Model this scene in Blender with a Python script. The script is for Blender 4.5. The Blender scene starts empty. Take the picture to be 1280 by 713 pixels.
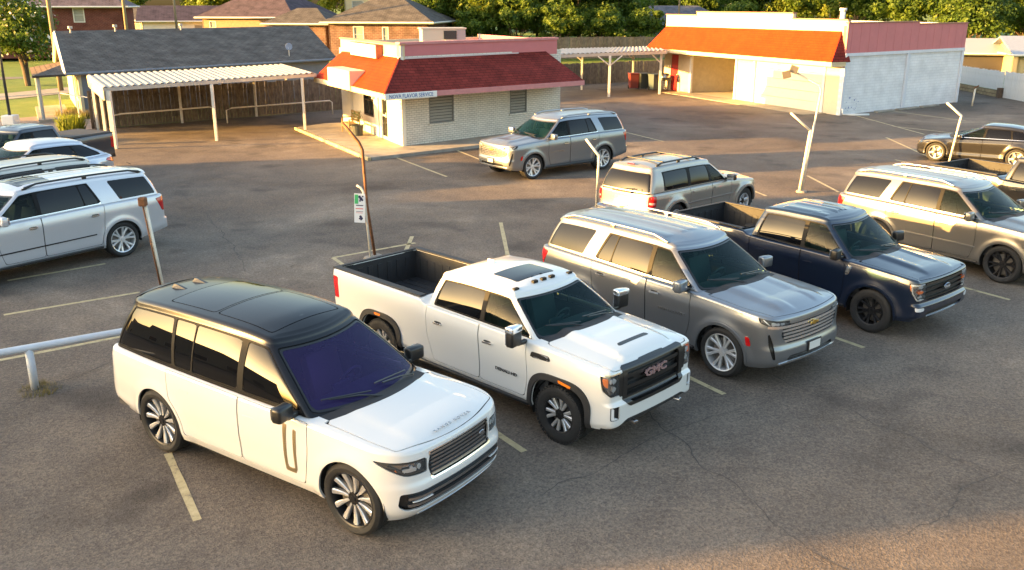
import bpy, bmesh, math, random
import numpy as np
from mathutils import Vector, Matrix, noise
R = math.radians
PI = math.pi
random.seed(7); np.random.seed(7)
sc = bpy.context.scene
COL = sc.collection

# ------------------------------------------------------------------ camera, sky, sun, exposure
cam = bpy.data.cameras.new('camera'); cam_o = bpy.data.objects.new('camera', cam); COL.objects.link(cam_o)
cam_o.location = (0, 0, 5.55); cam_o.rotation_euler = (R(90-17.23), 0, 0)
cam.sensor_width = 36; cam.lens = 1132/1280*36; cam.clip_end = 2500; cam.clip_start = .1
sc.camera = cam_o
SUN_EL, SUN_AZ = 7.0, 192.0            # azimuth of the direction towards the sun, counter-clockwise from +X
wd = bpy.data.worlds.new('World'); sc.world = wd; wd.use_nodes = True
nt = wd.node_tree; nt.nodes.clear()
sky = nt.nodes.new('ShaderNodeTexSky'); sky.sky_type = 'NISHITA'; sky.sun_disc = False
sky.sun_elevation = R(SUN_EL); sky.sun_rotation = R(90-SUN_AZ)
sky.air_density = 1.0; sky.dust_density = 4.0; sky.ozone_density = .75; sky.altitude = 100
bg = nt.nodes.new('ShaderNodeBackground'); bg.inputs[1].default_value = .09
wo = nt.nodes.new('ShaderNodeOutputWorld')
nt.links.new(sky.outputs[0], bg.inputs[0]); nt.links.new(bg.outputs[0], wo.inputs[0])
sl = bpy.data.lights.new('sun', 'SUN'); sl.energy = 3.8; sl.angle = R(.55); sl.color = (1, .53, .13)
so = bpy.data.objects.new('sun', sl); COL.objects.link(so)
sd = Vector((math.cos(R(SUN_AZ))*math.cos(R(SUN_EL)), math.sin(R(SUN_AZ))*math.cos(R(SUN_EL)), math.sin(R(SUN_EL))))
so.rotation_euler = sd.to_track_quat('Z', 'Y').to_euler(); so.location = (-30, -5, 30)
sc.view_settings.view_transform = 'Standard'; sc.view_settings.look = 'None'
sc.view_settings.exposure = 3.25; sc.view_settings.gamma = 1; sc.view_settings.use_curve_mapping = False
sc.cycles.max_bounces = 6; sc.cycles.diffuse_bounces = 3; sc.cycles.glossy_bounces = 4; sc.cycles.transmission_bounces = 4
sc.cycles.transparent_max_bounces = 12; sc.cycles.caustics_reflective = False; sc.cycles.caustics_refractive = False

# ------------------------------------------------------------------ materials
MATS = {}
def mat(name, col, rough=.6, metal=0., coat=0., spec=.5, var=.0, scale=4., bump=0., bscale=30., ior=None, emit=None, stretch=None, coord='Object', coat_rough=.03):
    """principled material; var = noise variation of value, bump = fine relief"""
    if name in MATS: return MATS[name]
    m = bpy.data.materials.new(name); m.use_nodes = True; n = m.node_tree.nodes; l = m.node_tree.links
    p = n['Principled BSDF']
    p.inputs['Base Color'].default_value = (*col, 1); p.inputs['Roughness'].default_value = rough
    p.inputs['Metallic'].default_value = metal; p.inputs['Coat Weight'].default_value = coat; p.inputs['Coat Roughness'].default_value = coat_rough
    p.inputs['Specular IOR Level'].default_value = spec
    if ior: p.inputs['IOR'].default_value = ior
    if emit: p.inputs['Emission Color'].default_value = (*emit[:3], 1); p.inputs['Emission Strength'].default_value = emit[3]
    tc = n.new('ShaderNodeTexCoord'); mp = n.new('ShaderNodeMapping'); l.new(tc.outputs[coord], mp.inputs[0])
    if stretch: mp.inputs['Scale'].default_value = stretch
    if var:
        t = n.new('ShaderNodeTexNoise'); t.inputs['Scale'].default_value = scale; t.inputs['Detail'].default_value = 6; t.inputs['Roughness'].default_value = .65
        l.new(mp.outputs[0], t.inputs['Vector'])
        mx = n.new('ShaderNodeMix'); mx.data_type = 'RGBA'
        mx.inputs[6].default_value = (*[max(0, c*(1-var)) for c in col], 1); mx.inputs[7].default_value = (*[min(1, c*(1+var)) for c in col], 1)
        mr = n.new('ShaderNodeMapRange'); mr.inputs[1].default_value = .3; mr.inputs[2].default_value = .7
        l.new(t.outputs[0], mr.inputs[0]); l.new(mr.outputs[0], mx.inputs[0]); l.new(mx.outputs[2], p.inputs['Base Color'])
    if bump:
        t2 = n.new('ShaderNodeTexNoise'); t2.inputs['Scale'].default_value = bscale; t2.inputs['Detail'].default_value = 4
        l.new(mp.outputs[0], t2.inputs['Vector'])
        b = n.new('ShaderNodeBump'); b.inputs['Strength'].default_value = 1; b.inputs['Distance'].default_value = bump
        l.new(t2.outputs[0], b.inputs['Height']); l.new(b.outputs[0], p.inputs['Normal'])
    MATS[name] = m
    return m
def paint(name, col, metal=0., rough=.35):
    """car paint: fine flake variation under a clear coat, a little dust"""
    if name in MATS: return MATS[name]
    m = mat(name, col, rough, metal, coat=1. if metal < .5 else .55, coat_rough=.04); n = m.node_tree.nodes; l = m.node_tree.links; p = n['Principled BSDF']
    tc = n['Texture Coordinate']
    t = n.new('ShaderNodeTexNoise'); t.inputs['Scale'].default_value = 3.; t.inputs['Detail'].default_value = 5; l.new(tc.outputs['Object'], t.inputs['Vector'])
    mr = n.new('ShaderNodeMapRange'); mr.inputs[1].default_value = .35; mr.inputs[2].default_value = .75; mr.inputs[3].default_value = .025; mr.inputs[4].default_value = .055
    l.new(t.outputs[0], mr.inputs[0]); l.new(mr.outputs[0], p.inputs['Coat Roughness'])
    if metal:
        v = n.new('ShaderNodeTexNoise'); v.inputs['Scale'].default_value = 900; l.new(tc.outputs['Object'], v.inputs['Vector'])
        mx = n.new('ShaderNodeMix'); mx.data_type = 'RGBA'; mx.inputs[6].default_value = (*[c*.8 for c in col], 1); mx.inputs[7].default_value = (*[min(1, c*1.2) for c in col], 1)
        l.new(v.outputs[0], mx.inputs[0]); l.new(mx.outputs[2], p.inputs['Base Color'])
    return m
def glass(name, tint, transp, ior=1.6, rough=.01, tcol=None):
    """thin tinted window glass: part see-through, mirror by Fresnel"""
    if name in MATS: return MATS[name]
    m = bpy.data.materials.new(name); m.use_nodes = True; n = m.node_tree.nodes; l = m.node_tree.links
    p = n['Principled BSDF']; p.inputs['Base Color'].default_value = (*tint, 1); p.inputs['Roughness'].default_value = rough; p.inputs['IOR'].default_value = ior
    if transp > 0:
        tr = n.new('ShaderNodeBsdfTransparent'); tr.inputs[0].default_value = (*(tcol or [min(1, .25+3*c) for c in tint]), 1)
        fr = n.new('ShaderNodeFresnel'); fr.inputs[0].default_value = ior
        ma = n.new('ShaderNodeMath'); ma.operation = 'MULTIPLY_ADD'; ma.inputs[1].default_value = transp; ma.inputs[2].default_value = 1-transp
        l.new(fr.outputs[0], ma.inputs[0])
        mx = n.new('ShaderNodeMixShader'); l.new(ma.outputs[0], mx.inputs[0]); l.new(tr.outputs[0], mx.inputs[1]); l.new(p.outputs[0], mx.inputs[2])
        l.new(mx.outputs[0], n['Material Output'].inputs[0])
    MATS[name] = m
    return m

# ------------------------------------------------------------------ object helpers
def tag(o, label=None, cat=None, group=None, kind=None):
    if label: o['label'] = label
    if cat: o['category'] = cat
    if group: o['group'] = group
    if kind: o['kind'] = kind
    return o
def empty(name, loc=(0, 0, 0), rz=0, label=None, cat=None, group=None):
    o = bpy.data.objects.new(name, None); COL.objects.link(o); o.location = loc; o.rotation_euler = (0, 0, rz); o.empty_display_size = .3
    return tag(o, label, cat, group)
def mk(name, V, F, m, parent=None, smooth=False, loc=None):
    me = bpy.data.meshes.new(name); me.from_pydata([tuple(v) for v in V], [], [tuple(f) for f in F]); me.update()
    if smooth: me.polygons.foreach_set('use_smooth', [True]*len(me.polygons))
    if m: me.materials.append(m)
    o = bpy.data.objects.new(name, me); COL.objects.link(o)
    if parent: o.parent = parent
    if loc is not None: o.location = loc
    return o
def children(o, _c={}):
    return [c for c in bpy.data.objects if c.parent == o]
def copy_tree(o, parent=None, swap=None):
    idx = {}
    for c in bpy.data.objects:
        if c.parent: idx.setdefault(c.parent.name, []).append(c)
    def rec(a, par):
        c = a.copy(); COL.objects.link(c); c.parent = par
        for ch in idx.get(a.name, []): rec(ch, c)
        return c
    return rec(o, parent)
class MB:
    """collects simple solids in one vertex / face list"""
    def __init__(s): s.V = []; s.F = []
    def add(s, V, F):
        k = len(s.V); s.V += [tuple(v) for v in V]; s.F += [tuple(i+k for i in f) for f in F]; return s
    def box(s, x0, x1, y0, y1, z0, z1, M=None):
        V = [(x, y, z) for z in (z0, z1) for y in (y0, y1) for x in (x0, x1)]
        if M is not None: V = [tuple(M @ Vector(v)) for v in V]
        return s.add(V, [(0, 2, 3, 1), (4, 5, 7, 6), (0, 1, 5, 4), (2, 6, 7, 3), (0, 4, 6, 2), (1, 3, 7, 5)])
    def bbox(s, x0, x1, y0, y1, z0, z1, b=.01, M=None):
        """box with chamfered edges"""
        cx, cy, cz = (x0+x1)/2, (y0+y1)/2, (z0+z1)/2; hx, hy, hz = abs(x1-x0)/2, abs(y1-y0)/2, abs(z1-z0)/2
        b = min(b, hx*.49, hy*.49, hz*.49)
        bm = bmesh.new(); bmesh.ops.create_cube(bm, size=2)
        for v in bm.verts: v.co = Vector((cx+v.co.x*hx, cy+v.co.y*hy, cz+v.co.z*hz))
        bmesh.ops.bevel(bm, geom=list(bm.edges), offset=b, segments=2, affect='EDGES', profile=.5)
        if M is not None: bm.transform(M)
        bm.verts.index_update(); V = [tuple(v.co) for v in bm.verts]; F = [tuple(v.index for v in f.verts) for f in bm.faces]; bm.free()
        return s.add(V, F)
    def tube(s, pts, r, n=8, cap=True):
        pts = [Vector(p) for p in pts]; rs = r if isinstance(r, (list, tuple)) else [r]*len(pts)
        V = []; F = []
        for i, p in enumerate(pts):
            d = (pts[min(i+1, len(pts)-1)]-pts[max(i-1, 0)]).normalized()
            a = Vector((0, 0, 1)) if abs(d.z) < .9 else Vector((1, 0, 0))
            e1 = d.cross(a).normalized(); e2 = d.cross(e1)
            for k in range(n):
                t = 2*PI*k/n; V.append(p+rs[i]*(math.cos(t)*e1+math.sin(t)*e2))
        for i in range(len(pts)-1):
            for k in range(n): F.append((i*n+k, i*n+(k+1) % n, (i+1)*n+(k+1) % n, (i+1)*n+k))
        if cap: F.append(tuple(range(n))[::-1]); F.append(tuple((len(pts)-1)*n+k for k in range(n)))
        return s.add(V, F)
    def lathe(s, prof, n=32, M=None, close=False):
        """prof = (r, h) pairs turned about the local Z axis"""
        V = []; F = []
        for r, h in prof:
            for k in range(n): t = 2*PI*k/n; V.append(Vector((r*math.cos(t), r*math.sin(t), h)))
        m = len(prof)
        for i in range(m-1 + (1 if close else 0)):
            j = (i+1) % m
            for k in range(n): F.append((i*n+k, i*n+(k+1) % n, j*n+(k+1) % n, j*n+k))
        if M is not None: V = [M @ v for v in V]
        return s.add(V, F)
    def prism(s, poly, z0, z1, M=None):
        n = len(poly); V = [(x, y, z) for z in (z0, z1) for x, y in poly]
        F = [tuple(range(n))[::-1], tuple(range(n, 2*n))]+[(i, (i+1) % n, n+(i+1) % n, n+i) for i in range(n)]
        if M is not None: V = [tuple(M @ Vector(v)) for v in V]
        return s.add(V, F)
    def obj(s, name, m, parent=None, smooth=False, loc=None): return mk(name, s.V, s.F, m, parent, smooth, loc)
def smooth_by_angle(o, deg=35):
    me = o.data; me.polygons.foreach_set('use_smooth', [True]*len(me.polygons))
    try: me.set_sharp_from_angle(angle=R(deg))
    except Exception: pass
    return o
def text_mesh(txt, size, depth=.004, squash=1., bold=0.):
    cu = bpy.data.curves.new('lettering', 'FONT'); cu.body = txt; cu.size = size; cu.extrude = depth; cu.align_x = 'CENTER'; cu.align_y = 'CENTER'; cu.resolution_u = 2
    cu.offset = bold
    o = bpy.data.objects.new('lettering', cu); COL.objects.link(o)
    me = bpy.data.meshes.new_from_object(o.evaluated_get(bpy.context.evaluated_depsgraph_get()))
    bpy.data.objects.remove(o); bpy.data.curves.remove(cu)
    V = [tuple(v.co) for v in me.vertices]; F = [tuple(p.vertices) for p in me.polygons]; bpy.data.meshes.remove(me)
    return [(x*squash, y, z) for x, y, z in V], F
# ------------------------------------------------------------------ sheet-metal surfaces: dense grids cut along drawn outlines
def sstep(a, b, x): t = np.clip((x-a)/(b-a), 0, 1); return t*t*(3-2*t)
def smax(a, b, r=.03):
    h = np.clip(.5+.5*(a-b)/r, 0, 1); return a*h+b*(1-h)+r*h*(1-h)
def smin(a, b, r=.03): return -smax(-a, -b, r)
def line(x, z, x0, z0, x1, z1):
    """signed distance to the line p0->p1 (positive on its left)"""
    dx, dz = x1-x0, z1-z0; L = math.hypot(dx, dz); return (dx*(z-z0)-dz*(x-x0))/L
def quad(x, z, P, r=.03):
    """rounded convex polygon, points counter-clockwise; negative inside"""
    f = None
    for i in range(len(P)):
        a, b = P[i], P[(i+1) % len(P)]; g = -line(x, z, a[0], a[1], b[0], b[1]); f = g if f is None else smax(f, g, r)
    return f
def boxf(x, z, x0, x1, z0, z1, r=.02): return smax(smax(x0-x, x-x1, r), smax(z0-z, z-z1, r), r)
def capsule(x, z, x0, z0, x1, z1, r):
    dx, dz = x1-x0, z1-z0; t = np.clip(((x-x0)*dx+(z-z0)*dz)/(dx*dx+dz*dz), 0, 1); return np.hypot(x-x0-t*dx, z-z0-t*dz)-r
class Sheet:
    """triangles with per-vertex position, normal and named scalars"""
    def __init__(s, P, N, A, F): s.P, s.N, s.A, s.F = P, N, A, F
    def __getattr__(s, k):
        if k in ('P', 'N', 'A', 'F'): raise AttributeError(k)
        return s.A[k]
    @property
    def x(s): return s.P[:, 0]
    @property
    def y(s): return s.P[:, 1]
    @property
    def z(s): return s.P[:, 2]
    def compact(s):
        u, inv = np.unique(s.F.ravel(), return_inverse=True)
        return Sheet(s.P[u], s.N[u], {k: v[u] for k, v in s.A.items()}, inv.reshape(-1, 3))
    def cut(s, f):
        """-> (part where f < 0, part where f >= 0)"""
        if len(s.F) == 0: return s, s
        f = np.array(f, float); f[np.abs(f) < 2e-4] = 2e-4
        pos = f > 0; c = pos[s.F].sum(1)
        Fn, Fp = [s.F[c == 0]], [s.F[c == 3]]; P, N, A = s.P, s.N, s.A
        mixed = s.F[(c == 1) | (c == 2)]
        if len(mixed):
            cm = pos[mixed].sum(1); lone_val = cm == 1
            pm = pos[mixed]; k = np.where(lone_val, pm.argmax(1), (~pm).argmax(1)); i = np.arange(len(mixed))
            a, b, d = mixed[i, k], mixed[i, (k+1) % 3], mixed[i, (k+2) % 3]
            E = np.concatenate([np.stack([a, b], 1), np.stack([a, d], 1)]); Es = np.sort(E, 1)
            u, inv = np.unique(Es, axis=0, return_inverse=True); inv = inv.ravel(); n0 = len(P)
            t = (f[u[:, 0]]/(f[u[:, 0]]-f[u[:, 1]]))[:, None]
            P = np.concatenate([P, P[u[:, 0]]*(1-t)+P[u[:, 1]]*t]); Nn = s.N[u[:, 0]]*(1-t)+s.N[u[:, 1]]*t
            Nn /= np.linalg.norm(Nn, axis=1)[:, None]+1e-12; N = np.concatenate([N, Nn])
            A = {q: np.concatenate([v, v[u[:, 0]]*(1-t[:, 0])+v[u[:, 1]]*t[:, 0]]) for q, v in A.items()}
            m = len(mixed); ab, ad = n0+inv[:m], n0+inv[m:]
            T1 = np.stack([a, ab, ad], 1); T2 = np.concatenate([np.stack([ab, b, d], 1), np.stack([ab, d, ad], 1)]); l2 = np.concatenate([lone_val, lone_val])
            Fp += [T1[lone_val], T2[~l2]]; Fn += [T1[~lone_val], T2[l2]]
        return Sheet(P, N, A, np.concatenate(Fn)).compact(), Sheet(P, N, A, np.concatenate(Fp)).compact()
    def keep(s, f): return s.cut(f)[0]
    def band(s, f, w):
        """strip |f| < w taken out -> (strip, inner, outer)"""
        inn, rest = s.cut(f+w)
        return inn, rest
    def shift(s, d): return Sheet(s.P+s.N*(d if np.isscalar(d) else d[:, None]), s.N, s.A, s.F)
    def mirror(s):
        k = np.array([1, -1, 1.]); return Sheet(s.P*k, s.N*k, s.A, s.F[:, ::-1])
    def rim(s, depth):
        """lip turned inwards along every open edge (not on the centre plane)"""
        F = s.F; E = np.concatenate([F[:, [0, 1]], F[:, [1, 2]], F[:, [2, 0]]]); key = np.sort(E, 1)
        u, inv, cnt = np.unique(key, axis=0, return_inverse=True, return_counts=True); b = E[cnt[inv.ravel()] == 1]
        if len(b): b = b[~((np.abs(s.P[b[:, 0], 1]) < 1e-4) & (np.abs(s.P[b[:, 1], 1]) < 1e-4))]
        return b
def emit_sheet(name, sheets, m, parent, rim=0., loc=None):
    """link the sheets (already mirrored where wanted) as ONE mesh with smooth custom normals; m = material"""
    VP, VN, FT = [], [], []; k = 0
    for s in sheets:
        if len(s.F) == 0: continue
        VP.append(s.P); VN.append(s.N); FT.append(s.F+k); k += len(s.P)
        if rim:
            b = s.rim(rim)
            if len(b):
                A, B = s.P[b[:, 0]], s.P[b[:, 1]]; nA, nB = s.N[b[:, 0]], s.N[b[:, 1]]
                e = B-A; side = np.cross(e, (nA+nB)/2); side /= np.linalg.norm(side, axis=1)[:, None]+1e-12
                n = len(b); i = np.arange(n)
                VP.append(np.concatenate([A, B, B-nB*rim, A-nA*rim])); VN.append(np.concatenate([side]*4))
                FT.append(np.concatenate([np.stack([i+3*n, i+2*n, i+n], 1), np.stack([i+3*n, i+n, i], 1)])+k); k += 4*n
    if not VP: return None
    P, N, F = np.concatenate(VP), np.concatenate(VN), np.concatenate(FT)
    ar = np.linalg.norm(np.cross(P[F[:, 1]]-P[F[:, 0]], P[F[:, 2]]-P[F[:, 0]]), axis=1); F = F[ar > 1e-9]
    me = bpy.data.meshes.new(name); me.vertices.add(len(P)); me.vertices.foreach_set('co', P.ravel())
    me.loops.add(len(F)*3); me.loops.foreach_set('vertex_index', F.ravel().astype(np.int32))
    me.polygons.add(len(F)); me.polygons.foreach_set('loop_start', np.arange(0, len(F)*3, 3, dtype=np.int32)); me.polygons.foreach_set('loop_total', np.full(len(F), 3, np.int32))
    me.update(calc_edges=True); me.polygons.foreach_set('use_smooth', np.ones(len(F), bool))
    me.normals_split_custom_set_from_vertices([tuple(v) for v in N.tolist()])
    me.materials.append(m)
    o = bpy.data.objects.new(name, me); COL.objects.link(o)
    if parent: o.parent = parent
    return o
def grid_sheet(P, A):
    """P (nu, nv, 3) grid -> Sheet with smooth normals; u runs front centre -> rear centre, v bottom -> top"""
    nu, nv = P.shape[:2]
    du = np.gradient(P, axis=0); dv = np.gradient(P, axis=1); du[0, :, 0] = 0; du[-1, :, 0] = 0; du[0, :, 2] = 0; du[-1, :, 2] = 0
    N = np.cross(du, dv); L = np.linalg.norm(N, axis=2); bad = L < 1e-9; N[~bad] /= L[~bad][:, None]
    N[bad] = (0, 0, 1)
    i = np.arange(nu*nv).reshape(nu, nv); a, b, c, d = i[:-1, :-1].ravel(), i[1:, :-1].ravel(), i[1:, 1:].ravel(), i[:-1, 1:].ravel()
    F = np.concatenate([np.stack([a, b, c], 1), np.stack([a, c, d], 1)])
    return Sheet(P.reshape(-1, 3), N.reshape(-1, 3), {k: v.reshape(-1).astype(float) for k, v in A.items()}, F)
def interp(pts):
    X = np.array([p[0] for p in pts], float); Y = np.array([p[1] for p in pts], float); o = np.argsort(X); X, Y = X[o], Y[o]
    m = np.gradient(Y, X) if len(X) > 2 else np.zeros(len(X))+(Y[-1]-Y[0])/(X[-1]-X[0])
    for i in range(1, len(X)-1):
        a, b = (Y[i]-Y[i-1])/(X[i]-X[i-1]), (Y[i+1]-Y[i])/(X[i+1]-X[i])
        m[i] = 0 if a*b <= 0 else math.copysign(min(abs(m[i]), 3*min(abs(a), abs(b))), a)
    if len(X) > 2: m[0] = (Y[1]-Y[0])/(X[1]-X[0]); m[-1] = (Y[-1]-Y[-2])/(X[-1]-X[-2])
    def f(x):
        x = np.clip(np.asarray(x, float), X[0], X[-1]); i = np.clip(np.searchsorted(X, x)-1, 0, len(X)-2); h = X[i+1]-X[i]; t = (x-X[i])/h
        return (2*t**3-3*t**2+1)*Y[i]+(t**3-2*t**2+t)*h*m[i]+(-2*t**3+3*t**2)*Y[i+1]+(t**3-t**2)*h*m[i+1]
    return f
def plan(xf, xr, W, bf, br, kf, kr, Lf, Lr, nf=14, nc=12, ns=100, nr=14):
    """half plan outline: bowed front face, corner, side y = W(x), corner, rear face"""
    w1, w2 = float(W(xf-Lf)), float(W(xr+Lr)); pts = []; wf = []; wr = []
    y = np.linspace(0, w1*kf, nf); A = np.stack([xf-bf*(y/w1)**2, y], 1)
    p1 = A[-1]; t1 = np.array([-2*bf*p1[1]/w1**2, 1.]); t1 /= np.linalg.norm(t1)
    p2 = np.array([xf-Lf, w1]); d = np.linalg.norm(p2-p1); e = .05; t2 = np.array([-e, float(W(xf-Lf-e))-w1]); t2 /= np.linalg.norm(t2)
    t = np.linspace(0, 1, nc+1)[1:, None]; c1, c2 = p1+t1*d*.42, p2-t2*d*.42
    B = (1-t)**3*p1+3*(1-t)**2*t*c1+3*(1-t)*t**2*c2+t**3*p2
    x = np.linspace(xf-Lf, xr+Lr, ns+1)[1:]; C = np.stack([x, W(x)], 1)
    y = np.linspace(w2*kr, 0, nr); E = np.stack([xr+br*(y/w2)**2, y], 1)
    q1 = C[-1]; q2 = E[0]; u1 = np.array([-e, float(W(xr+Lr))-float(W(xr+Lr+e))]); u1 /= np.linalg.norm(u1); u2 = np.array([2*br*q2[1]/w2**2*-1, -1.]); u2 /= np.linalg.norm(u2)
    d = np.linalg.norm(q2-q1); c1, c2 = q1+u1*d*.42, q2-u2*d*.42; t = np.linspace(0, 1, nc+1)[1:-1, None]
    D = (1-t)**3*q1+3*(1-t)**2*t*c1+3*(1-t)*t**2*c2+t**3*q2
    O = np.concatenate([A, B, C, D, E]); n = len(O)
    wf = np.concatenate([np.ones(nf), 1-sstep(0, 1, np.linspace(0, 1, nc+1)[1:]), np.zeros(n-nf-nc)])
    wr = np.concatenate([np.zeros(nf+nc+ns), sstep(0, 1, np.linspace(0, 1, nc+1)[1:-1]), np.ones(nr)])
    T = np.gradient(O, axis=0); T[0] = (0, 1); T[-1] = (0, -1); T /= np.linalg.norm(T, axis=1)[:, None]
    N = np.stack([T[:, 1], -T[:, 0]], 1)
    s = np.concatenate([[0], np.cumsum(np.linalg.norm(np.diff(O, axis=0), axis=1))])
    return O, N, wf, wr, s, s[-1]-s

def shells(S):
    """the two smooth surfaces of a car: body up to the shoulder with its top, and the greenhouse"""
    q = S.get('res', 1.)
    W = interp(S['W']); xf, xr = S['xf'], S['xr']
    O, N, wf, wr, s, s2 = plan(xf, xr, W, *S['plan'], nf=int(16*q), nc=int(14*q), ns=int(S.get('ns', 110)*q), nr=int(14*q))
    X = O[:, 0]; sh = interp(S['shoulder'])(X); zb = interp(S['bottom'])(X); rho = S.get('rho', .05)+(S.get('rhof', .07)-S.get('rho', .05))*wf
    ds, df, dr = interp(S['side']), interp(S['frontd']), interp(S['rear'])
    nl = int(40*q); nr_ = 6; ncap = int(16*q); rows = []; at = {'s': [], 's2': [], 't': [], 'c': []}
    def dd(z):
        zeta = (z-zb)/(sh-zb); zs = z; r = ds(zeta)*(1-wf-wr)+df(zs)*wf+dr(zs)*wr
        for cx in S['axles']:
            rr = np.hypot(X-cx, z-S['tyre']); r = r-(1-wf)*(1-wr)*S.get('flare', .03)*np.exp(-((rr-S['arch']-.02)/.085)**2)*(z < S['tyre']+S['arch']+.25)*sstep(-.3, .0, z-S['tyre']+.15)
        return r
    for k in range(nl+1):
        t = k/nl; z = zb+(sh-rho-zb)*t; d = dd(z); rows.append(np.stack([X-N[:, 0]*d, np.maximum(O[:, 1]-N[:, 1]*d, 0), z], 1)); at['t'].append(np.full(len(X), t)); at['c'].append(np.zeros(len(X)))
    d0 = dd(sh-rho)
    for k in range(1, nr_+1):
        ph = PI/2*k/nr_; z = sh-rho+rho*np.sin(ph); d = d0+rho*(1-np.cos(ph)); rows.append(np.stack([X-N[:, 0]*d, np.maximum(O[:, 1]-N[:, 1]*d, 0), z], 1)); at['t'].append(np.full(len(X), 1.)); at['c'].append(np.full(len(X), .001*k))
    top = rows[-1]; nf_, nc_, ns_ = int(16*q), int(14*q), int(S.get('ns', 110)*q); o_ = np.argsort(top[nf_+nc_-1:nf_+nc_+ns_, 0]); sideX = top[nf_+nc_-1:nf_+nc_+ns_, 0][o_]; sideY = top[nf_+nc_-1:nf_+nc_+ns_, 1][o_]; frY = top[:nf_+nc_-2, 1]; frX = top[:nf_+nc_-2, 0]; a = S.get('collapse', .7); Qx = np.clip(top[:, 0], xr+a*.6, xf-a); zc = interp(S['centre'])
    for k in range(1, ncap+1):
        w = k/ncap; x = top[:, 0]+(Qx-top[:, 0])*w; y = top[:, 1]*(1-w)
        Wi = np.maximum(np.interp(x, sideX, sideY), .3); yy = np.clip(np.abs(y)/Wi, 0, 1); ga = np.clip((np.interp(np.abs(y), frY, frX)-x)/.42, 0, 1); gc = np.clip((x-xr)/.3, 0, 1)
        g = (1-(1-(1-yy))**S.get('crownp', 2.2))*(1-(1-ga)**2)*(1-(1-gc)**2); base = interp(S['shoulder'])(x); zt = base+(zc(x)-base)*g
        if 'hood' in S: zt = zt+S['hood'](x, y)*sstep(0, .25, w)
        rows.append(np.stack([x, y, zt], 1)); at['t'].append(np.full(len(X), 1.)); at['c'].append(np.full(len(X), .01+w))
    P = np.stack(rows, 1); nv = P.shape[1]
    lb = grid_sheet(P, {'s': np.repeat(s[:, None], nv, 1), 's2': np.repeat(s2[:, None], nv, 1), 't': np.stack(at['t'], 1), 'c': np.stack(at['c'], 1)})
    # greenhouse
    G = S['gh']; Wb, Wt = interp(G['Wb']), interp(G['Wt'])
    args = dict(nf=int(16*q), nc=int(8*q), ns=int(70*q), nr=int(12*q))
    Ob, Nb, wfb, wrb, sb, sb2 = plan(G['xfb'], G['xrb'], Wb, *G['planb'], **args)
    Ot, Nt, _, _, st, st2 = plan(G['xft'], G['xrt'], Wt, *G['plant'], **args)
    zlo = interp(G['low'])(Ob[:, 0]); zhi = interp(G['edge'])(Ot[:, 0]); rg = G.get('rho', .07)
    nl = int(20*q); rows = []; at = {'s': [], 's2': [], 't': [], 'c': [], 'h': []}
    for k in range(nl+1):
        t = k/nl; bow = G.get('bow', .02)*math.sin(PI*t); zz = zlo+(zhi-rg-zlo)*t
        xy = Ob+(Ot-Ob)*t+(Nb*(1-t)+Nt*t)*bow; rows.append(np.stack([xy[:, 0], np.maximum(xy[:, 1], 0), zz], 1)); at['t'].append(np.full(len(Ob), t)); at['c'].append(np.zeros(len(Ob))); at['s'].append(sb+(st-sb)*t); at['s2'].append(sb2+(st2-sb2)*t); at['h'].append(zz)
    for k in range(1, 6):
        ph = PI/2*k/5; d = rg*1.1*(1-math.cos(ph)); rows.append(np.stack([Ot[:, 0]-Nt[:, 0]*d, np.maximum(Ot[:, 1]-Nt[:, 1]*d, 0), zhi-rg+rg*math.sin(ph)], 1))
        at['t'].append(np.full(len(Ob), 1.)); at['c'].append(np.full(len(Ob), .001*k)); at['s'].append(st); at['s2'].append(st2); at['h'].append(zhi)
    top = rows[-1]; k_ = args['nf']+args['nc']-2; fY, fX = top[:k_, 1], top[:k_, 0]; nc2 = int(12*q); Qx = np.clip(top[:, 0], G['xrt']+.35, G['xft']-.35)
    for k in range(1, nc2+1):
        w = k/nc2; x = top[:, 0]+(Qx-top[:, 0])*w; y = top[:, 1]*(1-w); Wi = np.maximum(Wt(x)-rg*1.1, .3); yy = np.clip(np.abs(y)/Wi, 0, 1); ga = np.clip((np.interp(np.abs(y), fY, fX)-x)/.40, 0, 1); gc = np.clip((x-G['xrt'])/.35, 0, 1)
        zt = interp(G['edge'])(x)+G.get('crown', .05)*(1-yy**2)*(1-(1-ga)**2)*(1-(1-gc)**2)
        if 'roof' in G: zt = zt+G['roof'](x, y)*sstep(0, .2, w)
        rows.append(np.stack([x, y, zt], 1)); at['t'].append(np.full(len(Ob), 1.)); at['c'].append(np.full(len(Ob), .01+w)); at['s'].append(st); at['s2'].append(st2); at['h'].append(zhi)
    P = np.stack(rows, 1); gh = grid_sheet(P, {k: np.stack(v, 1) for k, v in at.items()})
    return lb, gh

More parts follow.
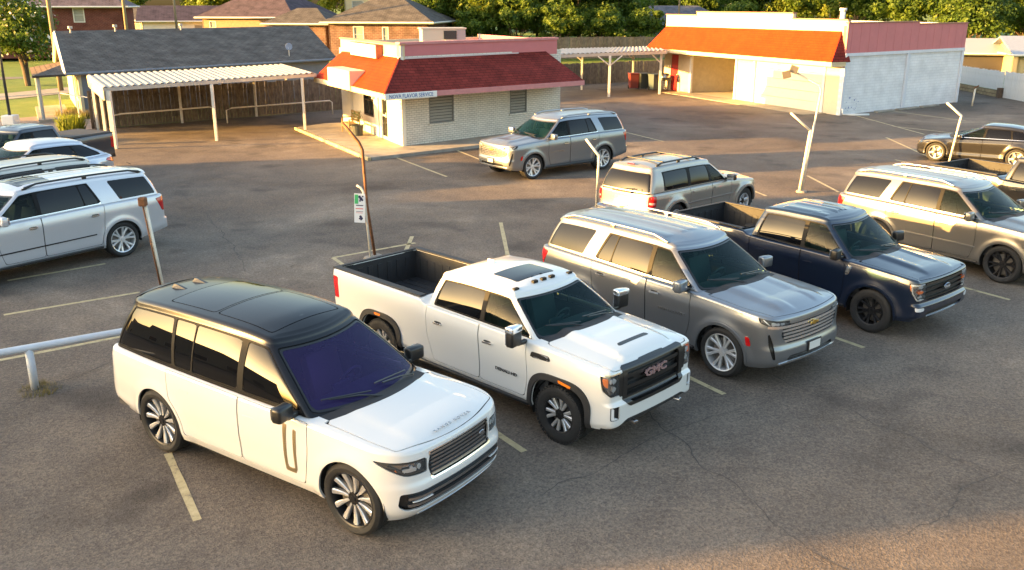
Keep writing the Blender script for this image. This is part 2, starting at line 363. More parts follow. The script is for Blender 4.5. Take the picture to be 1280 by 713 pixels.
# ------------------------------------------------------------------ wheels
def wheel(parent, x, y, r, rimr, width, style, mats, side):
    """tyre with tread grooves, rim with spokes, brake disc; side = +1 left, -1 right"""
    Mx = Matrix.Translation((x, y, r)) @ Matrix.Rotation(-side*PI/2, 4, 'X')      # local +Z points outwards
    w = width/2; sh = r-rimr
    e = empty('wheel', (0, 0, 0)); 
    bpy.data.objects.remove(e)
    T = MB(); prof = [(rimr-.012, -w*.8), (rimr+.01, -w*.92), (rimr+sh*.5, -w*1.03), (r-.03, -w*.96), (r-.006, -w*.80)]
    for g in (-.52, -.17, .17, .52): prof += [(r, w*(g-.12)), (r-.012, w*(g-.03)), (r-.012, w*(g+.03)), (r, w*(g+.12))]
    prof += [(r-.006, w*.80), (r-.03, w*.96), (rimr+sh*.55, w*1.03), (rimr+sh*.5, w*1.02), (rimr+sh*.28, w*1.0), (rimr+.01, w*.93), (rimr-.012, w*.85)]
    T.lathe(prof, 56, Mx)
    if style.get('blocks'):
        for k in range(44):
            t = 2*PI*k/44
            for sg in (-1, 1):
                B = Mx @ Matrix.Rotation(t, 4, 'Z'); T.box(r-.02, r+.006, -.022, .022, sg*w*.62-.03, sg*w*.62+.03+.02*sg, B)
    ty = T.obj('tyre', mats['tyre'], parent); smooth_by_angle(ty, 30)
    D = MB(); B0 = w*.88
    D.lathe([(rimr+.002, B0), (rimr-.004, B0+.008), (rimr-.018, B0), (rimr-.024, B0-.02), (rimr-.03, -w*.6), (rimr-.03, -w*.8)], 56, Mx)
    rim = D.obj('rim', mats[style.get('barrel', 'rim')], parent); smooth_by_angle(rim, 40)
    n = style['n']; S_ = MB(); zz = B0-.01; dish = style.get('dish', .03); hub = style.get('hub', .075)
    for k in range(n):
        A = Mx @ Matrix.Rotation(2*PI*k/n+.2, 4, 'Z')
        legs = style['legs']                       # list of (angle offset inner, angle offset outer, half width inner, half width outer)
        for (a0, a1, h0, h1) in legs:
            P = []
            for (rr, an, hw, dz) in ((hub*.8, a0, h0, dish), (rimr*.55, (a0+a1)/2, (h0+h1)/2, dish*.75), (rimr-.016, a1, h1, 0)):
                c, s_ = math.cos(an), math.sin(an)
                for sg in (-1, 1):
                    for (dd, q) in ((0, .62), (-.010, 1.), (-.045, 1.)):
                        P.append((rr*c-sg*hw*q*s_, rr*s_+sg*hw*q*c, zz-dz+dd))
            F = []
            for i in range(2):
                o = i*6; F += [(o, o+3, o+9, o+6), (o+1, o, o+6, o+7), (o+2, o+1, o+7, o+8), (o+3, o+4, o+10, o+9), (o+4, o+5, o+11, o+10)]
            S_.add([tuple(A @ Vector(p)) for p in P], F)
    sp = S_.obj('spokes', mats[style.get('face', 'rim')], rim)
    H = MB(); H.lathe([(0, zz-dish+.012), (.03, zz-dish+.012), (.034, zz-dish+.004), (hub, zz-dish), (hub, zz-dish-.05)], 24, Mx)
    for k in range(style.get('lugs', 6)):
        a = 2*PI*k/style.get('lugs', 6); H.lathe([(0, zz-dish+.008), (.009, zz-dish+.006), (.011, zz-dish-.01)], 8, Mx @ Matrix.Translation((hub*.72*math.cos(a), hub*.72*math.sin(a), 0)))
    hc = H.obj('hub_cap', mats[style.get('capm', 'dark_rim')], rim); smooth_by_angle(hc, 40)
    K = MB(); K.lathe([(.05, w*.25), (rimr*.72, w*.25), (rimr*.72, w*.15), (.05, w*.15)], 32, Mx); K.lathe([(0, -w*.3), (rimr-.03, -w*.3)], 24, Mx)
    K.obj('brake_disc', mats['steel'], rim)
    return ty
SPOKES = {
 'ten_split': dict(n=10, legs=[(0, .09, .012, .02), (0, -.16, .010, .013)], dish=.035, face='machined', barrel='dark_rim'),
 'turbine': dict(n=11, legs=[(0, .06, .010, .034)], dish=.03, face='machined', barrel='dark_rim', lugs=5),
 'twin_six': dict(n=6, legs=[(-.16, -.22, .016, .028), (.16, .22, .016, .028)], dish=.02, face='machined', barrel='dark_rim', lugs=8, hub=.085, blocks=True),
 'bright_ten': dict(n=6, legs=[(-.08, -.2, .016, .026), (.08, .2, .016, .026)], dish=.03, face='rim', capm='rim'),
 'black_six': dict(n=6, legs=[(-.07, -.2, .016, .022), (.07, .2, .016, .022)], dish=.04, face='dark_rim', barrel='dark_rim'),
 'five': dict(n=5, legs=[(0, 0, .03, .045)], dish=.03, face='rim', lugs=5),
 'ten': dict(n=10, legs=[(0, 0, .012, .024)], dish=.03, face='rim', capm='rim'),
}
# ------------------------------------------------------------------ putting a vehicle together
car_mats_extra = {}
def car_mats():
    return {
     'tyre': mat('tyre_rubber', (.018, .018, .019), .75, var=.3, scale=8, bump=.002, bscale=60),
     'rim': mat('bright_alloy', (.74, .75, .77), .32, .6), 'machined': mat('machined_alloy', (.66, .66, .67), .32, .7),
     'dark_rim': mat('dark_alloy', (.03, .03, .033), .35, .6), 'steel': mat('brake_steel', (.18, .17, .16), .45, .9),
     'black': mat('black_trim', (.012, .012, .013), .38, coat=.2), 'plastic': mat('grained_black_plastic', (.022, .022, .024), .6, bump=.0008, bscale=300),
     'pillar': mat('satin_black_pillar', (.010, .010, .011), .55, spec=.15), 'gap': mat('panel_gap_dark', (.01, .01, .01), .8), 'chrome': mat('chrome', (.85, .86, .88), .14, .92), 'satin': mat('satin_silver', (.42, .42, .44), .3, 1.),
     'lens': glass('lamp_lens', (.35, .36, .38), .92, 1.5), 'lampbowl': mat('lamp_reflector', (.35, .36, .38), .15, 1.), 'led': mat('lamp_projector', (.85, .88, .92), .12, .2, coat=1),
     'amber': mat('amber_lens', (.9, .22, .02), .2, coat=1, emit=(1, .2, .01, .02)), 'red': mat('red_lens', (.45, .008, .01), .15, coat=1), 'redclear': mat('clear_red_lens', (.75, .35, .35), .15, coat=1),
     'ws': glass('windshield_glass', (.008, .045, .055), .84, 1.5, tcol=(.50, .80, .80)), 'fg': glass('front_side_glass', (.008, .013, .011), .6, 1.4, tcol=(.40, .50, .45)), 'pg': glass('privacy_glass', (.004, .004, .005), 0, 1.4),  # windshield teal: sky reflection put into the glass colour
     'violet': glass('violet_windshield_glass', (.07, .055, .19), .74, 1.5, tcol=(.50, .42, .90)),
     'cabin': mat('dark_cabin', (.06, .06, .062), .7, var=.2), 'leather': mat('black_leather', (.09, .085, .08), .5, bump=.001, bscale=120), 'tan': mat('tan_leather', (.30, .22, .14), .5, bump=.001, bscale=120),
     'liner': mat('spray_bedliner', (.02, .021, .024), .7, bump=.002, bscale=250, var=.2), 'plate': mat('plate_white', (.7, .7, .68), .4), 'plateframe': mat('plate_frame', (.02, .02, .02), .4),
     'gold': mat('gold_emblem', (.75, .50, .12), .3, 1.), 'blueoval': mat('grey_oval_emblem', (.30, .33, .38), .25, 1.), 'white': mat('white_print', (.8, .8, .8), .4), 'sticker': mat('white_sticker', (.75, .9, .95), .5),
     'redtext': mat('red_chrome_letters', (.72, .50, .52), .25, .8), 'silvertext': mat('silver_letters', (.55, .56, .58), .25, 1.), 'darktext': mat('dark_letters', (.05, .05, .055), .3, .5),
    }
GAPK = 1.25
def vehicle(S, name, label, cat, loc, rz, scale=1., group=None):
    K = dict(car_mats(), **car_mats_extra); body = S['paint']; roofm = S.get('roofpaint', body)
    root = empty(name, (loc[0], loc[1], 0), R(rz), label, cat, group); root.scale = (scale, scale*S.get('wy', 1.), scale)
    lb, gh = shells(S); G = S['gh']
    lb0, gh0 = lb, gh
    belt = interp(G['low']); W = interp(S['W']); Hg = .5
    def both(nm, sh, m, rim=.02, off=0, par=root):                       # left and right part of a kind
        out = []
        for q in (sh, sh.mirror()):
            q = q.shift(off) if off else q
            o = emit_sheet(nm, [q], m, par, rim)
            if o: out.append(o)
        return out
    def mid(nm, sh, m, rim=.02, off=0, par=root):
        q = sh.shift(off) if off else sh
        return emit_sheet(nm, [q, q.mirror()], m, par, rim)
    gaps = []
    def take(rest, f, g=.009):
        inn, r = rest.cut(f(rest)+g/2*GAPK); strip, r2 = r.cut(f(r)-g/2*GAPK); gaps.append(strip.shift(-.014)); return inn, r2
    def archf(L): 
        f = None
        for cx in S['axles']:
            rr = np.hypot(L.x-cx, (L.z-S['tyre'])*S.get('archz', 1.)) if S.get('archp', 2) == 2 else (np.abs(L.x-cx)**S['archp']+np.abs(np.maximum(L.z-S['tyre'], 0))**S['archp'])**(1/S['archp'])
            f = rr-S['arch'] if f is None else np.minimum(f, rr-S['arch'])
        return f
    # wheel openings
    lb = lb.keep(-archf(lb)); lbA = lb
    x_c = S['cowl']; gx = lambda L: G['xfb']-G['planb'][1-1]*(L.y/float(W(x_c)))**2            # base of the windshield in plan
    # cabin hole under the greenhouse
    hole = lambda L: smax(smax(L.x-gx(L)+.05, G['xrb']+.06-L.x, .02), smax(np.abs(L.y)-interp(G['Wb'])(L.x)+.05, (.0005-L.c)*50, .01), .01)
    lb = lb.cut(hole(lb))[1]
    # carved panels
    if 'bed' in S:
        B = S['bed']; bf = lambda L: smax(boxf(L.x, L.y, B['x0'], B['x1'], -9, B['w'], .03), (.0005-L.c)*50, .01)
        lb = lb.cut(bf(lb))[1]
    hw = S['hoodw']; hoodf = lambda L: smax(smax(L.x*0-L.x+gx(L)+.10, L.x-S['hoodx']+S.get('hoodbow', .1)*(L.y)**2, .03), smax(L.y-hw(L.x), (.0005-L.c)*30, .01), .02)
    hood, lb = take(lb, hoodf)
    mid('hood', hood, body, .02)
    cowlf = lambda L: smax(smax(L.x-gx(L)-.10, gx(L)-.12-L.x, .01), smax(L.y-hw(L.x)+.05, (.0005-L.c)*50, .01), .01)
    cowl, lb = lb.cut(cowlf(lb)); mid('cowl_panel', cowl, K['plastic'], .01, -.004)
    for f in S['front']:                                                   # openings in the nose, in (arc, height)
        fn = f['f']; pc, lb = take(lb, lambda L: smax(fn(L), (L.c-.03)*5 if not f.get('cap') else L.c*0-1, .01), f.get('gap', .006))
        if f.get('drop'): continue
        o = (both if f.get('pair') else mid)(f['n'], pc, K.get(f['m'], body) if isinstance(f['m'], str) else f['m'], f.get('rim', .02), f.get('off', 0))
    doorf = []
    for i, P in enumerate(S['doors']):
        fn = lambda L, P=P: smax(smax(quad(L.x, L.z, P, .05), -(archf(L)-.055), .05), (L.c-.0035)*30, .01)
        d, lb = take(lb, fn)
        hd = []
        ds_ = both('door', d, body, .02)
        doorf.append((P, ds_))
        hx, hz = S['handles'][i]; hm = K[S.get('handlem', 'chrome')] if S.get('handlem') != 'body' else body
        hsh = lbA.keep(capsule(lbA.x, lbA.z, hx-.09, hz-.003, hx+.09, hz+.003, .016)+(lbA.s < .5)+(lbA.s2 < .5))
        cup = lbA.keep(capsule(lbA.x, lbA.z, hx-.06, hz, hx+.06, hz, .030)+(lbA.s < .5)+(lbA.s2 < .5))
        for q, sg in zip(ds_, (1, -1)):
            a = hsh if sg == 1 else hsh.mirror(); b = cup if sg == 1 else cup.mirror()
            emit_sheet('door_handle', [a.shift(S.get('handleo', .030))], hm, q, S.get('handleo', .03)*.6)
            if S.get('handleo', .03) > .01: emit_sheet('handle_recess', [b.shift(.0025)], K['gap'] if hm is not body else body, q, .002)
    if 'tailgate' in S:
        tg, lb = take(lb, S['tailgate']); tgo = mid('tailgate', tg, body, .02)
    for f in S['back']:
        pc, lb = take(lb, f['f'], f.get('gap', .006))
        (both if f.get('pair') else mid)(f['n'], pc, K.get(f['m'], body) if isinstance(f['m'], str) else f['m'], f.get('rim', .02), f.get('off', 0))
    if 'lines' in S:
        for fn in S['lines']:
            f = fn(lb); st, rest = lb.cut(np.abs(f)-.0045) if False else (None, None)
            a, b = lb.cut(f+.0045); st, b2 = b.cut(fn(b)-.0045); gaps.append(st.shift(-.012)); k = len(a.P)
            lb = Sheet(np.concatenate([a.P, b2.P]), np.concatenate([a.N, b2.N]), {q: np.concatenate([a.A[q], b2.A[q]]) for q in a.A}, np.concatenate([a.F, b2.F+k]))
    body_o = mid('body', lb, body, .025)
    # add-on patches that follow the sheet metal
    PT = []
    for f in S['patch']:
        PT += [dict(f, f=(lambda L, cx=cx, f=f: f['fa'](L, cx))) for cx in S['axles']] if 'fa' in f else [f]
    for f in PT:
        src = lbA if f.get('on', 'lb') == 'lb' else gh0
        sh = src.keep(f['f'](src))
        (both if f.get('pair') else mid)(f['n'], sh, K.get(f['m'], body) if isinstance(f['m'], str) else f['m'], f.get('rim', .01), f.get('off', .005))
    # greenhouse
    Ob, Nb, *_ = [None]*2
    pf, ps = S['pillar']; tH = float(interp(G['edge'])((G['xft']))-belt(G['xfb']))
    def wsf(L): return smax(smax(L.A['a']+pf, (G.get('wt0', .04)-L.t)*tH, .05), (L.t-.955)*tH*1.4, .05)
    # arc distance to the pillar corners
    gA = gh_corners(G, S.get('res', 1.)); t = np.clip(gh.A['t'], 0, 1)
    gh.A['a'] = gh.A['s']-(gA[0]*(1-t)+gA[1]*t); gh.A['d'] = gh.A['s2']-(gA[2]*(1-t)+gA[3]*t); gh0 = gh
    ws, gh = take(gh, wsf, .012); wso = mid('windshield', ws, K[S.get('wsm', 'ws')], .0, -.006)
    # black frit band round the glass
    fr = ws.keep(-(wsf(ws)+S.get('frit', .028))); mid('windshield_border', fr, K['black'], 0, -.0035, wso)
    def rwf(L): return smax(smax(L.A['d']+S['rpillar'], (S['rw'][0]-L.t)*tH, .05), (L.t-S['rw'][1])*tH, .05)
    rwd, gh = take(gh, rwf, .012); mid('rear_window', rwd, K['pg'], 0, -.006)
    wt1 = S.get('wtop', .90)
    fb = lambda L: S['belt_off']+belt(L.x)-L.z
    wins = []
    for i, (a0, a1, b0, b1) in enumerate(S['windows']):
        def wf(L, a0=a0, a1=a1, b0=b0, b1=b1, i=i):
            zt = (L.z-belt(L.x))/tH
            lo = smax(fb(L), (L.t-wt1)*tH, .03)
            front = (ps-L.A['a']) if a0 is None else L.x-(a0+(a1-a0)*zt)
            rear = (b0+(b1-b0)*zt)-L.x
            rp = S.get('dps', .05)-L.A['d']
            return smax(smax(smax(lo, front, S.get('wr', .03)), rear, S.get('wr', .03)), rp, .03)
        wins.append(wf)
    def dlo(L):
        f = None
        for w in wins: f = w(L) if f is None else np.minimum(f, w(L))
        return f
    for i, wf in enumerate(wins):
        g_, gh = take(gh, wf, .004)
        both('window', g_, K['fg' if i == 0 else 'pg'] if not S.get('allpg') else K['pg'], 0, -.007)
    # trim round the side glass: everything within the daylight outline
    def band(L):
        zt = (L.z-belt(L.x))/tH; a0, a1, b0, b1 = S['band']
        f = smax(smax(fb(L)-.022, (L.t-wt1)*tH-.02, .02), ps-.022-L.A['a'], .02)
        return smax(smax(f, (b0+(b1-b0)*zt)-L.x-.02, .02), S.get('dps', .05)-.022-L.A['d'], .02)
    tr, gh = take(gh, band, .003)
    both('window_surround', tr, K['pillar'] if S.get('surround', 'black') == 'black' else body, .01, 0)
    if S.get('chrome_line'):
        st = gh0.keep(np.abs(band(gh0)+.004)-.0075) if S['chrome_line'] == 'all' else gh0.keep(smax(np.abs(band(gh0)+.004)-.0085, gh0.z-belt(gh0.x)-S['belt_off']-.02, .01))
        both('window_moulding', st, K[S.get('chrome_m', 'chrome')], .008, .006)
    for nm, f, m, off, rim in S.get('roof_take', []):
        pc, gh = take(gh, f, .010); mid(nm, pc, K.get(m, roofm), rim, off)
    for f in S.get('gpatch', []):
        sh = gh0.keep(f['f'](gh0)); (both if f.get('pair') else mid)(f['n'], sh, K.get(f['m'], roofm), f.get('rim', .01), f.get('off', .005))
    mid('roof', gh, roofm, .02)
    if gaps: 
        gs = [g for g in gaps if len(g.F)]; emit_sheet('panel_gap', gs+[g.mirror() for g in gs], K['gap'], body_o, 0)['kind'] = 'stuff'
    # wheel wells, under-body
    U = MB(); y0 = .52
    for cx in S['axles']:
        n = 18
        for sg in (-1, 1):
            wv = float(W(cx))-.035; rr = S['arch']+.015; V = []; F = []
            for k in range(n+1):
                a = PI*k/n*1.16-PI*.08; zz = S['tyre']+rr*math.sin(a)
                for yy in (wv, y0): V.append((cx+rr*math.cos(a), sg*yy, zz))
            V.append((cx, sg*y0, S['tyre']))
            for k in range(n): F.append((2*k, 2*k+1, 2*k+3, 2*k+2)); F.append((2*k+1, 2*n+2, 2*k+3))
            U.add(V, F)
    a1, a2 = S['axles']; zb = S['sillz']
    U.box(a1-S['arch'], a2+S['arch'], -float(W(-1))+.08, float(W(-1))-.08, zb-.02, zb+.10); U.box(a2-.6, S['xr']*0+a1+.55, -.5, .5, zb-.02, zb+.12)
    U.box(a1+S['arch'], S['xf']-.28, -W(.4)+.3, W(.4)-.3, zb-.0, zb+.3); U.box(S['xr']+.2, a2-S['arch'], -W(.4)+.25, W(.4)-.25, zb+.08, zb+.3)
    U.obj('wheel_well', K['gap'], body_o)
    # cabin: floor, dash, wheel, seats
    xa = G['xfb']; hip = S.get('hip', .75); sw = .27; IN = MB(); zbelt = float(belt(xa))
    xe = G['xrb']+.1
    IN.box(xe, xa+.35, -W(-1)+.12, W(-1)-.12, hip-.35, hip-.25); IN.box(xa+.02, xa+.06, -.68, .68, hip-.3, zbelt-.12)
    IN.box(xe, xe+.04, -.8, .8, hip-.3, zbelt-.05)
    for sg in (-1, 1): IN.box(xe, xa, sg*(W(-1)-.13)-.01, sg*(W(-1)-.13)+.01, hip-.3, zbelt-.06)
    inn = IN.obj('cabin_lining', K['cabin'], body_o)
    D = MB(); D.bbox(xa-.72, xa-.02, -.78, .78, zbelt-.30, zbelt-.05, .06); D.bbox(xa-.95, xa-.6, -.16, .16, hip-.2, zbelt-.28, .05); D.bbox(xa-.70, xa-.66, -.14, .14, zbelt-.16, zbelt+.02, .01)
    D.obj('dashboard', K['cabin'], body_o)
    WH = MB(); sx, sy, sz = xa-.92, .40, zbelt-.14; Mw = Matrix.Translation((sx, sy, sz)) @ Matrix.Rotation(R(-65), 4, 'Y'); n = 20
    WH.lathe([(.185+.015*math.cos(a), .015*math.sin(a)) for a in [2*PI*k/6 for k in range(6)]], n, Mw, close=True); WH.bbox(-.06, .06, -.05, .05, -.01, .02, .01, Mw); WH.bbox(-.012, .012, -.18, .18, -.006, .006, .004, Mw)
    WH.obj('steering_wheel', K['leather'], body_o)
    sm = K[S.get('seatm', 'leather')]
    for row, x in enumerate(S.get('seats', (-1.55, -2.4))):
        for sy in (-.40, .40):
            Q = MB(); Q.bbox(x-.02, x+.48, sy-sw, sy+sw, hip-.16, hip, .05)
            M = Matrix.Translation((x-.02, sy, hip-.05)) @ Matrix.Rotation(R(-16), 4, 'Y'); Q.bbox(-.07, .07, -sw, sw, 0, .58, .06, M); Q.bbox(-.05, .05, -.13, .13, .62, .82, .04, M); Q.box(-.01, .01, -.06, .06, .5, .68, M)
            smooth_by_angle(Q.obj('seat', sm, body_o), 40)
    # mirror inside
    Q = MB(); Q.bbox(G['xft']-.10-.02, G['xft']-.10+.02, -.12, .12, float(interp(G['edge'])(G['xft']))-.17, float(interp(G['edge'])(G['xft']))-.10, .01); Q.obj('rear_view_mirror', K['black'], body_o)
    # door mirrors
    mm = S['mirror']
    for sg in (-1, 1):
        mp = MB(); mp.bbox(-.07, .06, -.12, .12, -mm['h']/2, mm['h']/2, .055, Matrix.Translation((mm['x'], sg*(mm['y']+.12), mm['z'])) @ Matrix.Rotation(sg*R(-8), 4, 'Z'))
        mo = smooth_by_angle(mp.obj('door_mirror', {'body': body, 'black': K['black'], 'chrome': K['chrome'], 'plastic': K['plastic']}[mm['m']], root), 50)
        ar = MB(); ar.bbox(mm['x']-.03, mm['x']+.04, sg*(mm['y']-.12), sg*(mm['y']+.08), mm['z']-mm['h']/2-.01, mm['z']-mm['h']/2+.05, .015); ar.obj('mirror_arm', K['black'], mo)
        gl = MB(); gl.bbox(mm['x']-.083, mm['x']-.068, sg*(mm['y']+.12)-.10, sg*(mm['y']+.12)+.10, mm['z']-mm['h']/2+.02, mm['z']+mm['h']/2-.02, .006); gl.obj('mirror_glass', K['chrome'], mo)
        if mm.get('cap'):
            cp = MB(); cp.bbox(-.078, .068, -.125, .125, mm['h']*.18, mm['h']/2+.006, .05, Matrix.Translation((mm['x'], sg*(mm['y']+.12), mm['z'])) @ Matrix.Rotation(sg*R(-8), 4, 'Z')); smooth_by_angle(cp.obj('mirror_cap', K['chrome'], mo), 50)
    # wipers
    xw = G['xfb']; zc = float(interp(S['centre'])(xw))
    for (ya, yb) in ((.62, .02), (-.06, -.66)):
        Wp = MB(); fx = lambda y: xw-G['planb'][0]*(y/.9)**2
        Wp.tube([(fx(ya)+.03, ya, zc-.0), (fx((ya+yb)/2)-.05, (ya+yb)/2+.06, zc+.055), (fx(yb)-.10, yb+.05, zc+.075)], .010, 6); Wp.tube([(fx(yb+.5)-.07, yb+.52, zc+.055), (fx(yb)-.13, yb-.05, zc+.095)], .008, 6)
        Wp.obj('wiper', K['black'], root)
    # wheels
    for cx, yy in zip(S['axles'], (S['track'], S['track'])):
        for sg in (1, -1): wheel(root, cx, sg*(yy-S['tw']/2), S['tyre'], S['rimr'], S['tw'], SPOKES[S['spokes']], K, sg)
    if 'bed' in S: truck_bed(S, root, K, body)
    if 'extra' in S: S['extra'](root, S, K, body, lbA, gh0, both, mid)
    return root
def gh_corners(G, q):
    Wb, Wt = interp(G['Wb']), interp(G['Wt']); args = dict(nf=int(16*q), nc=int(8*q), ns=int(70*q), nr=int(12*q)); out = []
    for (xf, xr, W, pl) in ((G['xfb'], G['xrb'], Wb, G['planb']), (G['xft'], G['xrt'], Wt, G['plant'])):
        O, N, wf, wr, s, s2 = plan(xf, xr, W, *pl, **args); nf, nc, ns = args['nf'], args['nc'], args['ns']
        out.append((s[nf-1+nc//2], s2[nf+nc+ns-1+nc//2]))
    return out[0][0], out[1][0], out[0][1], out[1][1]
def truck_bed(S, root, K, body):
    B = S['bed']; x0, x1, w, z, dpt = B['x0'], B['x1'], B['w'], B['z'], B.get('depth', .52); I = MB(); zf = z-dpt
    I.box(x0, x1, -w, w, zf-.02, zf)                                       # floor
    n = int((x1-x0)/.02)
    for k in range(9): yy = -w+.18+k*(2*w-.36)/8; I.bbox(x0+.04, x1-.04, yy-.035, yy+.035, zf-.001, zf+.014, .008)
    for sg in (-1, 1):
        I.box(x0, x1, sg*w-.006, sg*w+.006, zf, z-.02)
        for k in range(11): xx = x0+.12+k*(x1-x0-.24)/10; I.bbox(xx-.04, xx+.04, sg*(w-.005)-.012, sg*(w-.005)+.012, zf+.08, z-.16, .01)
        xa = S['axles'][1]; I.bbox(xa-.42, xa+.42, sg*w-sg*.20-.02 if sg > 0 else -w, w if sg > 0 else -w+.22, zf, zf+.20, .06)
    I.box(x0-.006, x0+.006, -w, w, zf, z-.02); I.box(x1-.006, x1+.006, -w, w, zf, z-.01)
    for k in range(7): yy = -w+.2+k*(2*w-.4)/6; I.bbox(x0+.0, x0+.02, yy-.05, yy+.05, zf+.08, z-.12, .01); I.bbox(x1-.02, x1, yy-.05, yy+.05, zf+.08, z-.12, .01)
    I.obj('bed_liner', K['liner'], root)
    if B.get('rails', True):
        Rl = MB()
        yo = float(interp(S['W'])((x0+x1)/2))-.055
        for sg in (-1, 1): Rl.bbox(x0-.05, x1+.02, min(sg*(w-.01), sg*yo), max(sg*(w-.01), sg*yo), z-.012, z+.016, .012)
        Rl.bbox(x0-.055, x0+.02, -yo, yo, z-.012, z+.014, .012)
        Rl.obj('bed_rail_cap', K['plastic'], root)
# ------------------------------------------------------------------ the vehicles, drawn in metres from the front axle (x forward, y left, z up)
def letters(parent, txt, size, M, m, name='lettering', depth=.004, squash=1., bold=0.):
    V, F = text_mesh(txt, size, depth, squash, bold); return mk(name, [tuple(M @ Vector(v)) for v in V], F, m, parent)
def facing(x, y, z, yaw=0, pitch=0, roll=0):
    """frame for lettering that reads from +X (yaw 0); local X runs to the reader's right, local Y up"""
    B = Matrix(((0, 0, 1, 0), (1, 0, 0, 0), (0, 1, 0, 0), (0, 0, 0, 1)))
    return Matrix.Translation((x, y, z)) @ Matrix.Rotation(R(yaw), 4, 'Z') @ Matrix.Rotation(R(pitch), 4, 'Y') @ B @ Matrix.Rotation(R(roll), 4, 'Z')
def spec_luxury():
    wb = 3.197; white = paint('white_gloss_paint', (.68, .68, .675), 0, .3); blk = paint('black_gloss_roof', (.006, .006, .008), 0, .3); blk.node_tree.nodes['Principled BSDF'].inputs['Coat Weight'].default_value = .35; blk.node_tree.nodes['Principled BSDF'].inputs['Specular IOR Level'].default_value = .3
    S = dict(paint=white, roofpaint=blk, xf=.76, xr=-4.36, axles=(0, -wb), tyre=.40, rimr=.305, tw=.285, track=.985, arch=.435, flare=.022, sillz=.27, spokes='turbine',
      W=[(.76, .93), (.3, .985), (-1.6, 1.0), (-wb, .985), (-4.36, .90)], plan=(.10, .06, .60, .80, .55, .30),
      shoulder=[(.76, 1.03), (.4, 1.06), (-.4, 1.10), (-1.5, 1.13), (-wb, 1.15), (-4.36, 1.15)], bottom=[(.76, .30), (.55, .27), (-.5, .27), (-2.8, .27), (-3.9, .33), (-4.36, .42)],
      side=[(0, .075), (.10, .035), (.3, .015), (.55, 0), (.8, .004), (1, .03)], front=[], rho=.06, rhof=.055,
      centre=[(.2, 1.105), (-.3, 1.165), (-.8, 1.20), (-4, 1.2)], hood=lambda x, y: .012*sstep(.62, .52, np.abs(y))*sstep(.8, .1, x), rear=[(.3, .12), (.45, 0), (.6, 0), (.8, .04), (1.0, .07), (1.2, .10)],
      cowl=-.4, hoodx=.67, hoodbow=.22, hoodw=interp([(.8, .78), (.2, .86), (-.6, .86)]))
    S['frontd'] = [(.25, .15), (.35, .05), (.5, 0), (.64, 0), (.72, .03), (.95, .045), (1.05, .08)]
    S['gh'] = dict(xfb=-.33, xrb=-4.26, xft=-1.24, xrt=-4.10, planb=(.28, .10, .93, .82, .36, .25), plant=(.14, .10, .86, .66, .26, .55), low=[(-.3, 1.12), (-1.5, 1.135), (-4.3, 1.155)],
      edge=[(-1.2, 1.735), (-1.8, 1.80), (-2.6, 1.815), (-3.5, 1.79), (-4.2, 1.735)], Wb=[(-.3, .895), (-1.5, .925), (-wb, .905), (-4.3, .83)], Wt=[(-1.2, .67), (-2.2, .705), (-3.5, .68), (-4.2, .63)], rho=.07, crown=.05, bow=.03)
    S.update(pillar=(.055, .05), rpillar=.05, rw=(.12, .85), belt_off=.045, wtop=.93, windows=[(None, 0, -1.63, -1.69), (-1.73, -1.79, -2.52, -2.56), (-2.545, -2.585, -2.84, -2.96), (-2.90, -3.02, -4.35, -4.25)], band=(0, 0, -4.4, -4.3), wsm='violet', allpg=True,
      chrome_line=None, doors=[[(-1.66, .37), (-.66, .37), (-.56, .8), (-.60, 1.4), (-1.66, 1.4)], [(-2.85, .37), (-1.67, .37), (-1.67, 1.4), (-3.0, 1.4)]], handles=[(-1.48, .93), (-2.62, .95)], handlem='body', handleo=.006,
      mirror=dict(x=-.80, y=.97, z=1.20, h=.17, m='black'), hip=.72, seats=(-1.6, -2.6), seatm='tan')
    S['front'] = [
      dict(n='grille', m='black', off=-.035, rim=.0, f=lambda L: quad(L.s, L.z, [(-1, .69), (.50, .69), (.54, .82), (.50, .955), (-1, .955)], .02)),
      dict(n='headlight', m='lampbowl', pair=1, off=-.05, rim=0, f=lambda L: quad(L.s, L.z, [(.56, .775), (.86, .785), (1.02, .86), (1.22, .945), (.56, .925)], .015)),
      dict(n='lower_intake', m='black', off=-.04, rim=0, f=lambda L: quad(L.s, L.z, [(-1, .42), (.84, .40), (.93, .46), (.90, .60), (-1, .60)], .03))]
    S['tailgate'] = lambda L: smax(boxf(L.s2, L.z, -1, .66, .62, 2, .05), (L.c-.2), .02)
    S['back'] = [dict(n='tail_light', m='red', pair=1, f=lambda L: boxf(L.s2, L.z, .70, .80, .70, 1.06, .02))]
    P = []
    for k in range(6):
        z0 = .715+k*.042
        P.append(dict(n='grille_bar', m='satin', off=-.012, rim=.022, f=lambda L, z0=z0: smax(np.abs(L.z-z0)-.011, L.s-.50, .005)))
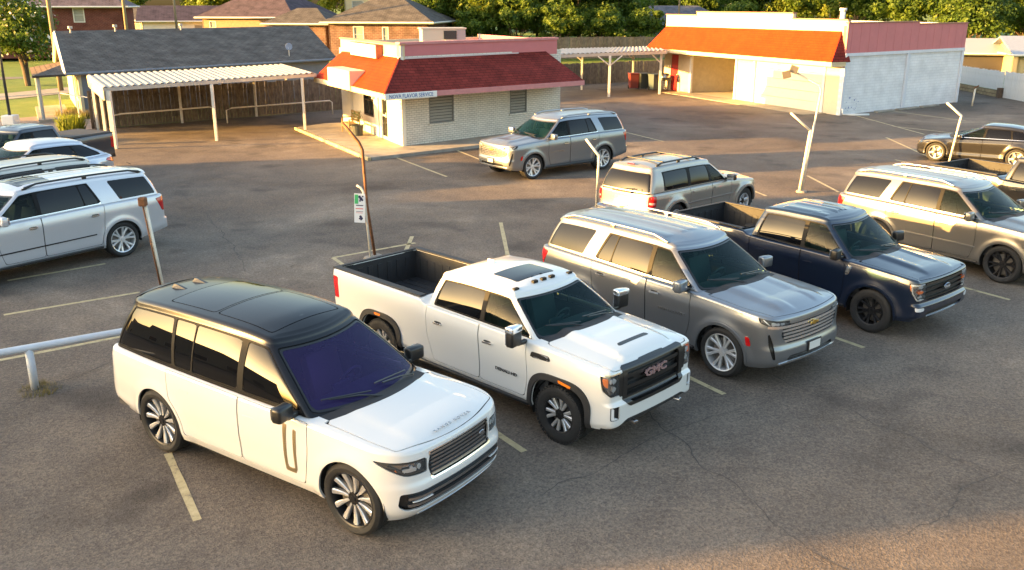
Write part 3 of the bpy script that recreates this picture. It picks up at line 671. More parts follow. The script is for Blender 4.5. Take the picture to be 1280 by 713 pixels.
    P += [dict(n='grille_frame', m='chrome', off=.004, rim=.03, f=lambda L: smax(np.abs(quad(L.s, L.z, [(-1, .68), (.51, .68), (.55, .82), (.51, .965), (-1, .965)], .02))-.009, L.s*0-9, .01)),
      dict(n='headlight_lens', m='lens', pair=1, off=.002, rim=.0, f=lambda L: quad(L.s, L.z, [(.565, .78), (.857, .79), (1.02, .865), (1.21, .942), (.565, .92)], .015)),
      dict(n='headlight_bezel', m='black', pair=1, off=-.02, rim=.02, f=lambda L: np.abs(quad(L.s, L.z, [(.57, .785), (.857, .795), (1.02, .868), (1.20, .94), (.57, .915)], .015)+.008)-.012),
      dict(n='running_light', m='led', pair=1, off=-.02, rim=.01, f=lambda L: smax(np.abs(L.z-.835)-.020, np.abs(L.s-.78)-.10, .01)),
      dict(n='projector', m='led', pair=1, off=-.025, rim=.02, f=lambda L: np.minimum(np.hypot(L.s-.65, L.z-.85)-.035, np.hypot(L.s-.75, L.z-.85)-.030)),
      dict(n='turn_signal', m='amber', pair=1, off=-.01, rim=.01, f=lambda L: quad(L.s, L.z, [(.89, .81), (.93, .83), (.99, .88), (.96, .88)], .005)),
      dict(n='intake_blade', m='satin', off=-.006, rim=.03, f=lambda L: smax(np.abs(L.z-.535)-.014, L.s-.84, .01)),
      dict(n='intake_blade', m='satin', off=-.002, rim=.03, f=lambda L: smax(np.abs(L.z-.462)-.016, L.s-.84, .01)),
      dict(n='fog_lamp', m='led', pair=1, off=-.004, rim=.02, f=lambda L: boxf(L.s, L.z, .50, .80, .492, .508, .006)),
      dict(n='skid_plate', m='satin', off=.006, rim=.02, f=lambda L: smax(smax(L.z-.335, .285-L.z, .01), L.s-.70, .02)),
      dict(n='side_sill', m='plastic', pair=1, off=.006, rim=.02, f=lambda L: smax(smax(L.z-.335-.03*sstep(-1.5, -.6, L.x)*0, np.abs(L.x+wb/2)-wb/2+.435, .01), (L.s < .9)*1., .01)),
      dict(n='side_vent', m='bronze', pair=1, off=.006, rim=.01, f=lambda L: np.minimum(np.minimum(quad(L.x, L.z, [(-.935, .50), (-.895, .50), (-.875, 1.02), (-.93, 1.02)], .01), quad(L.x, L.z, [(-.80, .50), (-.76, .50), (-.725, .99), (-.775, .99)], .01)), boxf(L.x, L.z, -.93, -.77, .47, .52, .01))),
      dict(n='fuel_door_seam', m='gap', pair=1, off=.0005, rim=0, f=lambda L: smax(np.abs(np.hypot(L.x+3.45, L.z-.98)-.095)-.003, (L.s2 < .6)*1., .01))]
    mat('bronze', (.42, .33, .20), .35, .8); car_mats_extra['bronze'] = MATS['bronze']
    S['patch'] = P
    rect = lambda x0, x1, w: (lambda L: smax(boxf(L.x, np.abs(L.y), x0, x1, -1, w, .05), (.02-L.c)*5, .01))
    S['roof_take'] = [('roof_glass', rect(-2.42, -1.50, .54), 'rg', 0, .01), ('roof_glass', rect(-3.30, -2.46, .54), 'rg', 0, .01)]
    car_mats_extra['rg'] = glass('dark_roof_glass', (.008, .009, .012), 0, 1.55)
    def extra(root, S, K, body, lb, gh, both, mid):
        for y in (-.16, .16):
            F_ = MB(); V = []
            for (x, h, w) in ((0, 0, .05), (.10, .0, .06), (.30, 0, .012)): V += [(x, -w, 0), (x, w, 0)]
            F_.add([(-.02, -.05, 0), (-.02, .05, 0), (.30, -.025, 0), (.30, .025, 0), (.0, -.018, .045), (.0, .018, .045), (.06, -.012, .04), (.06, .012, .04)], [(0, 1, 5, 4), (0, 4, 6, 2), (1, 3, 7, 5), (2, 6, 7, 3), (4, 5, 7, 6), (0, 2, 3, 1)])
            o = F_.obj('roof_antenna', K['black'], root); o.location = (-3.70, y, 1.825)
        sp = MB(); pts = []
        V = []
        for y in np.linspace(-.50, .50, 13): V += [(-3.98, y, 1.790-.05*(y/.6)**2), (-4.17+.10*(y/.5)**2, y, 1.745-.05*(y/.6)**2), (-4.165+.10*(y/.5)**2, y, 1.72-.05*(y/.6)**2), (-4.0, y, 1.72-.05*(y/.6)**2)]
        F = []
        for i in range(12):
            for k in range(4): a, b = i*4+k, i*4+(k+1) % 4; F.append((a, b, b+4, a+4))
        F += [(0, 1, 2, 3), (51, 50, 49, 48)]
        smooth_by_angle(mk('roof_spoiler', V, F, body if False else S['roofpaint'], root), 40)
        letters(root, 'R A N G E   R O V E R', .052, Matrix.Translation((.60, 0, 1.083)) @ Matrix.Rotation(R(7), 4, 'Y') @ Matrix.Rotation(R(90), 4, 'Z') , K['silvertext'], squash=1.25)
        B = MB(); B.lathe([(0, .006), (.035, .006), (.04, 0)], 20, Matrix.Translation((.755, .32, .88)) @ Matrix.Rotation(R(90), 4, 'Y') @ Matrix.Diagonal((.62, 1.2, 1, 1))); B.obj('oval_emblem', K['silvertext'], root)
    S['extra'] = extra
    return S
def ridge(y0, w, h): return lambda x, y: h*sstep(y0+w, y0-w, np.abs(y))
def std_mouldings(wb, z0, z1, m='chrome'):
    return dict(n='body_moulding', m=m, pair=1, off=.008, rim=.01, f=lambda L: smax(np.abs(L.z-(z0+(z1-z0)*(-L.x/wb)))-.014, np.abs(L.x+wb/2)-wb/2+.60, .01))
def sill(wb, arch, z, m='plastic'):
    return dict(n='side_sill', m=m, pair=1, off=.006, rim=.02, f=lambda L: smax(smax(L.z-z, np.abs(L.x+wb/2)-wb/2+arch, .01), (L.s < .9)*1., .01))
def arch_trim(S, w, m='plastic', off=.022):
    def f(L, cx):
        if S.get('archp', 2) == 2: r = np.hypot(L.x-cx, L.z-S['tyre'])
        else: r = (np.abs(L.x-cx)**S['archp']+np.abs(np.maximum(L.z-S['tyre'], 0))**S['archp'])**(1/S['archp'])
        return smax(smax(r-S['arch']-w, np.abs(L.x-cx)-S['arch']-w*.9, .02), .36-L.z, .02)
    return dict(n='arch_moulding', m=m, pair=1, off=off, rim=.03, fa=f)
def running_board(root, S, K, z=.34, m='black'):
    a1, a2 = S['axles']; W_ = float(interp(S['W'])(-1.5))
    for sg in (-1, 1):
        B = MB(); B.bbox(a2+S['arch']+.05, a1-S['arch']-.05, min(sg*(W_-.16), sg*(W_+.015)), max(sg*(W_-.16), sg*(W_+.015)), z-.05, z, .02); B.obj('running_board', K[m], root)
def roof_rails(root, S, K, m, y, x0, x1, h=.05, cross=()):
    e = interp(S['gh']['edge'])
    for sg in (-1, 1):
        B = MB(); n = 10; pts = []; 
        for k in range(n+1):
            x = x0+(x1-x0)*k/n; lift = h*min(1, min(k, n-k)/1.0); pts.append((x, sg*(y-.012*abs(k-n/2)/n), float(e(x))+lift+.005))
        B.tube(pts, [.022 if 0 < k < n else .03 for k in range(n+1)], 8)
        for k in (0, n//2, n): x = pts[k][0]; B.bbox(x-.05, x+.05, pts[k][1]-.02, pts[k][1]+.02, float(e(x))-.02, pts[k][2]+.005, .01)
        smooth_by_angle(B.obj('roof_rail', K[m], root), 50)
    for x in cross:
        B = MB(); B.bbox(x-.03, x+.03, -y, y, float(e(x))+h+.01, float(e(x))+h+.035, .01); B.obj('crossbar', K['black'], root)
def spoiler(root, S, m, x, z, w, d=.22):
    V = []; n = 14
    for i in range(n+1):
        y = -w+2*w*i/n; q = (abs(y)/w)**3; V += [(x+.14, y, z+.028-.06*q), (x-d+.10+.10*q, y, z-.005-.06*q), (x-d+.11+.10*q, y, z-.035-.06*q), (x+.10, y, z-.03-.06*q)]
    F = [(i*4+k, i*4+(k+1) % 4, i*4+4+(k+1) % 4, i*4+4+k) for i in range(n) for k in range(4)]+[(0, 1, 2, 3), (n*4+3, n*4+2, n*4+1, n*4)]
    smooth_by_angle(mk('roof_spoiler', V, F, m, root), 40)
def plate(root, K, x, z, txt='', yaw=0, y=0):
    B = MB(); B.bbox(x-.012, x+.004, y-.17, y+.17, z-.085, z+.085, .008); o = B.obj('licence_plate', K['plateframe'], root)
    sg = 1 if yaw == 0 else -1
    Q = MB(); xx = x+.0055 if sg > 0 else x-.014
    Q.box(xx-.002, xx+.002, y-.145, y+.145, z-.062, z+.062); Q.obj('plate_face', K['plate'], o)

def spec_chrome_suv(col, long=0, **kw):
    """full-size SUV with a tall chrome-barred grille"""
    wb = 3.071+long; g = lambda x: x if x > -1.6 else (x-long if x < -2.9 else x-long*.5)
    S = dict(paint=col, xf=.98, xr=-wb-1.30, axles=(0, -wb), tyre=.405, rimr=.30, tw=.275, track=1.0, arch=.455, flare=.03, sillz=.32, spokes='bright_ten',
      W=[(.98, .94), (.45, 1.0), (-.3, 1.015), (-1.6, 1.02), (-wb, 1.015), (-wb-.8, .98), (-wb-1.3, .93)], plan=(.12, .05, .72, .82, .42, .26),
      shoulder=[(.98, 1.14), (.5, 1.17), (-.3, 1.22), (-1.5, 1.25), (-wb, 1.28), (-wb-1.3, 1.27)], bottom=[(.98, .38), (.6, .33), (-.5, .30), (-2.4, .30), (-wb-.7, .38), (-wb-1.3, .48)],
      side=[(0, .06), (.12, .025), (.3, .02), (.55, .008), (.78, -.004), (.86, .004), (1, .035)], frontd=[(.3, .16), (.42, .03), (.62, 0), (.72, .035), (.98, .05), (1.1, .07), (1.2, .13)],
      rear=[(.3, .12), (.48, .0), (.68, 0), (.74, .05), (1.1, .06), (1.3, .09)], rho=.055, rhof=.07, centre=[(.3, 1.235), (-.25, 1.30), (-.8, 1.32), (-5, 1.32)],
      hood=lambda x, y: .028*sstep(.62, .50, np.abs(y))*sstep(1.0, .5, x)-.016*sstep(.34, .24, np.abs(y)), cowl=-.3, hoodx=.87, hoodbow=.16, hoodw=interp([(.9, .78), (.2, .90), (-.6, .90)]), back=[])
    S['gh'] = dict(xfb=-.28, xrb=-wb-1.19, xft=-1.13, xrt=-wb-.98, planb=(.26, .08, .93, .84, .36, .24), plant=(.13, .05, .88, .84, .26, .20), low=[(-.3, 1.235), (-1.5, 1.255), (-wb, 1.285), (-wb-1.2, 1.28)],
      edge=[(-1.1, 1.80), (-1.7, 1.865), (-2.6, 1.875), (-3.5, 1.86), (-wb-1, 1.82)], Wb=[(-.3, .915), (-1.5, .945), (-wb, .935), (-wb-1.2, .87)], Wt=[(-1.1, .70), (-2.2, .745), (-wb, .73), (-wb-1, .69)], rho=.07, crown=.045, bow=.02,
      roof=lambda x, y: .010*(np.sin(np.clip(np.abs(y), 0, .6)/.6*PI*3) > .3)*(x < -1.55)*(x > -3.9))
    S.update(pillar=(.055, .075), rpillar=.05, rw=(.10, .84), belt_off=.04, wtop=.90, dps=.06,
      windows=[(None, 0, -1.53, -1.56), (-1.62, -1.65, g(-2.45), g(-2.38)), (g(-2.475), g(-2.405), g(-2.80), g(-2.56)), (g(-3.16), g(-2.92), -9, -9)], band=(0, 0, g(-2.83), g(-2.59)), chrome_line='low',
      doors=[[(-1.56, .40), (-.72, .40), (-.62, .75), (-.64, 1.5), (-1.56, 1.5)], [(g(-2.75), .40), (-1.57, .40), (-1.57, 1.5), (g(-2.88), 1.5)]], handles=[(-1.36, 1.06), (g(-2.60), 1.08)],
      mirror=dict(x=-.74, y=1.0, z=1.33, h=.19, m='body'), hip=.86, seats=(-1.5, -2.4), seatm='leather')
    S['front'] = [dict(n='grille', m='black', off=-.05, rim=0, f=lambda L: quad(L.s, L.z, [(-1, .73), (.62, .73), (.74, .86), (.70, 1.02), (-1, 1.045)], .03)),
      dict(n='headlight', m='black', pair=1, off=-.04, rim=0, f=lambda L: quad(L.s, L.z, [(.58, 1.0), (.90, 1.0), (1.12, 1.06), (1.16, 1.13), (.56, 1.06)], .015)),
      dict(n='air_slot', m='black', pair=1, off=-.03, rim=0, f=lambda L: quad(L.s, L.z, [(.84, .50), (.93, .50), (.96, .72), (1.04, .93), (.98, .93), (.89, .74)], .01)),
      dict(n='lower_intake', m='black', off=-.03, rim=0, f=lambda L: quad(L.s, L.z, [(-1, .45), (.62, .45), (.56, .53), (-1, .53)], .02))]
    S['tailgate'] = lambda L: smax(boxf(L.s2, L.z, -1, .70, .74, 2, .04), (L.c-.2), .02)
    S['back'] = [dict(n='tail_light', m='red', pair=1, f=lambda L: quad(L.s2, L.z, [(.78, .86), (1.05, .90), (1.20, 1.20), (.78, 1.24)], .03))]
    P = [dict(n='grille_bar', m='chrome', off=-.004, rim=.035, f=lambda L, z0=z0: smax(np.abs(L.z-z0)-.0175, L.s-.72+abs(z0-.93)*.25, .01)) for z0 in (.76, .815, .87, .925)]
    P += [dict(n='grille_bar', m='chrome', off=.006, rim=.04, f=lambda L: smax(np.abs(L.z-.982-.02*sstep(.5, 1., L.s))-.020, L.s-1.0, .01)), dict(n='grille_bar', m='satin', off=-.01, rim=.03, f=lambda L: smax(np.abs(L.z-1.02)-.007, L.s-.55, .01)),
      dict(n='headlight_lens', m='lens', pair=1, off=.003, rim=0, f=lambda L: quad(L.s, L.z, [(.585, 1.003), (.90, 1.003), (1.115, 1.062), (1.15, 1.125), (.565, 1.057)], .015)),
      dict(n='projector', m='led', pair=1, off=-.015, rim=.02, f=lambda L: np.minimum(np.minimum(boxf(L.s, L.z, .66, .73, 1.018, 1.052, .01), boxf(L.s, L.z, .76, .83, 1.02, 1.06, .01)), boxf(L.s, L.z, .86, .94, 1.025, 1.075, .01))),
      dict(n='running_light', m='led', pair=1, off=-.008, rim=.01, f=lambda L: quad(L.s, L.z, [(.94, 1.025), (.98, 1.03), (1.10, 1.115), (1.07, 1.115)], .01)),
      dict(n='skid_plate', m='chrome', off=.012, rim=.03, f=lambda L: smax(np.abs(L.z-.425+.02*sstep(.5, .9, L.s))-.018, L.s-.78, .02)),
      dict(n='side_marker', m='red', pair=1, off=.012, rim=.01, f=lambda L: quad(L.x, L.z, [(.46, .66), (.53, .66), (.50, .80), (.43, .80)], .01)),
      sill(wb, .46, .40, 'body'), arch_trim(S, .045, 'body', .016)]
    S['patch'] = P
    sr = kw.pop('sunroof', None)
    if sr: S['roof_take'] = [('roof_glass', lambda L: smax(boxf(L.x, np.abs(L.y), -2.15, -1.45, -1, .46, .05), (.02-L.c)*5, .01), 'rg', 0, .01)]
    opt = dict(rail='satin', plate=True, script=''); opt.update({k: kw.pop(k) for k in list(kw) if k in ('rail', 'plate', 'script', 'badge', 'cross')})
    def extra(root, S, K, body, lb, gh, both, mid):
        roof_rails(root, S, K, opt['rail'], .70, -1.45, -wb-.75, .045, opt.get('cross', ())); spoiler(root, S, body, -wb-.92, 1.835, .66)
        running_board(root, S, K, .37)
        B = MB(); pts = [(-.10, .018), (-.035, .018), (-.035, .032), (.035, .032), (.035, .018), (.10, .018), (.09, -.018), (.035, -.018), (.035, -.032), (-.035, -.032), (-.035, -.018), (-.11, -.018)]
        B.prism(pts, 0, .012, facing(.955, 0, .952)); B.obj('bow_emblem', K['gold'], root)
        if opt['plate']: plate(root, K, .995, .60)
        B = MB(); B.tube([(-wb-1.0, 0, 1.905), (-wb-.90, 0, 1.96)], .006, 5); B.obj('roof_antenna', K['black'], root)
        if opt['script']:
            for sg in (-1, 1): letters(root, opt['script'], .06, facing(-.98, sg*1.024, .83, 90*sg, 0), K['silvertext'], depth=.002, squash=1.25)
    S['extra'] = extra
    S.update(kw); return S
def truck_base(col, wb, xf, xr, W, ztop, **kw):
    S = dict(paint=col, xf=xf, xr=xr, axles=(0, -wb), sillz=.38, back=[]); S.update(kw); return S
def spec_hd_pickup():
    wb = 4.036; col = paint('white_truck_paint', (.69, .70, .69), 0, .3)
    S = dict(paint=col, xf=.95, xr=-5.42, axles=(0, -wb), tyre=.43, rimr=.27, tw=.29, track=1.02, arch=.50, archp=3.2, flare=.02, sillz=.42, spokes='twin_six', ns=130,
      W=[(.95, .98), (.5, 1.01), (-.5, 1.03), (-2.85, 1.03), (-2.95, 1.035), (-wb, 1.04), (-5.42, 1.02)], plan=(.05, .02, .86, .93, .26, .10),
      shoulder=[(.95, 1.28), (.5, 1.32), (-.3, 1.37), (-1.5, 1.40), (-2.88, 1.42), (-2.96, 1.48), (-5.42, 1.50)], bottom=[(.95, .50), (.6, .42), (-.6, .42), (-2.9, .42), (-3.2, .50), (-5.42, .58)],
      side=[(0, .05), (.1, .02), (.3, .025), (.55, .012), (.80, -.004), (.88, .002), (1, .03)], frontd=[(.4, .12), (.52, .0), (.80, .0), (.84, .05), (1.15, .05), (1.28, .08), (1.35, .10)], rear=[(.4, .0), (1.5, .03)], rho=.04, rhof=.05,
      centre=[(.5, 1.40), (-.2, 1.46), (-.8, 1.50), (-2.6, 1.50), (-5.4, 1.50)], collapse=.5, crownp=2.6,
      hood=lambda x, y: .045*sstep(.60, .50, np.abs(y))*sstep(1.0, .6, x)-.018*sstep(.42, .34, np.abs(y))*sstep(.2, .0, x), cowl=-.3, hoodx=.86, hoodbow=.05, hoodw=interp([(.9, .84), (.2, .90), (-.6, .90)]))
    S['gh'] = dict(xfb=-.28, xrb=-2.86, xft=-1.06, xrt=-2.74, planb=(.22, .03, .93, .94, .32, .08), plant=(.10, .03, .90, .92, .22, .09), low=[(-.3, 1.385), (-1.5, 1.405), (-2.86, 1.42)], edge=[(-1.0, 1.905), (-1.5, 1.955), (-2.0, 1.96), (-2.6, 1.93)],
      Wb=[(-.3, .925), (-1.5, .955), (-2.7, .95)], Wt=[(-1.0, .72), (-1.8, .765), (-2.6, .76)], rho=.07, crown=.045, bow=.02)
    S.update(pillar=(.055, .07), rpillar=.12, rw=(.12, .78), belt_off=.03, wtop=.89, dps=.13, windows=[(None, 0, -1.56, -1.59), (-1.65, -1.68, -2.66, -2.58)], band=(0, 0, -2.69, -2.61), chrome_line='low',
      doors=[[(-1.60, .52), (-.66, .52), (-.60, .8), (-.62, 1.6), (-1.60, 1.6)], [(-2.66, .52), (-1.61, .52), (-1.61, 1.6), (-2.80, 1.6), (-2.82, .9)]], handles=[(-1.40, 1.16), (-2.52, 1.18)],
      mirror=dict(x=-.66, y=1.10, z=1.50, h=.30, m='black', cap=True), hip=1.0, seats=(-1.5, -2.25), bed=dict(x0=-5.34, x1=-3.02, w=.86, z=1.505, depth=.56))
    S['front'] = [dict(n='grille', m='black', off=-.06, rim=0, f=lambda L: quad(L.s, L.z, [(-1, .77), (.56, .77), (.66, .86), (.64, 1.26), (-1, 1.26)], .03)),
      dict(n='headlight', m='lampbowl', pair=1, off=-.05, rim=0, f=lambda L: quad(L.s, L.z, [(.72, .93), (.95, .93), (1.08, 1.02), (1.12, 1.24), (.72, 1.22)], .02)),
      dict(n='fog_recess', m='black', pair=1, off=-.03, rim=0, f=lambda L: boxf(L.s, L.z, .80, .95, .60, .79, .015)),
      dict(n='lower_bumper', m='plastic', off=-.012, rim=0, f=lambda L: smax(L.z-.56+.10*sstep(.6, .9, L.s), (L.s-1.12), .02))]
    S['tailgate'] = lambda L: smax(boxf(L.s2, L.z, -1, .80, .74, 2, .03), (L.c-.0), .02)
    S['back'] = [dict(n='tail_light', m='red', pair=1, f=lambda L: quad(L.s2, L.z, [(.86, .98), (1.17, .98), (1.20, 1.38), (.86, 1.38)], .03)), dict(n='rear_bumper', m='plastic', f=lambda L: smax(smax(L.z-.72, (L.s2-1.15), .02), -(L.z-.0), .01))]
    P = [dict(n='grille_bar', m='black', off=-.008, rim=.05, f=lambda L, z0=z0: smax(np.abs(L.z-z0)-.028, L.s-.60, .01)) for z0 in (.85, .995, 1.155)]
    P += [dict(n='grille_mesh', m='dark_rim', off=-.03, rim=.02, f=lambda L, z0=z0: smax(np.minimum(np.abs(L.z-z0)-.006, np.abs(L.z-z0-.03)-.006), L.s-.60, .01)) for z0 in (.905, 1.06, 1.205)]
    P += [dict(n='grille_surround', m='black', off=.008, rim=.06, f=lambda L: smax(smax(quad(L.s, L.z, [(-1, .74), (.60, .74), (.70, .85), (.69, 1.305), (.52, 1.305), (-1, 1.305)], .01), -quad(L.s, L.z, [(-1, .785), (.54, .785), (.61, .86), (.60, 1.24), (-1, 1.24)], .02), .01), -(L.z*0+1), .01)),
      dict(n='headlight_divider', m='black', pair=1, off=.004, rim=.03, f=lambda L: quad(L.s, L.z, [(.68, .90), (.76, .90), (.78, 1.22), (.68, 1.24)], .01)),
      dict(n='lamp_strip', m='lampbowl', pair=1, off=.008, rim=.02, f=lambda L: boxf(L.s, L.z, .70, .74, 1.00, 1.16, .008)),
      dict(n='headlight_lens', m='lens', pair=1, off=.004, rim=0, f=lambda L: quad(L.s, L.z, [(.77, .935), (.95, .935), (1.075, 1.022), (1.11, 1.235), (.77, 1.22)], .02)),
      dict(n='projector', m='led', pair=1, off=-.02, rim=.025, f=lambda L: np.minimum(np.minimum(np.hypot(L.s-.85, L.z-1.15)-.045, np.hypot(L.s-.85, L.z-1.03)-.045), np.hypot(L.s-.94, L.z-1.15)-.035)),
      dict(n='turn_signal', m='amber', pair=1, off=-.008, rim=.02, f=lambda L: quad(L.s, L.z, [(1.0, 1.06), (1.065, 1.10), (1.09, 1.20), (1.0, 1.20)], .015)),
      dict(n='lamp_brow', m='chrome', pair=1, off=.008, rim=.02, f=lambda L: smax(np.abs(L.z-1.232-.01*L.s)-.010, np.abs(L.s-.92)-.20, .01)),
      dict(n='fog_lamp', m='led', pair=1, off=.002, rim=.03, f=lambda L: smax(np.minimum(boxf(L.s, L.z, .81, .94, .61, .635, .008), boxf(L.s, L.z, .90, .94, .61, .78, .008)), L.s*0-9, .01)),
      dict(n='marker_lamp', m='amber', pair=1, off=.030, rim=.01, f=lambda L: quad(L.x, L.z, [(.02, .955), (.26, .915), (.27, .95), (.03, .99)], .008)), dict(n='marker_lamp', m='amber', pair=1, off=.030, rim=.01, f=lambda L: quad(L.x+wb, L.z, [(-.10, .955), (.08, .955), (.08, .99), (-.10, .99)], .008)),
      arch_trim(S, .085, 'plastic', .026), sill(wb, .52, .50, 'plastic'),
      dict(n='fender_vent', m='black', pair=1, off=.010, rim=.015, f=lambda L: quad(L.x, L.z, [(-.52, 1.18), (-.14, 1.20), (-.16, 1.27), (-.50, 1.265)], .012)),
      dict(n='vent_outline', m='chrome', pair=1, off=.013, rim=.01, f=lambda L: np.abs(quad(L.x, L.z, [(-.50, 1.19), (-.17, 1.208), (-.185, 1.258), (-.48, 1.255)], .012))-.007)]
    P += [dict(n='hood_scoop', m='black', off=.004, rim=.01, f=lambda L: smax(boxf(L.x, np.abs(L.y), .46, .53, -1, .34, .02), (.02-L.c)*5, .01)),
      dict(n='hood_edge_trim', m='black', off=.006, rim=.02, f=lambda L: smax(smax(.80+.05*sstep(.26, .36, np.abs(L.y))-.10*sstep(.50, .58, np.abs(L.y))*0-L.x, np.abs(L.y)-.62, .01), (.0005-L.c)*30, .01))]
    S['patch'] = P
    S['roof_take'] = [('roof_glass', lambda L: smax(boxf(L.x, np.abs(L.y), -1.90, -1.38, -1, .42, .04), (.02-L.c)*5, .01), 'rg', 0, .01)]
    car_mats_extra['rg'] = glass('dark_roof_glass', (.008, .009, .012), 0, 1.55)
    def extra(root, S, K, body, lb, gh, both, mid):
        running_board(root, S, K, .46)
        letters(root, 'GMC', .15, facing(.918, 0, 1.105), K['redtext'], depth=.012, squash=1.5, bold=.006, name='grille_letters')
        for sg in (-1, 1): letters(root, 'DENALI HD', .065, facing(-1.02, sg*1.022, .80, 90*sg, 0), K['darktext'], depth=.003, squash=1.35, bold=.001)
        for y in (-.19, 0, .19, -.60, .60):
            B = MB(); B.bbox(-1.26, -1.20, y-.05, y+.05, 1.94 if abs(y) < .5 else 1.92, 1.984 if abs(y) < .5 else 1.952, .008); B.obj('cab_marker_lamp', K['gap'], root)
        for sg in (-1, 1):
            B = MB(); B.tube([(.88, sg*.55, .50), (.99, sg*.55, .50), (1.0, sg*.50, .50), (.88, sg*.47, .50)], .018, 8); B.obj('tow_hook', K['satin'], root)
        B = MB(); B.bbox(-.14+.0, 0.0, -.02, .02, 2.0, 2.07, .01); o = B.obj('roof_antenna', K['white'], root); o.location = (-2.3, 0, -.02)
    S['extra'] = extra
    return S
def spec_oval_pickup(col, wb=3.69, simple=False, **kw):
    S = dict(paint=col, xf=.93, xr=-wb-1.25, axles=(0, -wb), tyre=.415, rimr=.265, tw=.28, track=.985, arch=.47, flare=.035, sillz=.38, spokes='black_six', ns=130,
      W=[(.93, .95), (.4, .99), (-.5, 1.0), (-2.55, 1.0), (-2.65, 1.0), (-wb, 1.005), (-wb-1.25, .985)], plan=(.06, .02, .84, .93, .28, .10),
      shoulder=[(.93, 1.15), (.5, 1.20), (-.2, 1.25), (-1.2, 1.29), (-2.85, 1.335), (-2.94, 1.39), (-wb-1.25, 1.415)], bottom=[(.93, .42), (.6, .37), (-.6, .37), (-2.8, .37), (-3.2, .46), (-wb-1.25, .52)],
      side=[(0, .06), (.1, .03), (.3, .035), (.55, .02), (.78, -.002), (.88, .006), (1, .035)], frontd=[(.38, .14), (.5, .01), (.68, .0), (.74, .05), (1.0, .05), (1.15, .08), (1.22, .12)], rear=[(.4, .0), (1.5, .03)], rho=.045, rhof=.07,
      centre=[(.5, 1.235), (-.2, 1.32), (-.8, 1.36), (-2.5, 1.38), (-5.2, 1.40)], collapse=.55, crownp=2.4, hood=lambda x, y: .035*sstep(.50, .38, np.abs(y))*sstep(1.0, .4, x)-.02*sstep(.30, .22, np.abs(y))*sstep(.6, .3, x),
      cowl=-.3, hoodx=.84, hoodbow=.10, hoodw=interp([(.9, .80), (.2, .88), (-.6, .88)]))
    S['gh'] = dict(xfb=-.30, xrb=-wb+.88, xft=-1.08, xrt=-wb+1.02, planb=(.24, .03, .93, .94, .32, .08), plant=(.11, .03, .90, .92, .22, .09), low=[(-.3, 1.265), (-1.2, 1.29), (-2.81, 1.34)], edge=[(-1.0, 1.87), (-1.5, 1.925), (-2.1, 1.93), (-2.8, 1.895)],
      Wb=[(-.3, .905), (-1.5, .925), (-2.8, .92)], Wt=[(-1.0, .69), (-1.8, .735), (-2.8, .73)], rho=.07, crown=.045, bow=.02, roof=lambda x, y: .012*(np.sin(np.clip(np.abs(y), 0, .62)/.62*PI*3) > .3)*(x < -1.35)*(x > -2.3))
    S.update(pillar=(.055, .07), rpillar=.12, rw=(.12, .78), belt_off=.03, wtop=.89, dps=.13, windows=[(None, 0, -1.52, -1.55), (-1.61, -1.64, -2.60, -2.50)], band=(0, 0, -2.63, -2.53), chrome_line=None,
      doors=[[(-1.55, .46), (-.64, .46), (-.58, .8), (-.60, 1.6), (-1.55, 1.6)], [(-2.60, .46), (-1.56, .46), (-1.56, 1.6), (-2.74, 1.6), (-2.76, .9)]], handles=[(-1.36, 1.07), (-2.46, 1.10)], handlem='body',
      mirror=dict(x=-.70, y=1.0, z=1.38, h=.20, m='black'), hip=.92, seats=(-1.48, -2.1), bed=dict(x0=-wb-1.17, x1=-3.0, w=.86, z=1.42, depth=.54))
    S['front'] = [dict(n='grille', m='black', off=-.05, rim=0, f=lambda L: quad(L.s, L.z, [(-1, .76), (.58, .76), (.72, .84), (.70, 1.10), (-1, 1.11)], .03)),
      dict(n='headlight', m='lampbowl', pair=1, off=-.05, rim=0, f=lambda L: quad(L.s, L.z, [(.68, .80), (.93, .78), (1.06, .92), (1.10, 1.10), (.68, 1.10)], .02)),
      dict(n='lower_intake', m='black', off=-.03, rim=0, f=lambda L: quad(L.s, L.z, [(-1, .46), (.60, .46), (.66, .56), (-1, .60)], .02))]
    S['tailgate'] = lambda L: smax(boxf(L.s2, L.z, -1, .78, .68, 2, .03), (L.c-.0), .02)
    S['back'] = [dict(n='tail_light', m='red', pair=1, f=lambda L: quad(L.s2, L.z, [(.82, .88), (1.13, .88), (1.16, 1.30), (.82, 1.30)], .03)), dict(n='rear_bumper', m='black', f=lambda L: smax(smax(L.z-.66, (L.s2-1.12), .02), -(L.z-.0), .01))]
    P = [dict(n='grille_bar', m='black', off=-.004, rim=.05, f=lambda L, z0=z0, h=h: smax(np.abs(L.z-z0)-h, L.s-.66, .01)) for z0, h in ((.80, .016), (.885, .026), (.975, .026), (1.065, .020))]
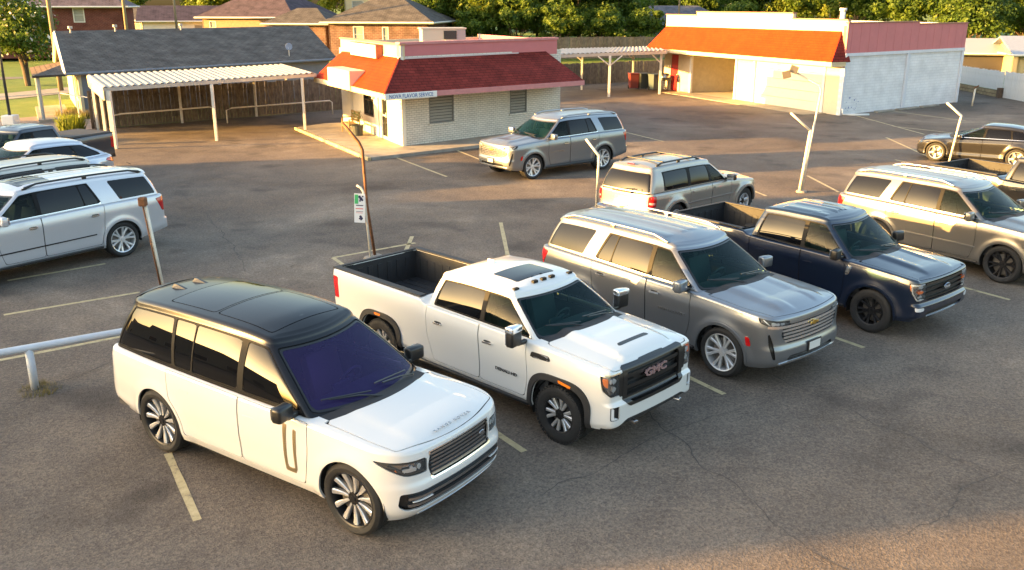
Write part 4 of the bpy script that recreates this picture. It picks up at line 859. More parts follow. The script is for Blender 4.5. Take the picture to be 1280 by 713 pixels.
    P += [dict(n='headlight_lens', m='lens', pair=1, off=.004, rim=0, f=lambda L: quad(L.s, L.z, [(.685, .803), (.93, .785), (1.055, .922), (1.09, 1.095), (.685, 1.095)], .02)),
      dict(n='running_light', m='led', pair=1, off=-.006, rim=.02, f=lambda L: smax(np.abs(quad(L.s, L.z, [(.2, .78), (.93, .80), (1.03, .93), (1.055, 1.075), (.2, 1.085)], .02))-.012, .70-L.s, .01)),
      dict(n='projector', m='led', pair=1, off=-.02, rim=.02, f=lambda L: np.minimum(boxf(L.s, L.z, .73, .90, 1.01, 1.06, .02), boxf(L.s, L.z, .73, .90, .83, .87, .02))),
      dict(n='turn_signal', m='amber', pair=1, off=-.012, rim=.02, f=lambda L: np.minimum(boxf(L.s, L.z, .72, .91, .915, .965, .015), quad(L.s, L.z, [(1.055, .95), (1.08, .99), (1.09, 1.08), (1.06, 1.08)], .01))),
      dict(n='fog_lamp', m='led', pair=1, off=.004, rim=.02, f=lambda L: quad(L.s, L.z, [(.74, .60), (.94, .60), (.96, .67), (.74, .66)], .01)),
      dict(n='side_vent', m='chrome', pair=1, off=.010, rim=.012, f=lambda L: quad(L.x, L.z, [(-.56, .98), (-.48, .98), (-.40, 1.17), (-.22, 1.17), (-.24, 1.21), (-.50, 1.21)][:0] or [(-.56, 1.0), (-.50, 1.0), (-.42, 1.18), (-.52, 1.20)], .01)),
      sill(wb, .47, .44, 'plastic'), arch_trim(S, .05, 'body', .016)]
    S['patch'] = P
    fx4 = kw.pop('cover', False)
    def extra(root, S, K, body, lb, gh, both, mid):
        running_board(root, S, K, .42)
        B = MB(); M = facing(.905, 0, .935) @ Matrix.Diagonal((1.9, 1, 1, 1)); B.lathe([(0, .012), (.055, .012), (.062, .0)], 24, M); B.obj('oval_emblem', K['blueoval'], root)
        if not simple: letters(root, 'Ford', .07, facing(.919, 0, .935), K['white'], depth=.001, squash=1.3)
        if fx4:
            Bd = S['bed']; Q = MB(); Q.bbox(Bd['x0']-.03, Bd['x1'], -.86, .86, Bd['z']+.005, Bd['z']+.035, .012); Q.obj('bed_cover', K['plastic'], root)
    S['extra'] = extra
    S.update(kw); return S
# ------------------------------------------------------------------ surface materials with their own patterns
def nodes_of(name, rough=.8):
    m = bpy.data.materials.new(name); m.use_nodes = True; n = m.node_tree.nodes; l = m.node_tree.links; p = n['Principled BSDF']; p.inputs['Roughness'].default_value = rough
    MATS[name] = m
    def N(t, **k):
        q = n.new(t)
        for a, b in k.items():
            if a.startswith('i_'): q.inputs[int(a[2:])].default_value = b
            else: setattr(q, a, b)
        return q
    return m, n, l, p, N
def ramp(N, l, src, stops):
    r = N('ShaderNodeValToRGB'); e = r.color_ramp.elements
    while len(e) < len(stops): e.new(.5)
    for q, (pos, c) in zip(e, stops): q.position = pos; q.color = (*c, 1)
    l.new(src, r.inputs[0]); return r
def mixc(N, l, fac, a, b, mode='MIX'):
    m = N('ShaderNodeMix', data_type='RGBA', blend_type=mode)
    for s, v in ((0, fac), (6, a), (7, b)):
        if isinstance(v, (int, float)): m.inputs[s].default_value = v
        elif isinstance(v, tuple): m.inputs[s].default_value = (*v, 1)
        else: l.new(v, m.inputs[s])
    return m.outputs[2]
def asphalt_mat():
    m, n, l, p, N = nodes_of('worn_asphalt', .93)
    tc = N('ShaderNodeTexCoord'); co = tc.outputs['Object']
    big = N('ShaderNodeTexNoise'); big.inputs['Scale'].default_value = .16; big.inputs['Detail'].default_value = 7; big.inputs['Roughness'].default_value = .62; big.inputs['Distortion'].default_value = .6; l.new(co, big.inputs[0])
    mid = N('ShaderNodeTexNoise'); mid.inputs['Scale'].default_value = 1.1; mid.inputs['Detail'].default_value = 8; mid.inputs['Roughness'].default_value = .7; l.new(co, mid.inputs[0])
    agg = N('ShaderNodeTexVoronoi'); agg.inputs['Scale'].default_value = 48; l.new(co, agg.inputs[0])
    fine = N('ShaderNodeTexNoise'); fine.inputs['Scale'].default_value = 17; fine.inputs['Detail'].default_value = 6; fine.inputs['Roughness'].default_value = .75; l.new(co, fine.inputs[0])
    c1 = ramp(N, l, big.outputs[0], [(.30, (.100, .084, .071)), (.45, (.148, .124, .106)), (.57, (.185, .156, .132)), (.70, (.295, .252, .208))])
    c2 = ramp(N, l, mid.outputs[0], [(.28, (.62, .61, .62)), (.5, (1, 1, 1)), (.70, (1.3, 1.27, 1.2))]); c = mixc(N, l, .6, c1.outputs[0], c2.outputs[0], 'MULTIPLY')
    c3 = ramp(N, l, agg.outputs['Color'], [(.1, (.55, .53, .52)), (.5, (1, 1, 1)), (.95, (1.6, 1.54, 1.44))]); c = mixc(N, l, .55, c, c3.outputs[0], 'MULTIPLY')
    c4 = ramp(N, l, fine.outputs[0], [(.3, (.6, .6, .6)), (.7, (1.38, 1.36, 1.32))]); c = mixc(N, l, .8, c, c4.outputs[0], 'MULTIPLY')
    # oil stains
    st = N('ShaderNodeTexNoise'); st.inputs['Scale'].default_value = .55; st.inputs['Detail'].default_value = 3; mp = N('ShaderNodeMapping'); mp.inputs[1].default_value = (31, 7, 0); l.new(co, mp.inputs[0]); l.new(mp.outputs[0], st.inputs[0])
    s = ramp(N, l, st.outputs[0], [(.57, (0, 0, 0)), (.70, (1, 1, 1))]); c = mixc(N, l, s.outputs[0], c, mixc(N, l, .45, c, (.03, .027, .026)))
    # hairline cracks: a warped cell pattern, only in places
    wp = N('ShaderNodeTexNoise'); wp.inputs['Scale'].default_value = .9; wp.inputs['Detail'].default_value = 5; l.new(co, wp.inputs[0])
    ad = N('ShaderNodeVectorMath', operation='MULTIPLY_ADD'); l.new(wp.outputs['Color'], ad.inputs[0]); ad.inputs[1].default_value = (1.6, 1.6, 0); l.new(co, ad.inputs[2])
    vo = N('ShaderNodeTexVoronoi', feature='DISTANCE_TO_EDGE'); vo.inputs['Scale'].default_value = .33; l.new(ad.outputs[0], vo.inputs[0])
    ck = ramp(N, l, vo.outputs['Distance'], [(.0, (1, 1, 1)), (.002, (1, 1, 1)), (.005, (0, 0, 0))])
    where = ramp(N, l, mid.outputs[0], [(.52, (0, 0, 0)), (.66, (.7, .7, .7))]); cf = mixc(N, l, 1., ck.outputs[0], where.outputs[0], 'MULTIPLY')
    c = mixc(N, l, cf, c, mixc(N, l, .6, c, (.015, .014, .014)))
    l.new(c, p.inputs['Base Color']); p.inputs['Specular IOR Level'].default_value = .12
    rr = ramp(N, l, mid.outputs[0], [(.3, (.72, .72, .72)), (.7, (.95, .95, .95))]); l.new(rr.outputs[0], p.inputs['Roughness'])
    b1 = N('ShaderNodeBump'); b1.inputs['Distance'].default_value = .006; b1.inputs['Strength'].default_value = .9; l.new(fine.outputs[0], b1.inputs['Height'])
    b2 = N('ShaderNodeBump'); b2.inputs['Distance'].default_value = .004; l.new(agg.outputs['Distance'], b2.inputs['Height']); l.new(b1.outputs[0], b2.inputs['Normal'])
    b3 = N('ShaderNodeBump'); b3.inputs['Distance'].default_value = .035; b3.inputs['Strength'].default_value = .5; l.new(mid.outputs[0], b3.inputs['Height']); l.new(b2.outputs[0], b3.inputs['Normal'])
    l.new(b3.outputs[0], p.inputs['Normal']); return m
def brick_mat(name, c1, c2, mortar, bw=.2, bh=.075, ms=.010, rough=.8, bump=.006, offset=.5, var=.3):
    """bricks / shingles laid in the object's own x (along) and y (up)"""
    m, n, l, p, N = nodes_of(name, rough); tc = N('ShaderNodeTexCoord')
    b = N('ShaderNodeTexBrick'); b.inputs['Color1'].default_value = (*c1, 1); b.inputs['Color2'].default_value = (*c2, 1); b.inputs['Mortar'].default_value = (*mortar, 1)
    b.inputs['Scale'].default_value = 1; b.inputs['Brick Width'].default_value = bw; b.inputs['Row Height'].default_value = bh; b.inputs['Mortar Size'].default_value = ms; b.inputs['Mortar Smooth'].default_value = .15; b.offset = offset; p.inputs['Specular IOR Level'].default_value = .12
    l.new(tc.outputs['Object'], b.inputs[0])
    t = N('ShaderNodeTexNoise'); t.inputs['Scale'].default_value = 1.3; t.inputs['Detail'].default_value = 7; l.new(tc.outputs['Object'], t.inputs[0])
    r = ramp(N, l, t.outputs[0], [(.3, (1-var,)*3), (.7, (1+var,)*3)]); c = mixc(N, l, 1., b.outputs[0], r.outputs[0], 'MULTIPLY'); l.new(c, p.inputs['Base Color'])
    bp = N('ShaderNodeBump', invert=True); bp.inputs['Distance'].default_value = bump; l.new(b.outputs['Fac'], bp.inputs['Height']); l.new(bp.outputs[0], p.inputs['Normal']); return m
def leaf_mat(name, a, b):
    m, n, l, p, N = nodes_of(name, .55); tc = N('ShaderNodeTexCoord')
    t = N('ShaderNodeTexNoise'); t.inputs['Scale'].default_value = 1.1; t.inputs['Detail'].default_value = 3; l.new(tc.outputs['Object'], t.inputs[0])
    r = ramp(N, l, t.outputs[0], [(.35, a), (.65, b)]); l.new(r.outputs[0], p.inputs['Base Color']); p.inputs['Specular IOR Level'].default_value = .3
    tr = N('ShaderNodeBsdfTranslucent'); l.new(r.outputs[0], tr.inputs[0]); mx = N('ShaderNodeMixShader'); mx.inputs[0].default_value = .45
    l.new(p.outputs[0], mx.inputs[1]); l.new(tr.outputs[0], mx.inputs[2]); l.new(mx.outputs[0], n['Material Output'].inputs[0]); return m
def grass_mat():
    m, n, l, p, N = nodes_of('lawn_grass', .9); tc = N('ShaderNodeTexCoord')
    t = N('ShaderNodeTexNoise'); t.inputs['Scale'].default_value = .5; t.inputs['Detail'].default_value = 9; t.inputs['Roughness'].default_value = .7; l.new(tc.outputs['Object'], t.inputs[0])
    r = ramp(N, l, t.outputs[0], [(.35, (.08, .14, .02)), (.55, (.12, .19, .025)), (.7, (.19, .21, .05))]); l.new(r.outputs[0], p.inputs['Base Color'])
    b = N('ShaderNodeBump'); b.inputs['Distance'].default_value = .08; t2 = N('ShaderNodeTexNoise'); t2.inputs['Scale'].default_value = 14; l.new(tc.outputs['Object'], t2.inputs[0]); l.new(t2.outputs[0], b.inputs['Height']); l.new(b.outputs[0], p.inputs['Normal']); return m
def wood_mat(name, a, b):
    m, n, l, p, N = nodes_of(name, .85); tc = N('ShaderNodeTexCoord'); mp = N('ShaderNodeMapping'); mp.inputs['Scale'].default_value = (3, 3, .35); l.new(tc.outputs['Object'], mp.inputs[0])
    oi = N('ShaderNodeObjectInfo'); ad = N('ShaderNodeVectorMath', operation='ADD'); l.new(mp.outputs[0], ad.inputs[0]); mul = N('ShaderNodeMath', operation='MULTIPLY', i_1=37.); l.new(oi.outputs['Random'], mul.inputs[0]); l.new(mul.outputs[0], ad.inputs[1])
    t = N('ShaderNodeTexNoise'); t.inputs['Scale'].default_value = 2.2; t.inputs['Detail'].default_value = 7; l.new(ad.outputs[0], t.inputs[0])
    r = ramp(N, l, t.outputs[0], [(.3, a), (.7, b)]); r2 = ramp(N, l, oi.outputs['Random'], [(0, (.82, .82, .82)), (1, (1.12, 1.1, 1.08))]); l.new(mixc(N, l, 1., r.outputs[0], r2.outputs[0], 'MULTIPLY'), p.inputs['Base Color']); return m
ASPH = asphalt_mat(); GRASS = grass_mat()
CONC = mat('concrete', (.30, .27, .23), .85, var=.25, scale=1.5, bump=.004, bscale=40)
CURB = mat('yellow_worn_kerb', (.42, .36, .22), .8, var=.35, scale=3, bump=.004)
LINE = None
def line_mat():
    m, n, l, p, N = nodes_of('worn_line_paint', .75); tc = N('ShaderNodeTexCoord')
    t = N('ShaderNodeTexNoise'); t.inputs['Scale'].default_value = 7; t.inputs['Detail'].default_value = 9; t.inputs['Roughness'].default_value = .75; l.new(tc.outputs['Object'], t.inputs[0])
    r = ramp(N, l, t.outputs[0], [(.34, (.15, .13, .11)), (.46, (.42, .35, .20)), (.70, (.54, .46, .28))]); l.new(r.outputs[0], p.inputs['Base Color']); return m
LINE = line_mat()
WBRICK = brick_mat('white_painted_brick', (.80, .75, .66), (.73, .68, .59), (.50, .46, .40), bw=.24, bh=.085, ms=.012, bump=.012, var=.10)
WBRICK2 = brick_mat('worn_white_painted_brick', (.80, .81, .83), (.76, .77, .80), (.66, .67, .70), bw=.42, bh=.15, ms=.010, bump=.006, var=.10)
RBRICK = brick_mat('red_brick', (.15, .045, .035), (.12, .036, .03), (.16, .09, .075), bw=.3, bh=.11, ms=.014, var=.25)
BBRICK = brick_mat('brown_brick', (.17, .095, .075), (.13, .07, .06), (.20, .15, .13), bw=.4, bh=.15, ms=.018, var=.3)
CREAM = mat('cream_paint', (.60, .50, .32), .65, var=.08, scale=1.2, bump=.002)
WHITEP = mat('white_wall_paint', (.74, .74, .73), .6, var=.07, scale=1.)
PINK = mat('faded_pink_metal', (.56, .17, .18), .6, var=.06, scale=1.2, stretch=(1, 1, .2))
PINKT = mat('pink_trim', (.55, .22, .22), .55, var=.1)
RED_SHADE = brick_mat('red_shingle_shade_tone', (.22, .034, .026), (.165, .026, .021), (.085, .015, .013), bw=.32, bh=.145, ms=.012, bump=.012, var=.22)  # red shingle on slopes away from the sun, shade put into the colour
RED_LIT = brick_mat('red_shingle_sun_tone', (.36, .030, .004), (.32, .026, .004), (.26, .021, .004), bw=.32, bh=.145, ms=.008, bump=.008, var=.15)  # same red shingle on sunward slopes, orange sunlight put into the colour
GRSH = brick_mat('grey_shingle', (.125, .114, .106), (.095, .087, .081), (.055, .05, .047), bw=.45, bh=.2, ms=.016, bump=.02, var=.3)
BRSH = brick_mat('brown_shingle', (.16, .115, .085), (.12, .088, .068), (.07, .05, .042), bw=.6, bh=.25, ms=.02, bump=.02, var=.25)
GALV = mat('galvanised_white_metal', (.40, .385, .355), .6, .1, var=.15, scale=2.)
STEELW = mat('white_post_paint', (.60, .59, .56), .5, var=.15, scale=6)
RUST = mat('rusty_pipe', (.17, .075, .035), .75, .2, var=.4, scale=9, bump=.003)
FENCE = wood_mat('grey_fence_wood', (.07, .06, .053), (.15, .13, .11))
GREYP = mat('grey_blue_siding', (.16, .18, .22), .7, var=.08); DARKM = mat('dark_bin_plastic', (.03, .04, .045), .5)
WGLASS = glass('house_window_glass', (.02, .024, .026), 0, 1.5); BLIND = mat('window_blind', (.30, .29, .26), .6, var=.2, stretch=(1, 30, 1), scale=2)
TRIMW = mat('white_trim', (.62, .60, .56), .55); BARK = mat('bark', (.10, .07, .05), .9, var=.4, scale=6, bump=.02, bscale=12)
LEAF = [leaf_mat('leaf_green', (.06, .11, .014), (.13, .19, .022)), leaf_mat('leaf_dark', (.05, .10, .015), (.11, .17, .025)), leaf_mat('leaf_yellowgreen', (.11, .16, .016), (.21, .25, .03))]

# ------------------------------------------------------------------ builders
def frame_of(a, b, up=(0, 0, 1)):
    """matrix: x along a->b, y towards up, z out to the right-hand side of a->b seen from above"""
    a = Vector(a); ex = (Vector(b)-a).normalized(); u = Vector(up); ey = (u-ex*u.dot(ex)).normalized(); ez = ex.cross(ey)
    M = Matrix((ex, ey, ez)).transposed().to_4x4(); M.translation = a; return M
def put(o, M): o.matrix_world = M; return o
def wall(name, a, b, h, m, parent, t=.15, holes=(), z0=0):
    """upright wall from a to b (plan points), outer face on the right of a->b; holes = (x0, x1, y0, y1)"""
    M = frame_of((a[0], a[1], z0), (b[0], b[1], z0)); L = math.hypot(b[0]-a[0], b[1]-a[1]); B = MB()
    hs = h if not callable(h) else h
    X = sorted({0, L, *[q for o in holes for q in o[:2]]}); Y = sorted({0, h, *[q for o in holes for q in o[2:]]})
    for i in range(len(X)-1):
        for j in range(len(Y)-1):
            cx, cy = (X[i]+X[i+1])/2, (Y[j]+Y[j+1])/2
            if any(o[0] < cx < o[1] and o[2] < cy < o[3] for o in holes): continue
            B.box(X[i], X[i+1], Y[j], Y[j+1], -t, 0)
    o = B.obj(name, m); o.matrix_world = M; par(o, parent); return o, M
def par(o, p):
    if p is None: return o
    o.parent = p; o.matrix_parent_inverse = p.matrix_world.inverted() if p.matrix_world != Matrix() else Matrix(); return o
def local(name, B, M, m, parent, smooth=False):
    o = B.obj(name, m, None, smooth); o.matrix_world = M; par(o, parent); return o
def slab(name, A, B, C, D, m, parent, t=.06):
    """sloping quad (eave A->B, top D->C) with thickness, own frame x along the eave, y up the slope"""
    A, B, C, D = map(Vector, (A, B, C, D)); ex = (B-A).normalized(); n = ex.cross((D-A)).normalized(); ey = n.cross(ex)
    M = Matrix((ex, ey, n)).transposed().to_4x4(); M.translation = A; Mi = M.inverted(); P = [Mi @ q for q in (A, B, C, D)]
    V = [tuple(q) for q in P]+[(q.x, q.y, q.z-t) for q in P]; F = [(0, 1, 2, 3), (7, 6, 5, 4), (0, 4, 5, 1), (1, 5, 6, 2), (2, 6, 7, 3), (3, 7, 4, 0)]
    o = mk(name, V, F, m); o.matrix_world = M; par(o, parent); return o
def window(M, x0, x1, y0, y1, parent, fm, gm, bars=(), hbars=(), fw=.05, blind=None, name='window'):
    B = MB(); 
    for q in ((x0, x1, y0, y0+fw), (x0, x1, y1-fw, y1), (x0, x0+fw, y0+fw, y1-fw), (x1-fw, x1, y0+fw, y1-fw)): B.box(q[0], q[1], q[2], q[3], -.10, .012)
    for b in bars: B.box(b-.018, b+.018, y0+fw, y1-fw, -.085, -.02)
    for b in hbars: B.box(x0+fw, x1-fw, b-.018, b+.018, -.088, -.018)
    f = local(name, B, M, fm, parent)
    G_ = MB(); G_.box(x0+fw-.01, x1-fw+.01, y0+fw-.01, y1-fw+.01, -.07, -.06); g = local('pane', G_, M, gm, f)
    if blind:
        S_ = MB(); n = int((y1-y0-2*fw)/.12)
        for k in range(n): yy = y0+fw+(k+.5)*(y1-y0-2*fw)/n; S_.box(x0+fw, x1-fw, yy-.05, yy+.05, -.055, -.035+.01*(k % 2))
        local('blind', S_, M, blind, f)
    return f
def post_prism(B, x, y, s, z0, z1): B.box(x-s, x+s, y-s, y+s, z0, z1)
def bez(p0, p1, p2, n=6): return [tuple((1-t)**2*a+2*t*(1-t)*b+t*t*c for a, b, c in zip(p0, p1, p2)) for t in [k/n for k in range(n+1)]]

# ------------------------------------------------------------------ ground
def sheet(name, pts, z, m, zf=None):
    o = mk(name, [(x, y, z if zf is None else zf(x, y)) for x, y in pts], [tuple(range(len(pts)))], m); return tag(o, kind='structure')
def rise(x, y): return 2.0*float(sstep(68, 130, y))*float(sstep(-400, -60, -abs(x)))
gx_, gy_ = [-900, -400, -200, -120, -90, -70, -50, -35, -20, -8, 0, 12, 25, 40, 60, 90, 130, 220, 450, 900], [-500, -200, -100, -40, 0, 20, 40, 50, 60, 68, 74, 80, 88, 96, 104, 112, 120, 130, 160, 220, 400, 900]
V = [(x, y, -.02+rise(x, y)) for y in gy_ for x in gx_]; F = [(j*len(gx_)+i, j*len(gx_)+i+1, (j+1)*len(gx_)+i+1, (j+1)*len(gx_)+i) for j in range(len(gy_)-1) for i in range(len(gx_)-1)]
tag(mk('lawn', V, F, GRASS), kind='structure')
sheet('parking_lot', [(-21, -45), (60, -45), (60, 40), (31, 64), (30, 66.5), (12.3, 71.5), (3.2, 65.6), (-1, 62), (-9.0, 50.9), (-19.6, 42.4), (-21.5, 40.2), (-60, 18), (-60, -45)], 0, ASPH)
CM = mat('pinkish_concrete_drive', (.27, .21, .18), .85, var=.2, scale=.8, bump=.004, bscale=30)
sheet('driveway', [(-60, 12), (-21.5, 40.3), (-19.4, 42.6), (-20.3, 45.6), (-23.7, 48.3), (-25.7, 46.2), (-60, 24)], .004, CM)
sheet('pavement', [(-60, 22), (-30.9, 55.9), (-26.5, 66.), (-28.5, 70.5), (-33.1, 60), (-62, 28)], .004, CONC)
sheet('road', [(-90, 40), (-39, 71.1), (-20, 90), (-21, 93), (-40.1, 74.1), (-90, 46)], .03, mat('grey_road', (.14, .13, .12), .9, var=.2))
# painted bay lines (end points on the ground, width)
for x0, y0, x1, y1 in [(-4.45, 10.54, -3.54, 8.95), (-.75, 11.9, .16, 10.59), (2.3, 13.75, 3.16, 12.4), (4.9, 15.9, 5.95, 14.31), (8.7, 18.6, 9.78, 16.91), (12.0, 21.8, 13.1, 19.9),
   (-4.5, 34.4, -2.2, 30.2), (-2.3, 36.2, -1.1, 33.5), (5.1, 41.4, 6.4, 38.4), (16.3, 39.6, 15.8, 33.7), (10.0, 30.4, 10.1, 27.6), (7.3, 28.7, 7.7, 27.0), (17.9, 48.0, 18.4, 40.6), (18.1, 43.4, 20.4, 40.3), (14.3, 33.7, 14.8, 32.1), (20.5, 50, 22.6, 45.5),
   (-10.6, 18.2, -9.1, 19.5), (-9.5, 16.0, -7.5, 17.4), (-8.7, 13.5, -6.2, 15.3), (-4.1, 20.0, -2.35, 21.35), (-4.1, 20.0, -3.3, 18.6), (-2.5, 22.0, -2.5, 20.5), (-.3, 23.5, -.1, 20.2)]:
    d = Vector((x1-x0, y1-y0, 0)); n_ = Vector((-d.y, d.x, 0)).normalized()*.05; L = d.length; V = []; k = max(2, int(L/.4))
    for i in range(k+1):
        t = i/k; wv = 1+.15*noise.noise(Vector((x0*3+t*L*2, y0, 0))); c = Vector((x0, y0, .004))+d*t; V += [c+n_*wv, c-n_*wv]
    tag(mk('bay_line', V, [(2*i, 2*i+1, 2*i+3, 2*i+2) for i in range(k)], LINE), kind='structure')
# tar-filled joints and cracks in the asphalt, slightly sunken look by colour and relief
TAR = mat('dark_crack_filler', (.075, .065, .058), .95, var=.4, scale=12)
def crack(pts, w):
    P = [Vector((*p, 0)) for p in pts]; Q = []
    for a, b in zip(P, P[1:]):
        n = max(2, int((b-a).length/.10))
        for i in range(n): q = a+(b-a)*(i/n); Q.append(q+Vector((noise.noise(q*1.5)*.16+noise.noise(q*9)*.05, noise.noise(q*1.5+Vector((9, 9, 0)))*.16+noise.noise(q*9+Vector((5, 1, 0)))*.05, 0)))
    V = []
    for i, q in enumerate(Q):
        d = (Q[min(i+1, len(Q)-1)]-Q[max(i-1, 0)]).normalized(); nn = Vector((-d.y, d.x, 0)); ww = w*1.3*(.25+.9*abs(noise.noise(q*4))+.6*abs(noise.noise(q*17)))*min(1, .2+i/6, .2+(len(Q)-1-i)/6); V += [q+nn*ww+Vector((0, 0, .0035)), q-nn*ww+Vector((0, 0, .0035))]
    tag(mk('asphalt_crack', V, [(2*i, 2*i+1, 2*i+3, 2*i+2) for i in range(len(Q)-1)], TAR), kind='structure')
crack([(1.7, 12.2), (1.99, 11.41), (2.31, 10.7), (2.64, 9.86), (2.93, 9.13), (3.08, 8.72), (3.23, 8.34), (3.45, 8.01), (3.8, 7.2)], .008)
crack([(3.6, 13.9), (4.29, 12.79), (4.84, 11.93), (5.34, 10.93), (5.66, 10.27), (5.94, 10.02), (6.8, 9.2)], .008)
crack([(.3, 9.4), (.94, 10.06), (2.07, 11.16), (2.94, 11.66), (4.12, 12.43)], .007)
crack([(6.53, 10.37), (5.77, 9.86), (4.94, 9.13), (3.96, 8.49)], .007)
crack([(-10.28, 27.64), (-8.35, 24.31), (-6.68, 20.89), (-5.6, 18.6)], .010)
crack([(-11, 29), (-5, 29.5), (1, 28), (8, 29)], .008)
crack([(-6.2, 14.0), (-7.2, 12.6), (-7.1, 11.6)], .008)
crack([(5.0, 33), (9, 36), (14, 44)], .012)
P2 = lambda p, q, t: (p[0]+(q[0]-p[0])*t, p[1]+(q[1]-p[1])*t)
def off(p, n, d): return (p[0]+n[0]*d, p[1]+n[1]*d)
# ------------------------------------------------------------------ the corner shop with the red mansard
def shop():
    c, l, r = (-4.36, 36.26), (-8.13, 43.98), (2.21, 42.19); f4 = (l[0]+r[0]-c[0], l[1]+r[1]-c[1])
    root = empty('corner_shop', (c[0], c[1], 0), 0, 'small cream brick shop with a red shingled mansard roof and pink parapet', 'shop'); bpy.context.view_layer.update()
    zb, H = .12, 3.9; eb = 2.18
    # left (lit) wall l -> c, long wall c -> r (outer faces to the right of the walk)
    LL = math.hypot(c[0]-l[0], c[1]-l[1]); LR = math.hypot(r[0]-c[0], r[1]-c[1])
    wl, M = wall('wall', l, c, H-zb-.3, mat('cream_brick_paint', (.74, .70, .60), .7, var=.06), root, z0=zb, holes=[(3.55, 4.95, .75, 2.0), (5.95, 6.75, 0, 2.05)])
    window(M, 3.55, 4.95, .75, 2.0, root, mat('dark_bronze_frame', (.05, .04, .03), .4), WGLASS, bars=(4.25,), hbars=(1.42,))
    D = MB()
    for q in ((5.95, 6.03, 0, 2.05), (6.67, 6.75, 0, 2.05), (6.03, 6.67, 1.97, 2.05), (6.03, 6.67, 0, .12), (6.03, 6.67, .95, 1.01)): D.box(*q, -.07, -.02)
    d = local('door', D, M, TRIMW, root); G_ = MB(); G_.box(6.03, 6.67, .12, 1.97, -.055, -.045); local('door_pane', G_, M, WGLASS, d); Hn = MB(); Hn.bbox(6.60, 6.63, .92, 1.12, -.02, .03, .008); local('door_handle', Hn, M, MATS.get('chrome') or STEELW, d)
    for tb in ((1.75, 1.87, 0, 2.2, 0, .10), (5.0, 5.12, 1.55, 1.95, 0, .10), (5.60, 5.68, 0, 2.1, 0, .05)): T = MB(); T.box(*tb); local('wall_trim', T, M, TRIMW, root)
    wr, M2 = wall('wall', c, r, H-zb-.3, WBRICK, root, z0=zb, holes=[(1.35, 2.62, .78, 2.08), (5.75, 6.75, .84, 2.02)])
    for x0, x1, y0, y1 in ((1.35, 2.62, .78, 2.08), (5.75, 6.75, .84, 2.02)):
        w_ = window(M2, x0, x1, y0, y1, root, mat('grey_window_frame', (.20, .20, .19), .5), WGLASS, hbars=(y0+.62,), blind=BLIND, fw=.045)
        S_ = MB(); S_.box(x0-.05, x1+.05, y0-.07, y0, 0, .05); local('sill', S_, M2, WBRICK, w_)
    wall('wall', r, f4, H-zb-.3, CREAM, root, z0=zb); wall('wall', f4, l, H-zb-.3, CREAM, root, z0=zb)
    # mansard: eaves out, top back against the parapet
    e1, e2, e3 = (-9.07, 42.37, 2.33), (-4.74, 34.28, 2.33), (3.19, 40.65, 2.33); t1, t2, t3 = (-7.9, 43.4, 3.46), (-4.36, 36.4, 3.60), (1.49, 41.54, 3.56)
    n3 = (r[0]+.9, r[1]+.9)
    slab('mansard_slope', e1, e2, t2, t1, RED_LIT_, root); slab('mansard_slope', e2, e3, t3, t2, RED_SHADE, root)
    slab('mansard_slope', e3, (-1.0, 50.5, 2.33), (-1.7, 49.6, 3.5), t3, RED_SHADE, root)
    S_ = MB(); 
    for a, b, m_, nm in ((e1, e2, CREAM, 'fascia'), (e2, e3, PINKT, 'fascia')):
        M = frame_of((a[0], a[1], 2.15), (b[0], b[1], 2.15)); L = math.hypot(b[0]-a[0], b[1]-a[1]); B = MB(); B.box(0, L, 0, .20, -.05, 0.0); local(nm, B, M, m_, root)
    so_ = MB(); so_.add([(e1[0], e1[1], 2.17), (e2[0], e2[1], 2.17), (e3[0], e3[1], 2.17), (r[0], r[1], 2.17), (c[0], c[1], 2.17), (l[0], l[1], 2.17)], [(0, 1, 4, 5), (1, 2, 3, 4)]); o = so_.obj('soffit', CREAM); par(o, root)
    hip = MB(); hip.tube([e2, t2], .05, 6); par(hip.obj('hip_cap', RED_SHADE), root)
    # parapet
    pl, pc, pr = (-8.0, 43.7), (-4.36, 36.3), (2.02, 42.0)
    _, M3 = wall('parapet', pl, pc, .66, CREAM, root, z0=3.36, t=.2); _, M4 = wall('parapet', pc, pr, .62, PINK, root, z0=3.42, t=.2)
    f5 = (pl[0]+pr[0]-pc[0], pl[1]+pr[1]-pc[1]); wall('parapet', pr, f5, .62, PINK, root, z0=3.42, t=.2); wall('parapet', f5, pl, .55, CREAM, root, z0=3.36, t=.2)
    for M, L, m_ in ((M3, math.hypot(pc[0]-pl[0], pc[1]-pl[1]), mat('orange_cap', (.50, .25, .12), .5)), (M4, math.hypot(pr[0]-pc[0], pr[1]-pc[1]), PINKT)):
        B = MB(); B.box(-.04, L+.04, .60+(.06 if m_ is not PINKT else .02), .72, -.24, .05); local('parapet_cap', B, M, m_, root)
    B = MB(); B.box(0, 6.2, .0, .14, 0, .035); B.box(0, .10, 0, .62, 0, .03); local('flashing', B, M4, mat('pale_flashing', (.60, .50, .50), .5), root)
    R_ = MB(); R_.add([(pl[0], pl[1], 3.5), (pc[0], pc[1], 3.5), (pr[0], pr[1], 3.5), (f5[0], f5[1], 3.5)], [(0, 1, 2, 3)]); par(R_.obj('flat_roof', CONC), root)
    return root, M2, (c, l, r), M3
RED_LIT_ = RED_LIT
shop_root, shopM2, (sc_, sl_, sr_), shopM3 = shop()
